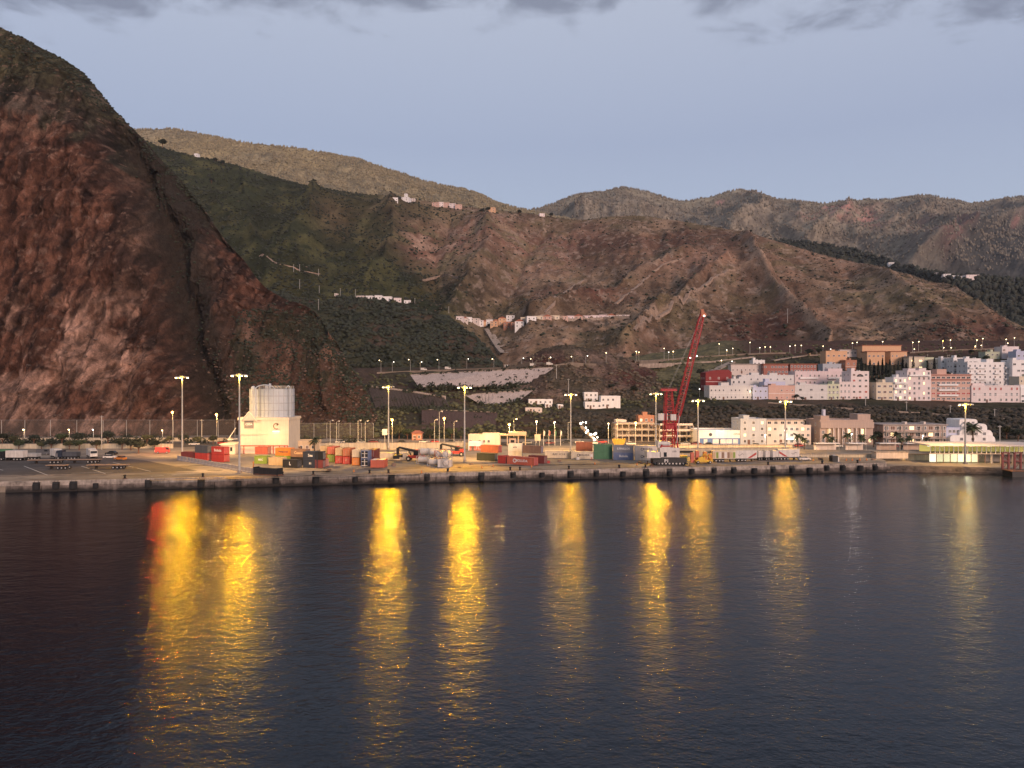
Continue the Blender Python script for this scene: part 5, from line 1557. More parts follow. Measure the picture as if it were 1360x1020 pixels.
t = house('office_block', 'pale pink office block with three rows of small windows on the seafront', 1018.5, 1077, 566, 590.4, 'pale', 3, 8, None, 14, 0, 'flat', 'gdgglg', 'office', wsize=(1.3, 1.2))
w_, h_ = t['_w'], t['_h']
b = MB(); b.bx(-w_ * .46, w_ * .38, 2.5, 12, h_ + .2, h_ + 2.6); a_ = b.obj('penthouse', wm('pale'), t)
b = MB(); b.bx(-w_ * .49, w_ * .42, 1.6, 12.6, h_ + 2.6, h_ + 2.9); b.obj('penthouse_roof', m_roof, a_)
for i in range(6):
    link('penthouse_window', window_mesh(1.6, 1.1, 'd'), a_, (-w_ * .4 + i * w_ * .15, 2.497, h_ + .9))
b = MB(); b.bx(-1.6, 3.2, -2.6, 0, 2.4, 2.6); b.obj('lit_canopy', m_strip, t)
lamp_light(t.location + Vector((-.4, -3.6, 6.5)), 260, (1, .90, .75), .3)
t = house('municipal_building', 'brown civic building with tall columns and a white tower box at each end', 1089, 1159.5, 559, 590.5, 'brown', 3, 8, None, 16, 0, 'flat', 'gdlgsd', 'building', wsize=(1.1, 1.5), rnd=[(.04, .2, 1.9), (.74, .98, 2.6)])
w_, h_ = t['_w'], t['_h']
b = MB(); b.bx(-w_ * .5, w_ * .5, -1.0, -.005, h_ * .70, h_ * .96); b.obj('fascia_band', wm('brown'), t)
for i in range(9):
    b = MB(); x = -w_ * .34 + i * w_ * .085; b.bx(x - .22, x + .22, -.9, -.35, 0, h_ * .70); b.obj('column', wm('pale'), t)
b = MB(); b.bx(-w_ * .40, -w_ * .36, 2, 4, h_ + 2.1, h_ + 5.0); b.obj('chimney', wm('lav'), t)
for u in (-.33, .05, .30):
    b = MB(); b.bx(w_ * u - .5, w_ * u + .5, -.14, -.004, h_ * .45, h_ * .66); b.obj('lit_window', m_win_lit, t)
t = house('modern_block', 'long low modern block with dark strip windows and flat overhanging roof', 1173, 1257, 565, 590.5, 'brown', 3, 10, None, 15, 0, 'lid', 'ddsgdl', 'building', wsize=(2.4, 1.6), top=m_roof, rnd=None)
w_, h_ = t['_w'], t['_h']
for f in (1, 2):
    b = MB(); b.bx(-w_ / 2, w_ * (.3 if f == 2 else .48), -2.2, -.01, h_ * f / 3 - .2, h_ * f / 3 + .15); b.obj('balcony_slab', wm('concrete'), t)
for x in (-w_ * .5 + .4, -w_ * .2, w_ * .1, w_ * .4):
    b = MB(); b.bx(x - .2, x + .2, -2.1, -1.7, 0, h_); b.obj('pillar', wm('concrete'), t)
for u in (-.1, .2):
    b = MB(); b.bx(w_ * u, w_ * u + .9, 3, 6, h_ + .5, h_ + 1.5); b.obj('roof_vent', wm('pale'), t)
t = thing('rounded_house', 'white modern house of rounded stepped tiers behind the terminal', 'house', hit(1293, 591), 0)
sc_ = t.location.y / F
for k, (x0, x1, yt, d0) in enumerate(((1262, 1322, 578, 0), (1276, 1320, 571, .8), (1260, 1281, 568, 2.0), (1280, 1314, 563, 1.6), (1279, 1303, 557, 2.6))):
    b = MB(); X0, X1 = (x0 - 1293) * sc_, (x1 - 1293) * sc_; H_ = (591 - yt) * sc_; r = min(2.2, (X1 - X0) * .15)
    pts = [(X0, -4 if k == 0 else .1), (X0, H_ - r * .4), (X0 + r * .4, H_)] + [(X1 - r + r * math.sin(a), H_ - r + r * math.cos(a)) for a in [i * math.pi / 10 for i in range(6)]] + [(X1, -4 if k == 0 else .1)]
    b.prism(pts, d0, 13 - k * .05); tier = b.obj('tier', wm('lav' if k == 2 else 'white'), t)
    for i in range(3):
        link('window', window_mesh(1.3, 1.2, 'gdg'[i]), tier, (X0 + (X1 - X0) * (.25 + .25 * i), d0 - .003, H_ - 2.3))
# concrete frame car park and its neighbours
t = house('terracotta_house', 'terracotta red house rising behind the concrete frame building', 848, 869, 553, 572, 'terra', 2, 3, 372, 8, 0, 'flat', 'dgl', side=False, rnd=[(.3, .6, 1.8)])


def frame_building(label, x0, x1, yt, yb, floors, bays, Y, dep, fill=None):
    t = thing('concrete_frame_building', label, 'building', at((x0 + x1) / 2, yb, Y), 0, 'open concrete frame buildings')
    t.location.z = 3.0
    s_ = Y / F; w, h = (x1 - x0) * s_, (yb - yt) * s_
    for f in range(floors + 1):
        b = MB(); z = h * f / floors; b.bx(-w / 2, w / 2, 0, dep, z - (.02 if f == 0 else .35), z + .05); b.obj('floor_slab', wm('concrete'), t)
    for i in range(bays + 1):
        b = MB(); x = -w / 2 + w * i / bays
        for y in (.25, dep * .5, dep - .25): b.bx(x - .22, x + .22, y - .2, y + .2, .06, h - .36)
        b.obj('column', wm('concrete'), t)
    b = MB(); b.bx(-w / 2 + .4, w / 2 - .4, dep * .62, dep * .66, .06, h - .4); b.obj('inner_wall', wm('brown'), t)
    for f in range(1, floors + 1):
        b = MB(); z = h * f / floors; b.bx(-w / 2 + .3, w / 2 - .3, .02, .10, z + .05, z + (.75 if fill else .55)); b.obj('parapet', wm(fill or 'concrete'), t)
    for f in range(floors):
        b = MB(); z = h * (f + 1) / floors - .5; b.box((-w * .2 + f * w * .2, dep * .35, z), (1.6, .3, .12)); b.obj('ceiling_lamp', m_warm, t)
    lamp_light(t.location + Vector((-w * .1, dep * .3, h * .5)), 200, (1, .7, .35), .3)
    return t


frame_building('open concrete frame building left of the red crane tower', 818, 870, 564.5, 588.5, 3, 6, 352, 14)
frame_building('open concrete car park building right of the red crane tower', 876, 921, 566, 589, 3, 5, 348, 14, 'pale')
t = house('pale_house', 'pale house end above the concrete frame at its left', 818, 832, 559, 566, 'pale', 1, 2, 366, 7, 0, 'flat', 'gd', side=False)
# glass terminal
TY = 265.0
t = thing('glass_terminal', 'two storey glass ferry terminal lit yellow inside at the right edge', 'terminal', (at(1306, 600, TY).x, TY, 2.0), R(-3))
s_ = TY / F; tx = lambda px: (px - 1306) * s_; tz = lambda py: CAMZ - (py - 510) * s_ - 2
b = MB(); b.bx(tx(1236), tx(1385), 0, 14, tz(603.4), tz(602.2)); b.obj('floor_slab', wm('concrete'), t)
b = MB(); b.bx(tx(1234), tx(1386), -1.2, 14.6, tz(592.4), tz(590.6)); b.obj('roof', wm('pale'), t)
b = MB(); b.bx(tx(1238), tx(1385), 8, 8.3, tz(602.2), tz(592.4)); b.obj('upper_back_wall', glow('yellow_glowing_wall', (.75, .62, .18), .55), t)  # the wall itself glows, standing in for the lit hall
b = MB(); b.bx(tx(1246), tx(1309), 5, 5.3, .05, tz(603.5)); b.obj('lower_back_wall', glow('white_glowing_wall', (1, .93, .72), 1.1), t)  # emissive wall in place of lamplight falling on it
b = MB(); b.bx(tx(1309), tx(1385), 7, 7.3, .05, tz(603.5)); b.obj('loading_wall', wm('concrete'), t)
m_gl = bpy.data.materials.new('terminal_glass'); m_gl.use_nodes = True
_nt = m_gl.node_tree; _b = _nt.nodes['Principled BSDF']; _tr = _nt.nodes.new('ShaderNodeBsdfTransparent'); _mx = _nt.nodes.new('ShaderNodeMixShader')
_b.inputs['Base Color'].default_value = (.03, .035, .03, 1); _b.inputs['Roughness'].default_value = .05; _tr.inputs[0].default_value = (.93, .95, .85, 1); _mx.inputs[0].default_value = .78
_nt.links.new(_b.outputs[0], _mx.inputs[1]); _nt.links.new(_tr.outputs[0], _mx.inputs[2]); _nt.links.new(_mx.outputs[0], _nt.nodes['Material Output'].inputs[0])
b = MB(); b.bx(tx(1238), tx(1384), .3, .36, tz(602.2), tz(592.4)); b.obj('upper_glazing', m_gl, t)
b = MB(); b.bx(tx(1246), tx(1309), .5, .56, .05, tz(603.5)); b.obj('lower_glazing', m_gl, t)
for i in range(25):
    b = MB(); x = tx(1238 + 6 * i); b.bx(x - .07, x + .07, .05, .29, tz(602.2), tz(592.4)); b.obj('mullion', m_trim, t)
for i in range(8):
    b = MB(); x = tx(1246 + 9 * i); b.bx(x - .08, x + .08, .2, .49, .05, tz(603.5)); b.obj('lower_mullion', m_sh, t)
for px in (1318, 1330, 1345, 1360, 1374):
    b = MB(); b.cyl((tx(px), .6, 0), (tx(px), .6, tz(603.4)), .3, .3, 10); b.obj('column', wm('concrete'), t)
for px in (1246, 1262, 1281, 1301, 1325, 1350):
    b = MB(); b.box((tx(px), 5.2, tz(594.2)), (1.4, .4, .2)); b.obj('ceiling_lamp', m_strip, t)
lamp_light(t.location + Vector((tx(1270), 3, 6.5)), 900, (1, .9, .55), .5)
lamp_light(t.location + Vector((tx(1290), 1.8, 2.4)), 900, (1, .95, .8), .4)
# red linkspan towers
for k, (px, lb) in enumerate(((1335.5, 'red steel linkspan tower in front of the terminal, left of the pair'), (1351.5, 'red steel linkspan tower in front of the terminal, right of the pair'))):
    p = gp(px, 623, 2.0); p.z = 2.0
    t = thing('linkspan_tower', lb, 'tower', p, 0, 'red linkspan towers')
    for x in (-1.0, 1.0):
        b = MB(); b.bx(x - .24, x + .24, -.3, .3, .004, 5.2)
        b.obj('post', mat('linkspan_red', (.22, .055, .05), .7, var=.3) if 'linkspan_red' not in bpy.data.materials else bpy.data.materials['linkspan_red'], t)
    b = MB(); b.bx(-1.3, 1.3, -.4, .4, 5.2, 5.5); b.tube([(-.7, -.2, .6), (.7, -.2, 2.6), (-.7, -.2, 4.6)], .1, 5); b.bx(-.64, .64, -.3, .3, 2.5, 2.8); b.obj('cross_beam', bpy.data.materials['linkspan_red'], t)
t = thing('linkspan_deck', 'dark linkspan landing block at the water below the red towers', 'ramp', gp(1347, 629, .9)); b = MB(); b.bx(-1.9, 1.9, -2, 3, -1.2, .9); b.obj('block', pm('black'), t); b = MB(); b.bx(-2.4, 2.4, -2.3, 3, .9, 1.15); b.obj('deck_plate', m_rust, t)

# mid ground: low harbour buildings
t = house('gate_office', 'small cream lit office with a row of doors behind the rust container', 622, 664, 579, 592, 'cream', 1, 7, 331, 7, 0, 'flat', 'dsd', 'office', side=False, rnd=[(.45, .98, .9)])
lamp_light(t.location + Vector((2, -3, 5)), 700, (1, .65, .28), .3)
t = thing('gate_canopy', 'harbour gate canopy on posts with a small kiosk under it', 'gate', (at(681, 590, 333).x, 333, 3.0))
b = MB(); b.bx(-6, 6, -2, 5, 4.3, 4.8); b.bx(-2, 6, -2.2, 4, 4.8, 5.8); b.obj('canopy', wm('tan'), t)
for x in (-5.6, -2.4, 2.4, 5.6):
    b = MB(); b.bx(x - .18, x + .18, -1.6, -1.2, .004, 4.3); b.obj('post', wm('tan'), t)
b = MB(); b.bx(-1.6, 1.4, -.5, 2.5, .004, 3.0); k_ = b.obj('kiosk', wm('brown'), t); b = MB(); b.bx(-.9, .7, -.56, -.48, 1.1, 2.3); b.obj('window', m_glass, k_)
t = house('shed', 'orange lit storage shed wall right of the silo', 388, 420, 587, 600, 'tan', 1, 4, 305, 8, 0, 'flat', 'sd', 'shed', side=False)
t = house('brick_hut', 'small brick hut under the lit trees', 547, 560, 575, 585, 'terra', 1, 2, 362, 5, 0, 'tile', 'd', 'hut', side=False)
t = house('white_kiosk_building', 'white building with red painted front beside the rust container', 622, 640, 589, 599.5, 'white', 1, 3, 306, 6, 0, 'flat', 'd', 'building', side=False)
b = MB(); b.bx(-2.4, 2.2, -.07, -.004, .2, 2.1); b.obj('red_mural', pm('coral'), t)
for (x0, x1, yt, yb, lb) in ((776, 794, 522, 533.5, 'white cube house left of the terraced white house'), (798, 824, 527, 542, 'white two storey terraced house on the slope'), (777, 800, 535, 543, 'low white annex below the white cube house'),
                             (702, 734, 531.5, 537, 'long low white building on the slope above the road'), (724, 733, 537, 541.5, 'tiny white hut below the long low building'), (698, 720, 543, 548, 'low tan shed below the long low building'), (741, 748, 538.5, 543, 'small grey hut on the slope between white houses')):
    house('hillside_house', lb, x0, x1, yt, yb, 'white' if 'white' in lb else 'pale', 2 if yb - yt > 9 else 1, max(2, int((x1 - x0) / 6)), None, 8, 2, 'flat', 'gdg', 'house', 'houses on the slope above the port')


def wall_thing(name, label, pts, h, m, th=.5, cat='wall', group=None, coping=True):
    """wall along ground points (x, y, z of its foot)"""
    t = thing(name, label, cat, pts[0], 0, group)
    o = Vector(pts[0]); b = MB(); c = MB()
    for a, b_ in zip(pts[:-1], pts[1:]):
        A, B_ = Vector(a) - o, Vector(b_) - o
        d = (B_ - A); n = Vector((-d.y, d.x, 0)).normalized() * th / 2
        vs = [A - n, B_ - n, B_ + n, A + n]
        b.add([v + Vector((0, 0, -2.0)) for v in vs] + [v + Vector((0, 0, h)) for v in vs], [(3, 2, 1, 0), (4, 5, 6, 7), (0, 1, 5, 4), (1, 2, 6, 5), (2, 3, 7, 6), (3, 0, 4, 7)])
        n2 = n * 1.4
        vs = [A - n2, B_ - n2, B_ + n2, A + n2]
        c.add([v + Vector((0, 0, h + .003)) for v in vs] + [v + Vector((0, 0, h + .18)) for v in vs], [(3, 2, 1, 0), (4, 5, 6, 7), (0, 1, 5, 4), (1, 2, 6, 5), (2, 3, 7, 6), (3, 0, 4, 7)])
    b.obj('wall_face', m, t)
    if coping: c.obj('coping', m_conc, t)
    return t


m_lwall = mat('harbour_wall_plaster', (.52, .44, .32), .9, var=.25, scale=.3, streak=.6)
m_dwall = mat('dark_basalt_wall', (.060, .046, .042), .95, var=.35, scale=1.2, bump=.6)
m_bwall = mat('brown_basalt_wall', (.085, .046, .038), .95, var=.35, scale=1.0, bump=.6)
m_gwall = mat('grey_retaining_wall', (.40, .335, .315), .9, var=.3, scale=.25, streak=.7)
wall_thing('boundary_wall', 'long tan boundary wall behind the red containers, lit by the masts', [gp(420, 597), gp(640, 596)], 2.6, m_lwall, .4)
wall_thing('boundary_wall', 'low tan wall with parked lorries before it at the foot of the cliff', [gp(-160, 596), gp(230, 595.5)], 1.9, m_lwall, .4)
wall_thing('boundary_wall', 'second tan wall running under the trees at the cliff foot', [gp(-160, 586.5), gp(310, 586)], 1.6, m_lwall, .4)
wall_thing('harbour_wall', 'long cream harbour wall with dark openings right of the crane', [gp(868, 606), gp(1062, 605)], 2.9, m_lwall, .5)
wall_thing('harbour_wall', 'upper cream harbour wall standing behind the long one', [gp(884, 598.5), gp(1052, 598.5)], 2.3, m_lwall, .5)
wall_thing('harbour_wall', 'low cream kerb wall from the vans to the terminal', [gp(1062, 607), gp(1250, 608)], 1.0, m_lwall, .5)
t = thing('concrete_platform', 'pale concrete platform block in front of the modern block', 'platform', gp(1185, 609)); b = MB(); b.bx(-5.8, 5.8, 0, 4, .004, 2.2); b.obj('block', mat('pale_block', (.50, .42, .36), .9, var=.2, streak=.5), t); b = MB(); b.bx(-6, 6, -.15, 4.1, 2.2, 2.4); b.obj('top_slab', m_conc, t)
for k, px in enumerate((876, 893, 905, 914, 946, 964, 988)):
    t = thing('wall_hatch', f'dark opening in the long harbour wall, {ORD[k]} from the left', 'opening', gp(px, 606) + Vector((0, -.33, 1.7)), 0, 'dark openings in the harbour wall'); b = MB(); b.box((0, 0, 0), (2.0 if k % 3 else 3.6, .1, .7)); b.obj('panel', m_glass, t); b = MB(); b.box((0, -.02, .42), (2.2 if k % 3 else 3.8, .2, .1)); b.obj('lintel', m_conc, t)


def panel_wall(name, label, top, bot, m, th=2.0, plants=0, ribs=0):
    """retaining wall given by its top and bottom edges (px, py, depth)"""
    A = [at(*q) for q in top]; B_ = [at(*q) for q in bot]
    o = (A[0] + B_[-1]) / 2
    t = thing(name, label, 'retaining wall', o)
    vs = [v - o for v in A + B_]; n = len(vs)
    back = [v + Vector((0, th, 0)) for v in vs]
    b = MB(); b.add(vs + back, [tuple(range(n)), tuple(range(2 * n - 1, n - 1, -1))] + [(i, i + n, (i + 1) % n + n, (i + 1) % n) for i in range(n)])
    b.obj('wall_face', m, t)
    b = MB()
    for a, c in zip(A[:-1], A[1:]): b.cyl(a - o + Vector((0, .2, .1)), c - o + Vector((0, .2, .1)), .35, .35, 6)
    b.obj('coping', m_conc, t)
    if ribs:
        b = MB()
        for i in range(1, ribs):
            u = i / ribs
            def along(E):
                k = u * (len(E) - 1); j = min(int(k), len(E) - 2); return E[j].lerp(E[j + 1], k - j)
            p, q = along(A) - o, along(B_[::-1]) - o
            b.cyl(p + Vector((0, .15, 0)), q + Vector((0, .15, 0)), .22, .22, 5)
        b.obj('buttress_ribs', m, t)
    if plants:
        V_, F_ = [], []
        r_ = random.Random(plants)
        for _ in range(plants + 90):
            u, v = (r_.random(), r_.random() ** .8) if _ < plants else (r_.random(), 1.0 if _ % 5 else 0.0)
            k = u * (len(A) - 1); j = min(int(k), len(A) - 2); p = A[j].lerp(A[j + 1], k - j)
            k = u * (len(B_) - 1); j = min(int(k), len(B_) - 2); q = B_[::-1][j].lerp(B_[::-1][j + 1], k - j)
            c = p.lerp(q, v) - o
            s = r_.uniform(.35, 1.3) if _ < plants else r_.uniform(.9, 2.2)
            for _k in range(9):
                d = Vector((r_.gauss(0, 1), r_.gauss(0, .35) - .3, r_.gauss(0, 1))) * s * .6
                e = Vector((r_.gauss(0, 1), r_.gauss(0, 1), r_.gauss(0, 1))).normalized() * s * .6; f = e.orthogonal().normalized() * s * .45
                b0 = len(V_); V_ += [c + d - e, c + d + f, c + d + e, c + d - f]; F_.append((b0, b0 + 1, b0 + 2, b0 + 3))
        pl = mesh_np('climbing_plants', [tuple(v) for v in V_], F_, LEAF['dark'], t)
    return t


LEAF = {}
for k, c in dict(dark=(.026, .032, .018), green=(.045, .060, .024), olive=(.075, .075, .034), scrub=(.115, .088, .060), dry=(.12, .085, .05), palm=(.050, .062, .030), pine=(.028, .032, .022), farw=(.20, .172, .128), sunw=(.25, .205, .120), bluff=(.044, .036, .024), cyp=(.014, .020, .014)).items():  # sunw: warm sunlight painted into the leaf colour of the far left forest
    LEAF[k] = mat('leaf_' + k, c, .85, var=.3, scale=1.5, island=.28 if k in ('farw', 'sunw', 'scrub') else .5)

panel_wall('retaining_wall', 'tall pale grey retaining wall dotted with climbing plants below the hill road', [(545, 498, 524), (600, 495, 526), (660, 492, 528), (737, 488, 534)], [(702, 511, 518), (640, 514, 514), (556, 514, 508)], m_gwall, 6, 80, 24)
panel_wall('retaining_wall', 'lower pale grey retaining wall, three cornered, above the brown wall', [(618, 525, 478), (660, 521, 480), (709, 517.5, 484)], [(690, 532, 474), (668, 541, 468), (648, 543, 466), (638, 537, 472)], m_gwall, 5, 14, 16)
panel_wall('retaining_wall', 'dark basalt retaining wall sloping down from the cliff end', [(489, 514, 478), (540, 520, 470), (590, 528, 462)], [(597, 543.5, 452), (550, 544, 450), (500, 545, 452)], m_dwall, 5, 40, 22)
panel_wall('retaining_wall', 'brown basalt wall below the three cornered wall beside the harbour road', [(560, 544, 440), (610, 546, 438), (661, 548, 438)], [(656, 575, 392), (610, 576, 390), (560, 575, 390)], m_bwall, 4, 30, 20)
wall_thing('road_parapet', 'pale parapet along the top of the dark basalt wall', [at(489, 513.6, 479), at(540, 519.6, 471), at(592, 527.8, 463)], .8, m_gwall, .4)


# roads laid over the slope
def road(name, pts, wd, m, rail=False):
    P_ = [hit(*q) for q in pts]
    dense = []
    for a, b_ in zip(P_[:-1], P_[1:]):
        n = max(2, int((b_ - a).length / 8))
        dense += [a.lerp(b_, i / n) for i in range(n)]
    dense.append(P_[-1])
    b = MB(); vs = []
    for i, p in enumerate(dense):
        d = (dense[min(i + 1, len(dense) - 1)] - dense[max(i - 1, 0)]); n = Vector((-d.y, d.x, 0)).normalized() * wd / 2
        z = max(p.z, ground_z(p.x, p.y)) + .45
        for s in (-1, 1): vs += [(p.x + n.x * s, p.y + n.y * s, z), (p.x + n.x * s, p.y + n.y * s, z - 3.5)]
    k = len(dense)
    fs = []
    for i in range(k - 1):
        a, c = i * 4, (i + 1) * 4
        fs += [(a, c, c + 2, a + 2), (a + 1, c + 1, c, a), (a + 2, c + 2, c + 3, a + 3)]
    b.add(vs, fs)
    tag(b.obj(name, m), kind='structure')
    return dense


m_road = mat('hill_road', (.20, .155, .12), .9, var=.2, scale=.2)
m_path = mat('pale_path', (.34, .27, .22), .95, var=.3, scale=.3)
road('hill_road', [(500, 495), (560, 493), (620, 490.5), (680, 488), (738, 485.5), (790, 484)], 7, m_road)
road('hill_road', [(838, 480), (880, 478), (920, 475), (960, 472), (1000, 470), (1046, 469)], 6, m_road)
road('hill_road', [(845, 484), (900, 482.5), (950, 480), (975, 477), (1000, 474)], 5, m_path)
road('upper_road', [(1205, 468.5), (1260, 465.5), (1310, 463.5), (1332, 462)], 6, m_road)
road('lower_path', [(1020, 535), (1060, 538), (1100, 541), (1160, 545), (1230, 549), (1300, 556), (1370, 561)], 3, m_path)
road('upper_lane', [(1025, 479), (1050, 475), (1075, 472), (1100, 471)], 4, m_path)
road('steep_lane', [(938, 497), (955, 489), (972, 481)], 6, m_path)
road('dam_steps', [(648, 437), (656, 450), (664, 462), (670, 469)], 9, m_path)
m_track = mat('dusty_track', (.33, .24, .185), .95, var=.3, scale=.3)
for pts, wd in (([(816, 404), (838, 388), (860, 368), (882, 350), (905, 343)], 3.4), ([(841, 438), (872, 421), (905, 402), (930, 382), (950, 368), (975, 358)], 4.4), ([(723, 415), (736, 402), (750, 388), (775, 372)], 3.0), ([(560, 372), (585, 366), (610, 368)], 3.0), ([(345, 340), (372, 351), (400, 360), (425, 364)], 2.2), ([(1215, 398), (1260, 404), (1300, 414)], 2.6)):
    road('hill_track', pts, wd, m_track)
road('village_road', [(700, 424), (760, 424), (800, 422), (838, 420)], 8, m_path)

# ------------------------------------------------------------------ far houses
def tiny(px, yt, yb, wpx, col, label, group, roof='flat'):
    p = hit(px, yb)
    s_ = p.y / F; w, h = wpx * s_, (yb - yt) * s_
    t = thing('distant_house', label, 'house', p, R(rng.uniform(-12, 12)), group)
    b = MB(); h = min(h, 9.5); b.bx(-w / 2, w / 2, 0, w * .8 + 3, -6, h); b.obj('wall', wm(col), t)
    if roof == 'tile':
        b = MB(); b.prism([(-w / 2 - .4, h), (w / 2 + .4, h), (0, h + w * .22)], -.4, w * .8 + 3.4); b.obj('roof', m_tile, t)
    else:
        b = MB(); b.bx(-w / 2 - .2, w / 2 + .2, -.2, w * .8 + 3.2, h, h + .4); b.obj('roof', wm(col), t)
    n = 2 if w > 7 else 1
    for i in range(n):
        for f in range(2 if h > 6 else 1):
            link('window', window_mesh(1.4, 1.4, 'd'), t, (-w / 2 + w * (i + .5) / n, -.003, h * (.25 + .45 * f)))


r_ = random.Random(5)
vc = ['pink', 'coral', 'white', 'orange', 'pale', 'rose', 'cream', 'terra', 'white']
vcn = dict(pink='pink', coral='coral', white='white', orange='peach', pale='beige', rose='rose', cream='cream', terra='terracotta')
vill = [(610, 419, 425, 7), (617, 421, 428, 7), (623, 420, 427, 6), (630, 421, 430, 9), (637, 424, 433, 8), (644, 425, 434, 8), (650, 423, 431, 7), (656, 425, 434, 8), (661, 423, 431, 7), (667, 420, 432, 8), (673, 425, 437, 7), (678, 417, 427, 9), (684, 426, 436, 9), (690, 424, 436, 10),
        (697, 420, 427, 9), (706, 419, 425, 10), (716, 419, 424, 10), (727, 419, 424, 9), (737, 418, 424, 10), (748, 419, 424, 10), (758, 418.5, 424, 8), (768, 418.5, 423.5, 9), (779, 418.5, 423, 9), (790, 418, 423, 9), (801, 417, 423, 8), (812, 418, 422, 9), (824, 418, 421, 9), (834, 418, 421, 7)]
for i, (px, yt, yb, wp) in enumerate(vill):
    wp *= 1.25; yt += .22 * (yb - yt)
    c = vc[(i * 4 + i // 3) % len(vc)]
    tiny(px, yt, yb, wp, c, f'small {vcn[c]} village house on the valley terrace, {ORD[i]} from the left', 'village houses on the valley terrace', 'tile' if i % 4 == 1 else 'flat')
for i, (px, yt, yb, wp, c) in enumerate([(525, 262.5, 265.5, 7, 'white'), (537, 262, 266, 12, 'white'), (539, 256, 262.5, 4, 'white'), (548, 263.5, 266.5, 6, 'pale'), (578, 269, 273.5, 9, 'coral'), (586, 268, 273.8, 7, 'pink'), (593, 268, 274.5, 8, 'coral'), (601, 269, 275.5, 9, 'pink'), (609, 270, 277, 9, 'coral'), (653, 274, 281, 9, 'orange'), (720, 283.5, 286.5, 7, 'pink'), (260, 204, 207, 5, 'white')]):
    tiny(px, yt, yb + 1, wp, c, f'tiny {vcn[c]} house on the skyline of the green shoulder, {ORD[i]} in the ridge row', 'houses along the ridge')
for i, (px, yt, yb, wp, c) in enumerate([(478, 393, 396, 10, 'pale'), (490, 393, 397, 9, 'white'), (502, 392.5, 397.5, 9, 'white'), (514, 394, 399.5, 12, 'white'), (528, 396, 401, 10, 'pink'), (541, 399, 403, 9, 'white'), (446, 390, 393.5, 4, 'pale')]):
    tiny(px, yt, yb, wp, c, f'small {vcn[c]} house on the dark green hill terrace, {ORD[i]} in the row', 'houses on the green hill terrace')
for i, (px, yt, yb, wp, c) in enumerate([(1258, 364, 369, 9, 'white'), (1268, 366, 370, 9, 'white'), (1277, 367, 371, 8, 'white'), (1292, 364, 372, 17, 'pink'), (1303, 369, 372, 7, 'pale'), (1184, 348.5, 352, 7, 'white'), (1246, 362, 367, 5, 'pale')]):
    tiny(px, yt, yb, wp, c, f'{vcn[c]} house beyond the brown hill crest, {ORD[i]} listed from the wooded side', 'houses beyond the brown hill')

# ------------------------------------------------------------------ trees
def cards(r, n, cen, rad, size, flat=0.0):
    V_, F_ = [], []
    for _ in range(n):
        d = Vector((r.gauss(0, 1), r.gauss(0, 1), r.gauss(0, 1))).normalized() * (r.random() ** .45)
        c = Vector((cen[0] + d.x * rad[0], cen[1] + d.y * rad[1], cen[2] + d.z * rad[2]))
        e = Vector((r.gauss(0, 1), r.gauss(0, 1), r.gauss(0, 1) * (1 - flat))).normalized(); f = e.orthogonal().normalized()
        s = size * r.uniform(.6, 1.3)
        b = len(V_); V_ += [c - e * s, c + f * s * .6, c + e * s, c - f * s * .6]; F_.append((b, b + 1, b + 2, b + 3))
    return V_, F_


def mk_mesh(V_, F_, m, name):
    o = mesh_np(name, [tuple(v) for v in V_], F_, m); me = o.data; bpy.data.objects.remove(o); return me


def broad_variant(seed, leaf):
    r = random.Random(seed)
    b = MB(); b.cyl((0, 0, -.3), (.1, 0, 2.2), .26, .18, 8); V_, F_ = [], []
    for i in range(6):
        a = i * 1.05 + r.random(); q = (1.5 * math.cos(a), 1.5 * math.sin(a), 3.4 + r.random() * 1.4)
        b.cyl((.1, 0, 1.9), q, .13, .05, 5)
        v, f = cards(r, 90, q, (1.5 + r.random() * .5, 1.5, 1.0), .42); F_ += [tuple(k + len(V_) for k in x) for x in f]; V_ += v
    v, f = cards(r, 90, (0, 0, 4.9), (1.6, 1.6, 1.0), .42); F_ += [tuple(k + len(V_) for k in x) for x in f]; V_ += v
    o = b.obj('trunk', m_rust); tr = o.data; bpy.data.objects.remove(o)
    return tr, mk_mesh(V_, F_, LEAF[leaf], 'crown')


m_trunk = mat('palm_trunk', (.10, .075, .055), .95, var=.3, scale=2)


def palm_variant(seed):
    r = random.Random(seed); H = 5.5
    b = MB(); pts = [(.12 * math.sin(i * .7), .1 * i / 6, H * i / 6 - .2) for i in range(7)]
    for i in range(6): b.cyl(pts[i], pts[i + 1], .30 - .015 * i, .285 - .015 * i, 8)
    o = b.obj('trunk', m_trunk); tr = o.data; bpy.data.objects.remove(o)
    V_, F_ = [], []
    top = Vector(pts[-1])
    for k in range(26):
        a = k * 2.39996; el = r.uniform(-.5, 1.15); ln = r.uniform(2.4, 3.2)
        d = Vector((math.cos(a), math.sin(a), 0)); s = Vector((-math.sin(a), math.cos(a), 0))
        prev = None
        for i in range(7):
            u = i / 6
            c = top + d * (ln * u * math.cos(el * (1 - u * .3))) + Vector((0, 0, ln * u * math.sin(el) - 1.5 * u * u))
            wd = .50 * math.sin(math.pi * min(1, u * .9 + .12)) + .03
            L_, R_ = c + s * wd - Vector((0, 0, wd * .55)), c - s * wd - Vector((0, 0, wd * .55))
            if prev:
                b0 = len(V_)
                V_ += [prev[0], c, L_, prev[1], R_, prev[2]]
                F_ += [(b0, b0 + 1, b0 + 2, b0 + 3), (b0, b0 + 5, b0 + 4, b0 + 1)]
            prev = (c, L_, R_)
    return tr, mk_mesh(V_, F_, LEAF['palm'], 'crown')


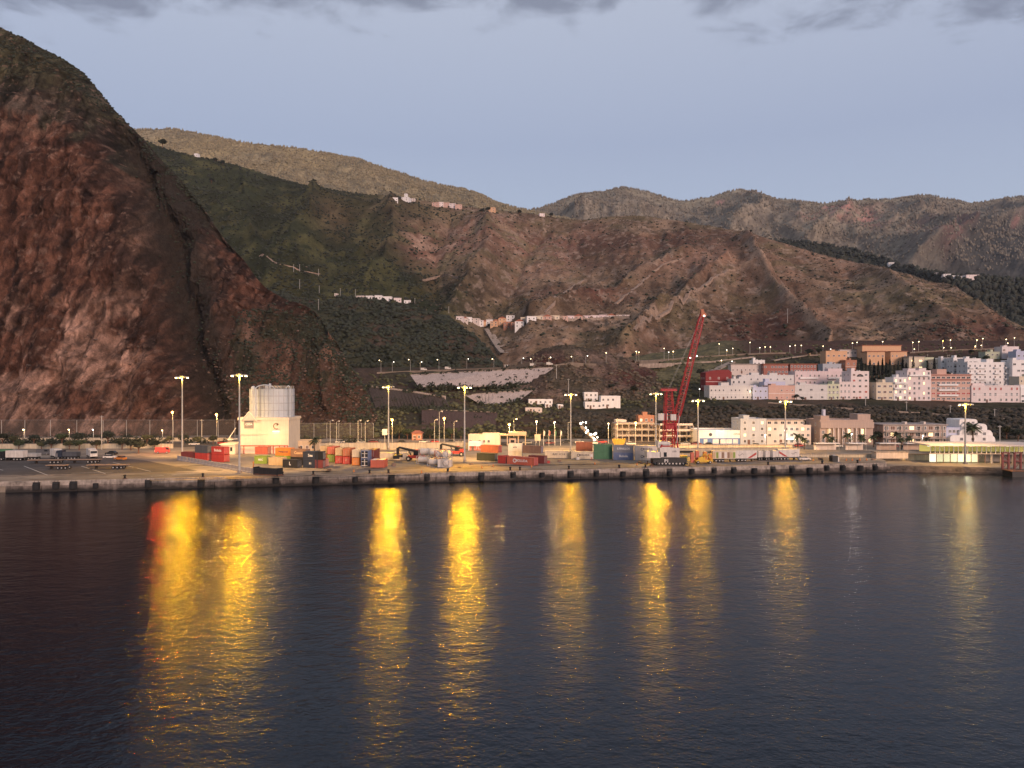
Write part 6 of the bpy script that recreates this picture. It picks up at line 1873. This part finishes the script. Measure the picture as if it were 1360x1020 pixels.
def cyp_variant(seed):
    r = random.Random(seed)
    b = MB(); b.cyl((0, 0, -1), (0, 0, 2), .25, .2, 6); o = b.obj('trunk', m_rust); tr = o.data; bpy.data.objects.remove(o)
    V_, F_ = [], []
    for i in range(420):
        z = 1 + 10.5 * r.random() ** .9; rad = 1.35 * (1 - ((z - 1) / 10.8)) ** .6 * min(1, (z - .2) / 1.2); a = r.random() * 6.283; q = r.random() ** .4
        c = Vector((rad * q * math.cos(a), rad * q * math.sin(a), z)); e = Vector((r.gauss(0, .4), r.gauss(0, .4), 1)).normalized() * r.uniform(.4, .8); f = e.orthogonal().normalized() * r.uniform(.2, .35)
        b0 = len(V_); V_ += [c - e, c + f, c + e, c - f]; F_.append((b0, b0 + 1, b0 + 2, b0 + 3))
    return tr, mk_mesh(V_, F_, LEAF['cyp'], 'crown')


BV = {k: [broad_variant(s, k) for s in (1, 2, 3)] for k in ('dark', 'green', 'olive')}
PV = [palm_variant(s) for s in (4, 5)]
CV = [cyp_variant(s) for s in (6, 7)]


def tree(name, label, cat, var, loc, s, group, sz=None):
    t = thing(name, label, cat, loc, rng.uniform(0, 6.28), group)
    tr, cr_ = var
    sc_ = (s, s, sz or s)
    link('trunk', tr, t, (0, 0, 0), 0, sc_); link('crown', cr_, t, (0, 0, 0), 0, sc_)


for i, (px, yb, s, k) in enumerate([(3, 590, 1.0, 'dark'), (18, 590, .8, 'olive'), (25, 597, .85, 'green'), (45, 590, .9, 'dark'), (55, 597, .7, 'olive'), (68, 597, 1.0, 'dark'), (82, 590, 1.0, 'green'), (92, 597, .8, 'olive'), (104, 590, 1.1, 'dark'), (105, 598, .9, 'green'), (128, 597, .85, 'olive'), (143, 590, 1.3, 'dark'),
                                    (162, 597, 1.0, 'dark'), (174, 598, .95, 'dark'), (184, 602, 1.15, 'dark'), (195, 590, .9, 'olive'), (205, 597, .8, 'dark'), (225, 590, .8, 'olive'), (243, 590, .9, 'dark'), (262, 591, .8, 'olive'), (283, 590, .85, 'dark'), (-20, 597, 1, 'dark')]):
    tree('broadleaf_tree', f'bushy {"dark" if k == "dark" else "lighter"} tree at the cliff foot, {ORD[i]} from the left', 'tree', BV[k][i % 3], gp(px, yb), s * .95, 'trees at the foot of the cliff', s * .82)
for i, (px, yb, s, k) in enumerate([(521, 584, 1.0, 'olive'), (530, 583, 1.25, 'olive'), (541, 584, .95, 'green'), (551, 582, .8, 'olive'), (571, 583, .9, 'dark'), (600, 583, .9, 'green'), (612, 584, .8, 'dark'), (640, 582, .7, 'olive'), (690, 582, .8, 'olive'), (720, 580, .8, 'dark'), (735, 578, .9, 'green'), (764, 578, .8, 'olive'), (782, 580, 1.0, 'dark'), (813, 582, .9, 'olive')]):
    tree('broadleaf_tree', f'lamp lit bushy tree behind the boundary wall, {ORD[i]} from the left', 'tree', BV[k][(i + 1) % 3], hit(px, yb), s * .95, 'trees behind the boundary wall')
for i, (px, yb, s) in enumerate([(1060, 596, 1.0), (1068, 597, .8), (1098, 594, .95), (1104, 596, .8), (1126, 595, 1.05), (1144, 595, .9), (1160, 594, .85), (1191, 594, 1.05), (1197, 597, .8), (1207, 594, .8), (1292, 591, 1.55), (418, 599, .9), (1231, 594, .7)]):
    lb = {10: 'tall palm with drooping fronds in front of the white rounded house', 11: 'lone palm behind the orange shed right of the silo'}.get(i, f'seafront palm before the civic buildings, {ORD[i]} from the left')
    tree('palm_tree', lb, 'palm', PV[i % 2], gp(px, yb), s, 'palms on the seafront')
for i, px in enumerate([1139, 1144, 1150, 1155.5, 1161, 1166.5, 1172, 1177, 1182, 1187.5, 1193, 1199, 1203.5, 1213, 1232, 1241]):
    yb = 500 if i < 13 else 494
    tree('cypress_tree', f'dark cypress below the peach school, {ORD[i]} from the left', 'cypress', CV[i % 2], at(px, yb, 545 if i < 13 else 575), (.95, 1.1, .8, 1.0)[i % 4], 'cypresses below the school', (.95, 1.15, .85, 1.05, .75)[i % 5])
for i, (px, yb, s, k, lb) in enumerate([(1058, 531, .6, 'dark', 'round dark tree beside the coral house'), (1066, 533, .5, 'dark', 'small dark bushy tree below the coral house'), (1275, 496, 1.3, 'dark', 'dark round tree behind the coral block'), (1093, 530, .6, 'dark', 'dark pointed tree before the cream green house'), (1047, 492, .8, 'dark', 'dark tree before the red brick buildings'), (992, 494, .7, 'dark', 'dark tree beside the long peach building'),
                                        (1165, 512, 1.0, 'dark', 'dark tree in the gap behind the cream house'), (1180, 507, 1.0, 'dark', 'dark tree above the cream house roof'), (1197, 503, .8, 'dark', 'dark tree behind the narrow white house'), (1075, 474, 1.2, 'dark', 'broad dark tree beside the upper lane'), (1088, 472, 1.1, 'dark', 'dark tree left of the cream orange house'), (1310, 480, .9, 'dark', 'dark tree below the green box house'), (1290, 472, .9, 'dark', 'dark tree above the white cottages'), (1255, 588, .9, 'dark', 'dark bush at the foot of the white rounded house'), (1337, 583, 1.1, 'olive', 'pale tree right of the white rounded house'), (1352, 586, 1.0, 'dark', 'dark tree behind the terminal roof'), (1268, 590, .9, 'dark', 'dark hedge tree below the lavender tier'), (842, 524, 1.0, 'dark', 'dark tree at the foot of the bare mound'), (812, 519, .8, 'dark', 'small tree above the white terraced house'), (930, 500, 1.0, 'dark', 'dark tree left of the red gabled house'), (1248, 590, .8, 'dark', 'dark tree right of the modern block'), (1165, 590, 1.0, 'dark', 'dark tree between the civic building and the modern block')]):
    tree('broadleaf_tree', lb, 'tree', BV[k][i % 3], hit(px, yb), s, 'trees among the houses')
for i, (px, yb) in enumerate([(216, 194), (296, 217), (286, 214), (281, 242), (648, 280), (690, 283), (605, 274), (640, 282), (732, 287)]):
    tree('broadleaf_tree', f'dark tree on the skyline of the green shoulder, {ORD[i]} listed', 'tree', BV['dark'][i % 3], hit(px, yb + 2), 1.7, 'trees on the ridge')

# ------------------------------------------------------------------ scatter: shrubs and woods that nobody could count
ICO_V = np.array([(0, 0, 1)] + [(.894 * math.cos(a), .894 * math.sin(a), .447) for a in [2 * math.pi * i / 5 for i in range(5)]] + [(.894 * math.cos(a), .894 * math.sin(a), -.447) for a in [2 * math.pi * (i + .5) / 5 for i in range(5)]] + [(0, 0, -1)])
ICO_F = np.array([(0, i + 1, (i + 1) % 5 + 1) for i in range(5)] + [(i + 1, i + 6, (i + 1) % 5 + 1) for i in range(5)] + [((i + 1) % 5 + 1, i + 6, (i + 1) % 5 + 6) for i in range(5)] + [(11, (i + 1) % 5 + 6, i + 6) for i in range(5)])


def scatter(name, S, prob, n, size, m, shape=(1, 1, .7), sink=.25, kind='stuff', cone=False):
    P_ = S['P'].reshape(-1, 3); pr = np.clip(prob(S).reshape(-1), 0, None).astype(float)
    # weight by visible area so that nothing crowds at the narrow end
    pr *= np.repeat(np.gradient(S['V'].mean(1)), S['P'].shape[1])
    pr /= pr.sum()
    k = rng.choice(len(P_), n, p=pr)
    nx = S['P'].shape[1]
    nb = np.clip(k + 1, 0, len(P_) - 1); up = np.clip(k + nx, 0, len(P_) - 1)
    c = P_[k] + (P_[nb] - P_[k]) * rng.uniform(-.5, .5, (n, 1)) + (P_[up] - P_[k]) * rng.uniform(-.5, .5, (n, 1))
    s = rng.uniform(size[0], size[1], n) ** 1.0
    T = np.tile(ICO_V, (n, 1, 1)) * (1 + rng.uniform(-.38, .38, (n, 12, 1)))
    if cone:
        f = np.clip(1 - .5 * (T[..., 2:3] + .2), .25, 1.3); T[..., :2] *= f
    a = rng.uniform(0, 6.28, n)
    x = T[..., 0] * np.cos(a)[:, None] - T[..., 1] * np.sin(a)[:, None]; y = T[..., 0] * np.sin(a)[:, None] + T[..., 1] * np.cos(a)[:, None]
    T = np.stack([x * shape[0], y * shape[1], T[..., 2] * shape[2]], -1) * s[:, None, None]
    V_ = T + c[:, None, :] + np.array([0, 0, 1.0]) * (s * shape[2] * (1 - sink * 2))[:, None, None]
    F_ = ICO_F[None] + (np.arange(n) * 12)[:, None, None]
    return tag(mesh_np(name, V_.reshape(-1, 3), F_.reshape(-1, 3), m), kind=kind)


def vis(S, lo, hi): return sstep(lo - .05, lo, S['V']) * (1 - sstep(hi, hi + .05, S['V']))


lefty = lambda S: 1 - sstep(430, 680, S['PX'] - .2 * (S['PY'] - 300))
clump = lambda S, s, k: sstep(.46, .62, fbm(S['P'][..., 0] / s, S['P'][..., 1] / s, S['P'][..., 2] / s, 4, k))
tag(scatter('green_shrubs', S_MAIN, lambda S: vis(S, .3, 6.1) * (.05 + lefty(S)) * (.25 + clump(S, 40, 301)), 12000, (.9, 2.6), LEAF['dark']), 'dark green shrubs covering the green shoulder and gullies', 'shrubs')
tag(scatter('dry_shrubs', S_MAIN, lambda S: vis(S, .3, 6.1) * (1.05 - lefty(S)) * (.2 + clump(S, 30, 302)), 10000, (.5, 1.7), LEAF['scrub']), 'dry brown scrub dotted over the bare hill', 'shrubs')
tag(scatter('hill_shrubs', S_LOW, lambda S: vis(S, .2, 4.1) * (.3 + clump(S, 24, 303)), 6000, (.8, 2.6), LEAF['dark']), 'dark shrubs covering the low green hill', 'shrubs')
tag(scatter('mound_shrubs', S_MOUND, lambda S: vis(S, .2, 3.1) * (.2 + clump(S, 16, 304)), 1300, (.5, 1.5), LEAF['scrub']), 'dry bushes on the small bare mound', 'shrubs')
tag(scatter('bluff_shrubs', S_TOWN, lambda S: vis(S, 1.3, 3.7) * sstep(700, 760, S['PX']) * (.35 + clump(S, 14, 305)), 7500, (.5, 1.7), LEAF['bluff']), 'dark bushes covering the bluff below the town', 'shrubs')
tag(scatter('verge_shrubs', S_TOWN, lambda S: (vis(S, 1.3, 8.2) * (1 - sstep(735, 760, S['PX'])) + vis(S, 4.3, 8.6) * sstep(760, 800, S['PX']) * (1 - sstep(950, 1000, S['PX'])) + .5 * vis(S, 5.2, 9.8) * sstep(960, 1000, S['PX'])) * (.2 + clump(S, 18, 306)), 4200, (.5, 1.6), LEAF['olive']), 'olive green bushes on the banks beside the hill roads', 'shrubs')
tag(scatter('cliff_shrubs', S_CLIFF, lambda S: (sstep(300, 330, S['PX']) * sstep(395, 430, S['PY']) + sstep(10, -10, S['PY'] - np.interp(S['PX'], [-320, 0, 80, 150, 215, 260], [60, 110, 115, 150, 230, 280])) + .5 * np.exp(-(seg_dist(S['PX'], S['PY'], [(195, 205), (222, 300), (245, 400), (280, 500), (300, 570)]) / 22) ** 2)) * vis(S, 1.3, 6.2) * (.25 + clump(S, 12, 307)), 6500, (.3, 1.1), LEAF['dark']), 'low bushes on the cliff top and in its gully', 'shrubs')
tag(scatter('cliff_boulders', S_CLIFF, lambda S: sstep(230, 300, S['PX']) * sstep(420, 470, S['PY']) * vis(S, .6, 5) + .25 * vis(S, .6, 2) * sstep(0, 100, S['PX']), 900, (.3, 1.1), mat('boulder_rock', (.11, .072, .055), .95, var=.4, scale=1, island=.4)), 'fallen boulders at the foot of the red cliff', 'boulders')
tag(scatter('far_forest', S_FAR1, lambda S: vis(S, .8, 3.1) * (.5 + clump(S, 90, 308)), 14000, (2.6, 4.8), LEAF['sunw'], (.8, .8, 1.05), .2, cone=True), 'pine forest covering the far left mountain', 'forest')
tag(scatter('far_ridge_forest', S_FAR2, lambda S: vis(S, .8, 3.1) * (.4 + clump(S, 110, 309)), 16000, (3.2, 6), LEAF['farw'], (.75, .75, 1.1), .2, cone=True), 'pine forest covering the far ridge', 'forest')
tag(scatter('ridge_wood', S_WOOD, lambda S: vis(S, .3, 3.1), 5000, (2.5, 6), LEAF['pine'], (.8, .8, 1.0), .2), 'dark wood on the ridge behind the brown hill', 'wood')

# a ragged hedge of tamarisk at the cliff foot
hp = []
for (x0, x1, y_) in ((-150, 300, 588.5), (-150, 240, 583), (395, 500, 588), (500, 660, 581)):
    for _ in range(int((x1 - x0) * 1.1)):
        px = rng.uniform(x0, x1)
        if fbm(np.array([px / 17]), np.array([y_]), 0.0, 3, 55)[0] < .46: continue
        hp.append((*gp(px, y_ + rng.uniform(-1.2, 1.2))[:], rng.uniform(.7, 1.9)))
hp = np.array(hp)
Vh, Fh = [], []
for x, y, z, s in hp:
    for _ in range(16):
        d = np.array([rng.normal() * s * .8, rng.normal() * s * .6, abs(rng.normal()) * s * .75 + .15]); e = rng.normal(size=3); e /= np.linalg.norm(e); f = np.cross(e, rng.normal(size=3)); f /= np.linalg.norm(f); q = .38 * s ** .5
        b0 = len(Vh); c = np.array([x, y, z]) + d; Vh += [c - e * q, c + f * q * .6, c + e * q, c - f * q * .6]; Fh.append((b0, b0 + 1, b0 + 2, b0 + 3))
tag(mesh_np('roadside_undergrowth', Vh, Fh, LEAF['dark']), 'ragged dark undergrowth along the cliff foot and the port road', 'undergrowth', kind='stuff')

# ------------------------------------------------------------------ fences, poles and lamps
m_net = bpy.data.materials.new('wire_net'); m_net.use_nodes = True
_nt = m_net.node_tree; _b = _nt.nodes['Principled BSDF']; _b.inputs['Base Color'].default_value = (.14, .11, .09, 1); _b.inputs['Roughness'].default_value = .7
_tr = _nt.nodes.new('ShaderNodeBsdfTransparent'); _mx = _nt.nodes.new('ShaderNodeMixShader'); _mx.inputs[0].default_value = .80
_nt.links.new(_b.outputs[0], _mx.inputs[1]); _nt.links.new(_tr.outputs[0], _mx.inputs[2]); _nt.links.new(_mx.outputs[0], _nt.nodes['Material Output'].inputs[0])


def net_fence(label, pxs, yb, H):
    pts = [gp(px, yb) for px in pxs]; o = pts[0]
    t = thing('catch_fence', label, 'fence', o)
    for p in pts:
        b = MB(); b.cyl(p - o, p - o + Vector((0, 0, H)), .12, .10, 6); b.obj('post', m_galv, t)
    for p, q in zip(pts[:-1], pts[1:]):
        b = MB(); d = q - p; L_ = d.length; b.box((p + q) / 2 - o + Vector((0, .16, H * .5)), (L_ - .1, .04, H * .94), rz=math.atan2(d.y, d.x)); b.obj('net_panel', m_net, t)
    b = MB(); b.tube([p - o + Vector((0, 0, H)) for p in pts], .05, 4); b.obj('top_cable', m_galv, t)


net_fence('tall rockfall net fence at the foot of the cliff, left of the silo', [-30, 2, 33, 67, 102, 137, 168, 199, 230, 262, 290, 312], 582.5, 9.2)
net_fence('tall rockfall net fence right of the silo', [392, 417, 434, 450, 465, 480, 496], 582.5, 7.6)


LAMPM = {}


def lamp_post(px, yh, yb, label, group, bulb='s', arm=1, big=1.0, light=0, col=(1, .62, .25), p=None, name='street_lamp'):
    p = p if p is not None else hit(px, yb)
    H = max(2.5, (yb - yh) / F * p.y)
    t = thing(name, label, 'street lamp', p, 0, group)
    br = (.24 + p.y * .00030) * big
    b = MB(); b.cyl((0, 0, -1), (0, 0, H), .16, .10, 6); b.obj('post', m_galv, t)
    b = MB()
    if arm: b.cyl((0, 0, H - .05), (arm * 1.1, -.4, H + .25), .07, .06, 5); hx, hz_ = arm * 1.2, H + .2
    else: hx, hz_ = 0, H + .15
    b.box((hx, -.42, hz_ + br * .7 + .06), (.9, .5, .12)); b.obj('lamp_head', m_galv, t)
    b = MB(); b.sph((hx, -.42, hz_), br, 0, 8, 6); b.obj('bulb', {'s': m_sod, 'w': m_wlamp, 'o': m_orange_glow, 'u': m_trim}[bulb], t)
    if light: lamp_light(p + Vector((hx, -.42 - br - .4, hz_ - br - .4)), light, col, .3)


rowA = [(506, 479), (521, 481), (545, 478), (558, 481), (583, 478), (620, 477), (656, 477), (693, 476), (707, 477), (729, 475), (761, 474), (778, 473)]
for i, (px, yh) in enumerate(rowA):
    lamp_post(px, yh, 494.5 - (px - 500) * .036, f'street lamp on the road above the pale retaining wall, {ORD[i]} from the left', 'lamps on the road above the wall', 'w' if i % 2 else 's', 1 if i % 2 else -1, .8, 260 if i % 3 == 0 else 0)
rowB = [(805, 469, 481), (845, 467, 480), (848.5, 468, 480), (882, 463, 478), (888, 468, 479), (894, 467, 478), (955, 457, 472), (965, 465, 473), (973, 463, 472), (996, 455, 470), (1009, 462, 470), (1016, 461, 470), (1023, 461, 470), (1049, 460, 469), (1056, 459, 469), (1064, 459, 469), (1076, 466, 471), (1085, 464, 470), (1093, 460, 469), (1103, 464, 470)]
for i, (px, yh, yb) in enumerate(rowB):
    o_ = i in (16, 17)
    lamp_post(px, yh, yb, f'street lamp on the hill road above the red buildings, {ORD[i]} from the left', 'lamps on the hill road', 'o' if o_ else ('w' if i % 3 == 1 else 's'), 0, 1.1 if o_ else .85, 500 if i in (1, 5, 7, 12, 16) else 0, (1, .55, .18))
rowC = [(1132, 456, 466), (1138, 455, 466), (1172, 454, 461), (1212, 455, 468), (1220, 454, 468), (1214, 464, 469), (1252, 453, 466), (1262, 452, 466), (1253, 462, 467), (1263, 462, 467), (1297, 452, 464), (1305, 450, 464), (1295, 460, 465), (1303, 459, 465), (1336, 451, 463), (1347, 449, 463), (1338, 456, 463), (1321, 468, 472)]
for i, (px, yh, yb) in enumerate(rowC):
    lamp_post(px, yh, yb, f'street lamp on the upper road above the apartments, {ORD[i]} in order from the school', 'lamps on the upper road', 'o' if i == 6 else 's', 0, .9, 420 if i in (3, 6, 10, 12) else 0, (1, .5, .18))
rowD = [(932, 501, 512), (941, 497, 508), (953, 503, 514), (957, 496, 503), (929, 517, 527), (996, 520, 531), (1005, 484, 497), (958, 479, 487), (972, 480, 488)]
for i, (px, yh, yb) in enumerate(rowD):
    lamp_post(px, yh, yb, ['white lamp left of the red gabled house', 'white lamp on the corner of the red gabled house', 'white lamp before the red gabled house wall', 'small lamp on the lane above the red gabled house', 'warm lamp below the red gabled house', 'lamp lighting the long pale front on the bluff', 'orange lamp over the long peach building', 'lamp at the bend above the steep lane', 'lamp at the top of the steep lane'][i], 'lamps in the upper town', 'wwwswsosw'[i], 0, 1.1 if i < 3 else .9, 300 if i in (0, 2, 5, 6) else 0, (1, .75, .45))
LOWP = 2.6
low = [(229.5, 548, 590, 'orange lamp at the cliff foot behind the left mast', 'o', 1500), (288, 551, 590, 'orange lamp at the cliff foot left of the silo', 'o', 1800), (521, 558, 590, 'glowing yellow lamp lighting the trees behind the red containers', 'o', 2200), (590, 556, 588, 'glowing yellow lamp between the two masts on the road', 'o', 1500), (676.5, 564, 590, 'brightest orange lamp behind the gate canopy', 'o', 2600), (682.5, 557, 589, 'small white lamp just above the brightest orange lamp', 's', 0),
       (712.5, 560, 588, 'lamp on the port road left of the slim mast', 's', 700), (736.5, 561, 588, 'lamp on the port road second left of the slim mast', 's', 700), (754.5, 561, 587, 'lamp right behind the slim mast', 's', 0), (808, 563, 589, 'lamp in front of the frame building left end', 's', 800), (844, 562, 589, 'strong orange lamp in front of the frame building', 'o', 1500), (583.5, 547, 594, 'tall slim pole lamp left of the yellow glowing one', 'u', 0), (577, 558, 594, 'slim unlit pole lamp behind the tanks', 'u', 0),
       (447, 560, 592, 'pole lamp behind the end-on containers, leftmost', 'u', 0), (475.5, 559, 592, 'pole lamp behind the end-on containers, middle', 'u', 0), (438.5, 559, 593, 'pole lamp behind the lime container end', 'u', 0), (485, 560, 592, 'pole lamp behind the blue container ends', 'u', 0), (603, 560, 590, 'slim pole lamp right of the left reach stacker', 'u', 0), (1130.5, 577, 596, 'bright white lamp among the palms before the civic building', 'w', 450), (1225, 579, 597, 'bright white lamp before the modern block', 'w', 350),
       (1016, 578, 598, 'white lamp in front of the grey office block', 'w', 400), (1042, 572, 597, 'white lamp in front of the pale pink office block', 'w', 300), (393, 575, 590, 'white lamp right of the cement silo', 's', 200), (92, 571, 586, 'lamp glowing among the cliff foot trees', 's', 300), (124, 571, 586, 'small white lamp among the cliff foot trees', 'w', 150), (32, 571, 586, 'lamp at the left among the cliff foot trees', 's', 250), (216, 572, 586, 'small lamp above the service vehicle', 's', 150)]
for (px, yh, yb, lb, k, pw) in low:
    lamp_post(px, yh, yb, lb, 'lamps on the port road', k, 0 if pw else 1, 1.6 if pw > 1400 else .85, pw * (1.0 if k == 'w' else LOWP), (1, .50, .12) if k == 'o' else ((1, .92, .78) if k == 'w' else (1, .65, .3)), p=gp(px, yb))
# dazzling flight of lights left of the frame building
t = thing('lit_staircase', 'flight of dazzling white lights climbing the bank behind the green containers', 'staircase', gp(783, 589))
o = t.location.copy()
b = MB(); q0, q1 = at(773, 564, 352) - o, at(792, 583, 338) - o; b.cyl(q0 + Vector((0, .8, -1.2)), q1 + Vector((0, .8, -1.2)), .8, .8, 6); b.obj('stair_ramp', m_conc, t)
for i in range(16):
    u = i / 15; q = q0.lerp(q1, u) + Vector((r_.uniform(-1.6, 1.6), -.4 + r_.uniform(-2, 2), r_.uniform(-1.0, 1.6)))
    b = MB(); b.sph(q, .26 + .13 * (i % 3), 0, 8, 6); b.obj('light_globe', m_wlamp, t)
    b = MB(); b.cyl(q + Vector((0, .9, -1.6)), q, .07, .07, 5); b.obj('stem', m_galv, t)
lamp_light(at(783, 574, 335), 2200, (1, .80, .5), .8)
for i, (px, yt, yb, lb) in enumerate([(135, 552, 597, 'tall bare grey pole before the cliff'), (268, 557, 589, 'bare pole left of the silo lamp'), (820, 556, 590, 'bare pole before the frame building'), (739, 484, 503, 'wooden utility pole on the bare mound'), (755, 503, 522, 'wooden utility pole below the bare mound'), (1046, 410, 429, 'lone pylon post on the brown hill'), (1204, 533, 546, 'grey post on the lower path below the pink block'), (1149.5, 528, 541, 'grey post on the lower path below the tall pink house'), (1262, 538, 551, 'grey post on the lower path below the coral block'), (1321, 543, 557, 'grey post on the lower path at the right'), (1328, 565, 590, 'grey pole right of the white rounded house'),
                                      (390, 351, 361, 'utility pole on the dark slope beside the cliff, upper'), (398, 351, 361, 'utility pole next to the upper one on the dark slope'), (398, 371, 384, 'utility pole on the dark slope, middle'), (423, 357, 367, 'utility pole right of the cliff edge'), (424, 379, 389, 'utility pole right of the cliff edge, second'), (423, 397, 412, 'utility pole right of the cliff edge, lowest'), (452, 383, 392, 'utility pole before the terrace houses'), (596, 407, 416, 'utility pole left of the village'), (472, 384, 395, 'utility pole at the first terrace house'), (551, 396, 404, 'utility pole at the last terrace house')]):
    p = hit(px, yb) if not (yb > 586) else gp(px, yb)
    H = (yb - yt) / F * p.y
    t = thing('utility_pole', lb, 'pole', p, 0, 'bare poles')
    rr = .12 + p.y * .00022
    b = MB(); b.cyl((0, 0, -1), (0, 0, H), rr, rr * .8, 6); b.obj('pole', m_galv, t); b = MB(); b.box((0, 0, H - .5), (1.8, .14, .14)); b.obj('crossarm', m_galv, t)

# flags by the gate
for i, (px, c) in enumerate(((722, 'white'), (729, 'coral'), (737, 'green'), (744.5, 'white'))):
    t = thing('flagpole', f'white flagpole with a furled {"pale" if c == "white" else c} flag near the gate, {ORD[i]} of four', 'flagpole', gp(px, 592), 0, 'flagpoles near the gate')
    b = MB(); b.cyl((0, 0, 0.004), (0, 0, 6.8), .09, .07, 6); b.obj('pole', m_trim, t)
    b = MB(); b.prism([(.08, 6.6), (.7, 6.2), (.55, 4.6), (.2, 4.2), (.08, 5)], -.05, .05); b.obj('flag', pm(c), t)
t = thing('billboard', 'blank cream billboard on posts near the flagpoles', 'billboard', gp(714, 592)); b = MB(); b.box((0, 0, 3.6), (2.6, .2, 2.8)); b.obj('panel', pm('cream'), t); b = MB(); b.box((-.8, .15, 1.5), (.2, .2, 3)); b.box((.8, .15, 1.5), (.2, .2, 3)); b.obj('posts', m_galv, t)
t = thing('road_sign', 'white board on a post before the tall mast behind the red row', 'sign', gp(511, 592)); b = MB(); b.box((0, 0, 6.0), (2.2, .2, 2.6)); b.obj('panel', pm('white'), t); b = MB(); b.cyl((0, .15, .004), (0, .15, 7), .12, .12, 6); b.obj('post', m_galv, t)

# parked cars on the harbour road and by the seafront
cc = ['white', 'dark', 'red', 'steel', 'white', 'slate', 'maroon', 'white']
cn = dict(white='white', dark='black', red='red', steel='silver', slate='grey', maroon='dark red', blue='blue', navy='navy')
cars_ = [(452, 588.5), (480, 589), (496, 588.5), (532, 589), (563, 588.5), (568, 590.5), (577, 588.5), (598, 588.5), (611, 589), (700, 589.5), (730, 590), (752, 588.5), (770, 589), (788, 590), (800, 588.5), (826, 589.5), (838, 591), (910, 591), (925, 591), (940, 592), (1005, 593), (1040, 593), (1062, 593.5), (1088, 593.5), (1112, 594), (1172, 594), (1186, 594.5), (1205, 594.5), (1240, 594), (258, 591.5), (296, 590)]
for i, (px, yb) in enumerate(cars_):
    c = cc[(i * 3) % 8]
    car(px, yb, [0, 180, 4, 176][i % 4], c, f'{cn[c]} car parked along the harbour road, {ORD[i]} in the line of cars', group='cars along the harbour road')
for i, (px, yb) in enumerate([(563, 493), (595, 491.5), (674, 488.6), (708, 487.4), (730, 486)]):
    p = hit(px, yb); p.z = max(p.z, ground_z(p.x, p.y)) + .5
    car(0, 0, 0, 'white', f'white van on the road above the retaining wall, {ORD[i]} from the left', loc=p, van=True, group='vans on the hill road')
# seafront shelters
for i, (px, w_) in enumerate(((1098, 9.5), (1137, 7.5), (1180, 8.5), (1216, 8.5))):
    t = thing('shelter', f'pale flat roofed seafront shelter with open front, {ORD[i]} from the left', 'shelter', gp(px, 598), 0, 'seafront shelters')
    b = MB(); b.bx(-w_ / 2, w_ / 2, -1.5, 2.0, 2.7, 2.95); b.obj('roof', m_trim, t)
    b = MB(); b.bx(-w_ / 2 + .2, w_ / 2 - .2, 1.7, 1.9, .004, 2.7); b.obj('back_wall', wm('pale' if i < 2 else 'brown'), t)
    for x in (-w_ / 2 + .2, 0, w_ / 2 - .2):
        b = MB(); b.cyl((x, -1.2, .004), (x, -1.2, 2.7), .08, .08, 6); b.obj('post', m_galv, t)

# small clutter on the apron
m_cone = pm('orange'); cone_me = None
for i, (px, yb) in enumerate([(640, 622), (655, 620), (706, 621), (790, 617), (846, 618), (1080, 612.5), (1124, 612), (1132, 612), (1142, 611.8), (1151, 611.6), (470, 627), (560, 628.5)]):
    t = thing('traffic_cone', f'orange traffic cone on the quay apron, {ORD[i]} counted along the quay', 'cone', gp(px, yb), 0, 'traffic cones on the apron')
    if not cone_me:
        b = MB(); b.cyl((0, 0, .05), (0, 0, .95), .26, .06, 10); a = b.obj('cone', m_cone, t); b = MB(); b.box((0, 0, .03), (.7, .7, .05)); c = b.obj('base', m_tyre, t); cone_me = (a.data, c.data)
    else:
        link('cone', cone_me[0], t, (0, 0, 0)); link('base', cone_me[1], t, (0, 0, 0))
pal = None
for i, (px, yb, n) in enumerate([(437, 625, 4), (523, 619, 6), (626, 617, 3), (743, 613.5, 5), (850, 615.5, 4), (1090, 611, 5), (1160, 611, 3), (610, 621, 2)]):
    t = thing('pallet_stack', f'stack of {("two", "three", "four", "five", "six")[n - 2]} wooden pallets on the apron, {ORD[i]} from the left', 'pallets', gp(px, yb), rng.uniform(0, 3), 'pallet stacks on the apron')
    for k in range(n):
        b = MB(); z = .02 + .16 * k
        for y in (-.5, 0, .5): b.box((0, y, z + .05), (1.2, .1, .09))
        for x in (-.5, -.25, 0, .25, .5): b.box((x, 0, z + .12), (.14, 1.1, .03))
        b.obj('pallet', bpy.data.materials['deck_wood'], t)
stn = MB()
for _ in range(70):
    px = rng.uniform(-20, 1150); p = qpoint(px); p = p - qout * rng.uniform(3, 34); r0 = rng.uniform(.5, 2.2)
    n = 11; stn.add([(p.x + r0 * rng.uniform(.6, 1.3) * 1.7 * math.cos(6.283 * k / n), p.y + r0 * rng.uniform(.6, 1.3) * math.sin(6.283 * k / n), 3.0135) for k in range(n)], [tuple(range(n))])
tag(stn.obj('pavement_stains', mat('oil_stain', (.10, .082, .068), .7, var=.4, scale=.6)), 'dark oil stains on the apron', kind='structure')

# ------------------------------------------------------------------ morning haze
m_hz = bpy.data.materials.new('haze'); m_hz.use_nodes = True
_nt = m_hz.node_tree; _nt.nodes.clear(); _o = _nt.nodes.new('ShaderNodeOutputMaterial'); _v = _nt.nodes.new('ShaderNodeVolumePrincipled')
_v.inputs['Color'].default_value = (.78, .82, .95, 1); _v.inputs['Density'].default_value = .000028
_nt.links.new(_v.outputs[0], _o.inputs['Volume'])
b = MB(); b.bx(-4200, 4200, -800, 5600, -8, 1500)
tag(b.obj('haze', m_hz), 'thin bluish morning haze over the harbour', 'haze', kind='stuff')
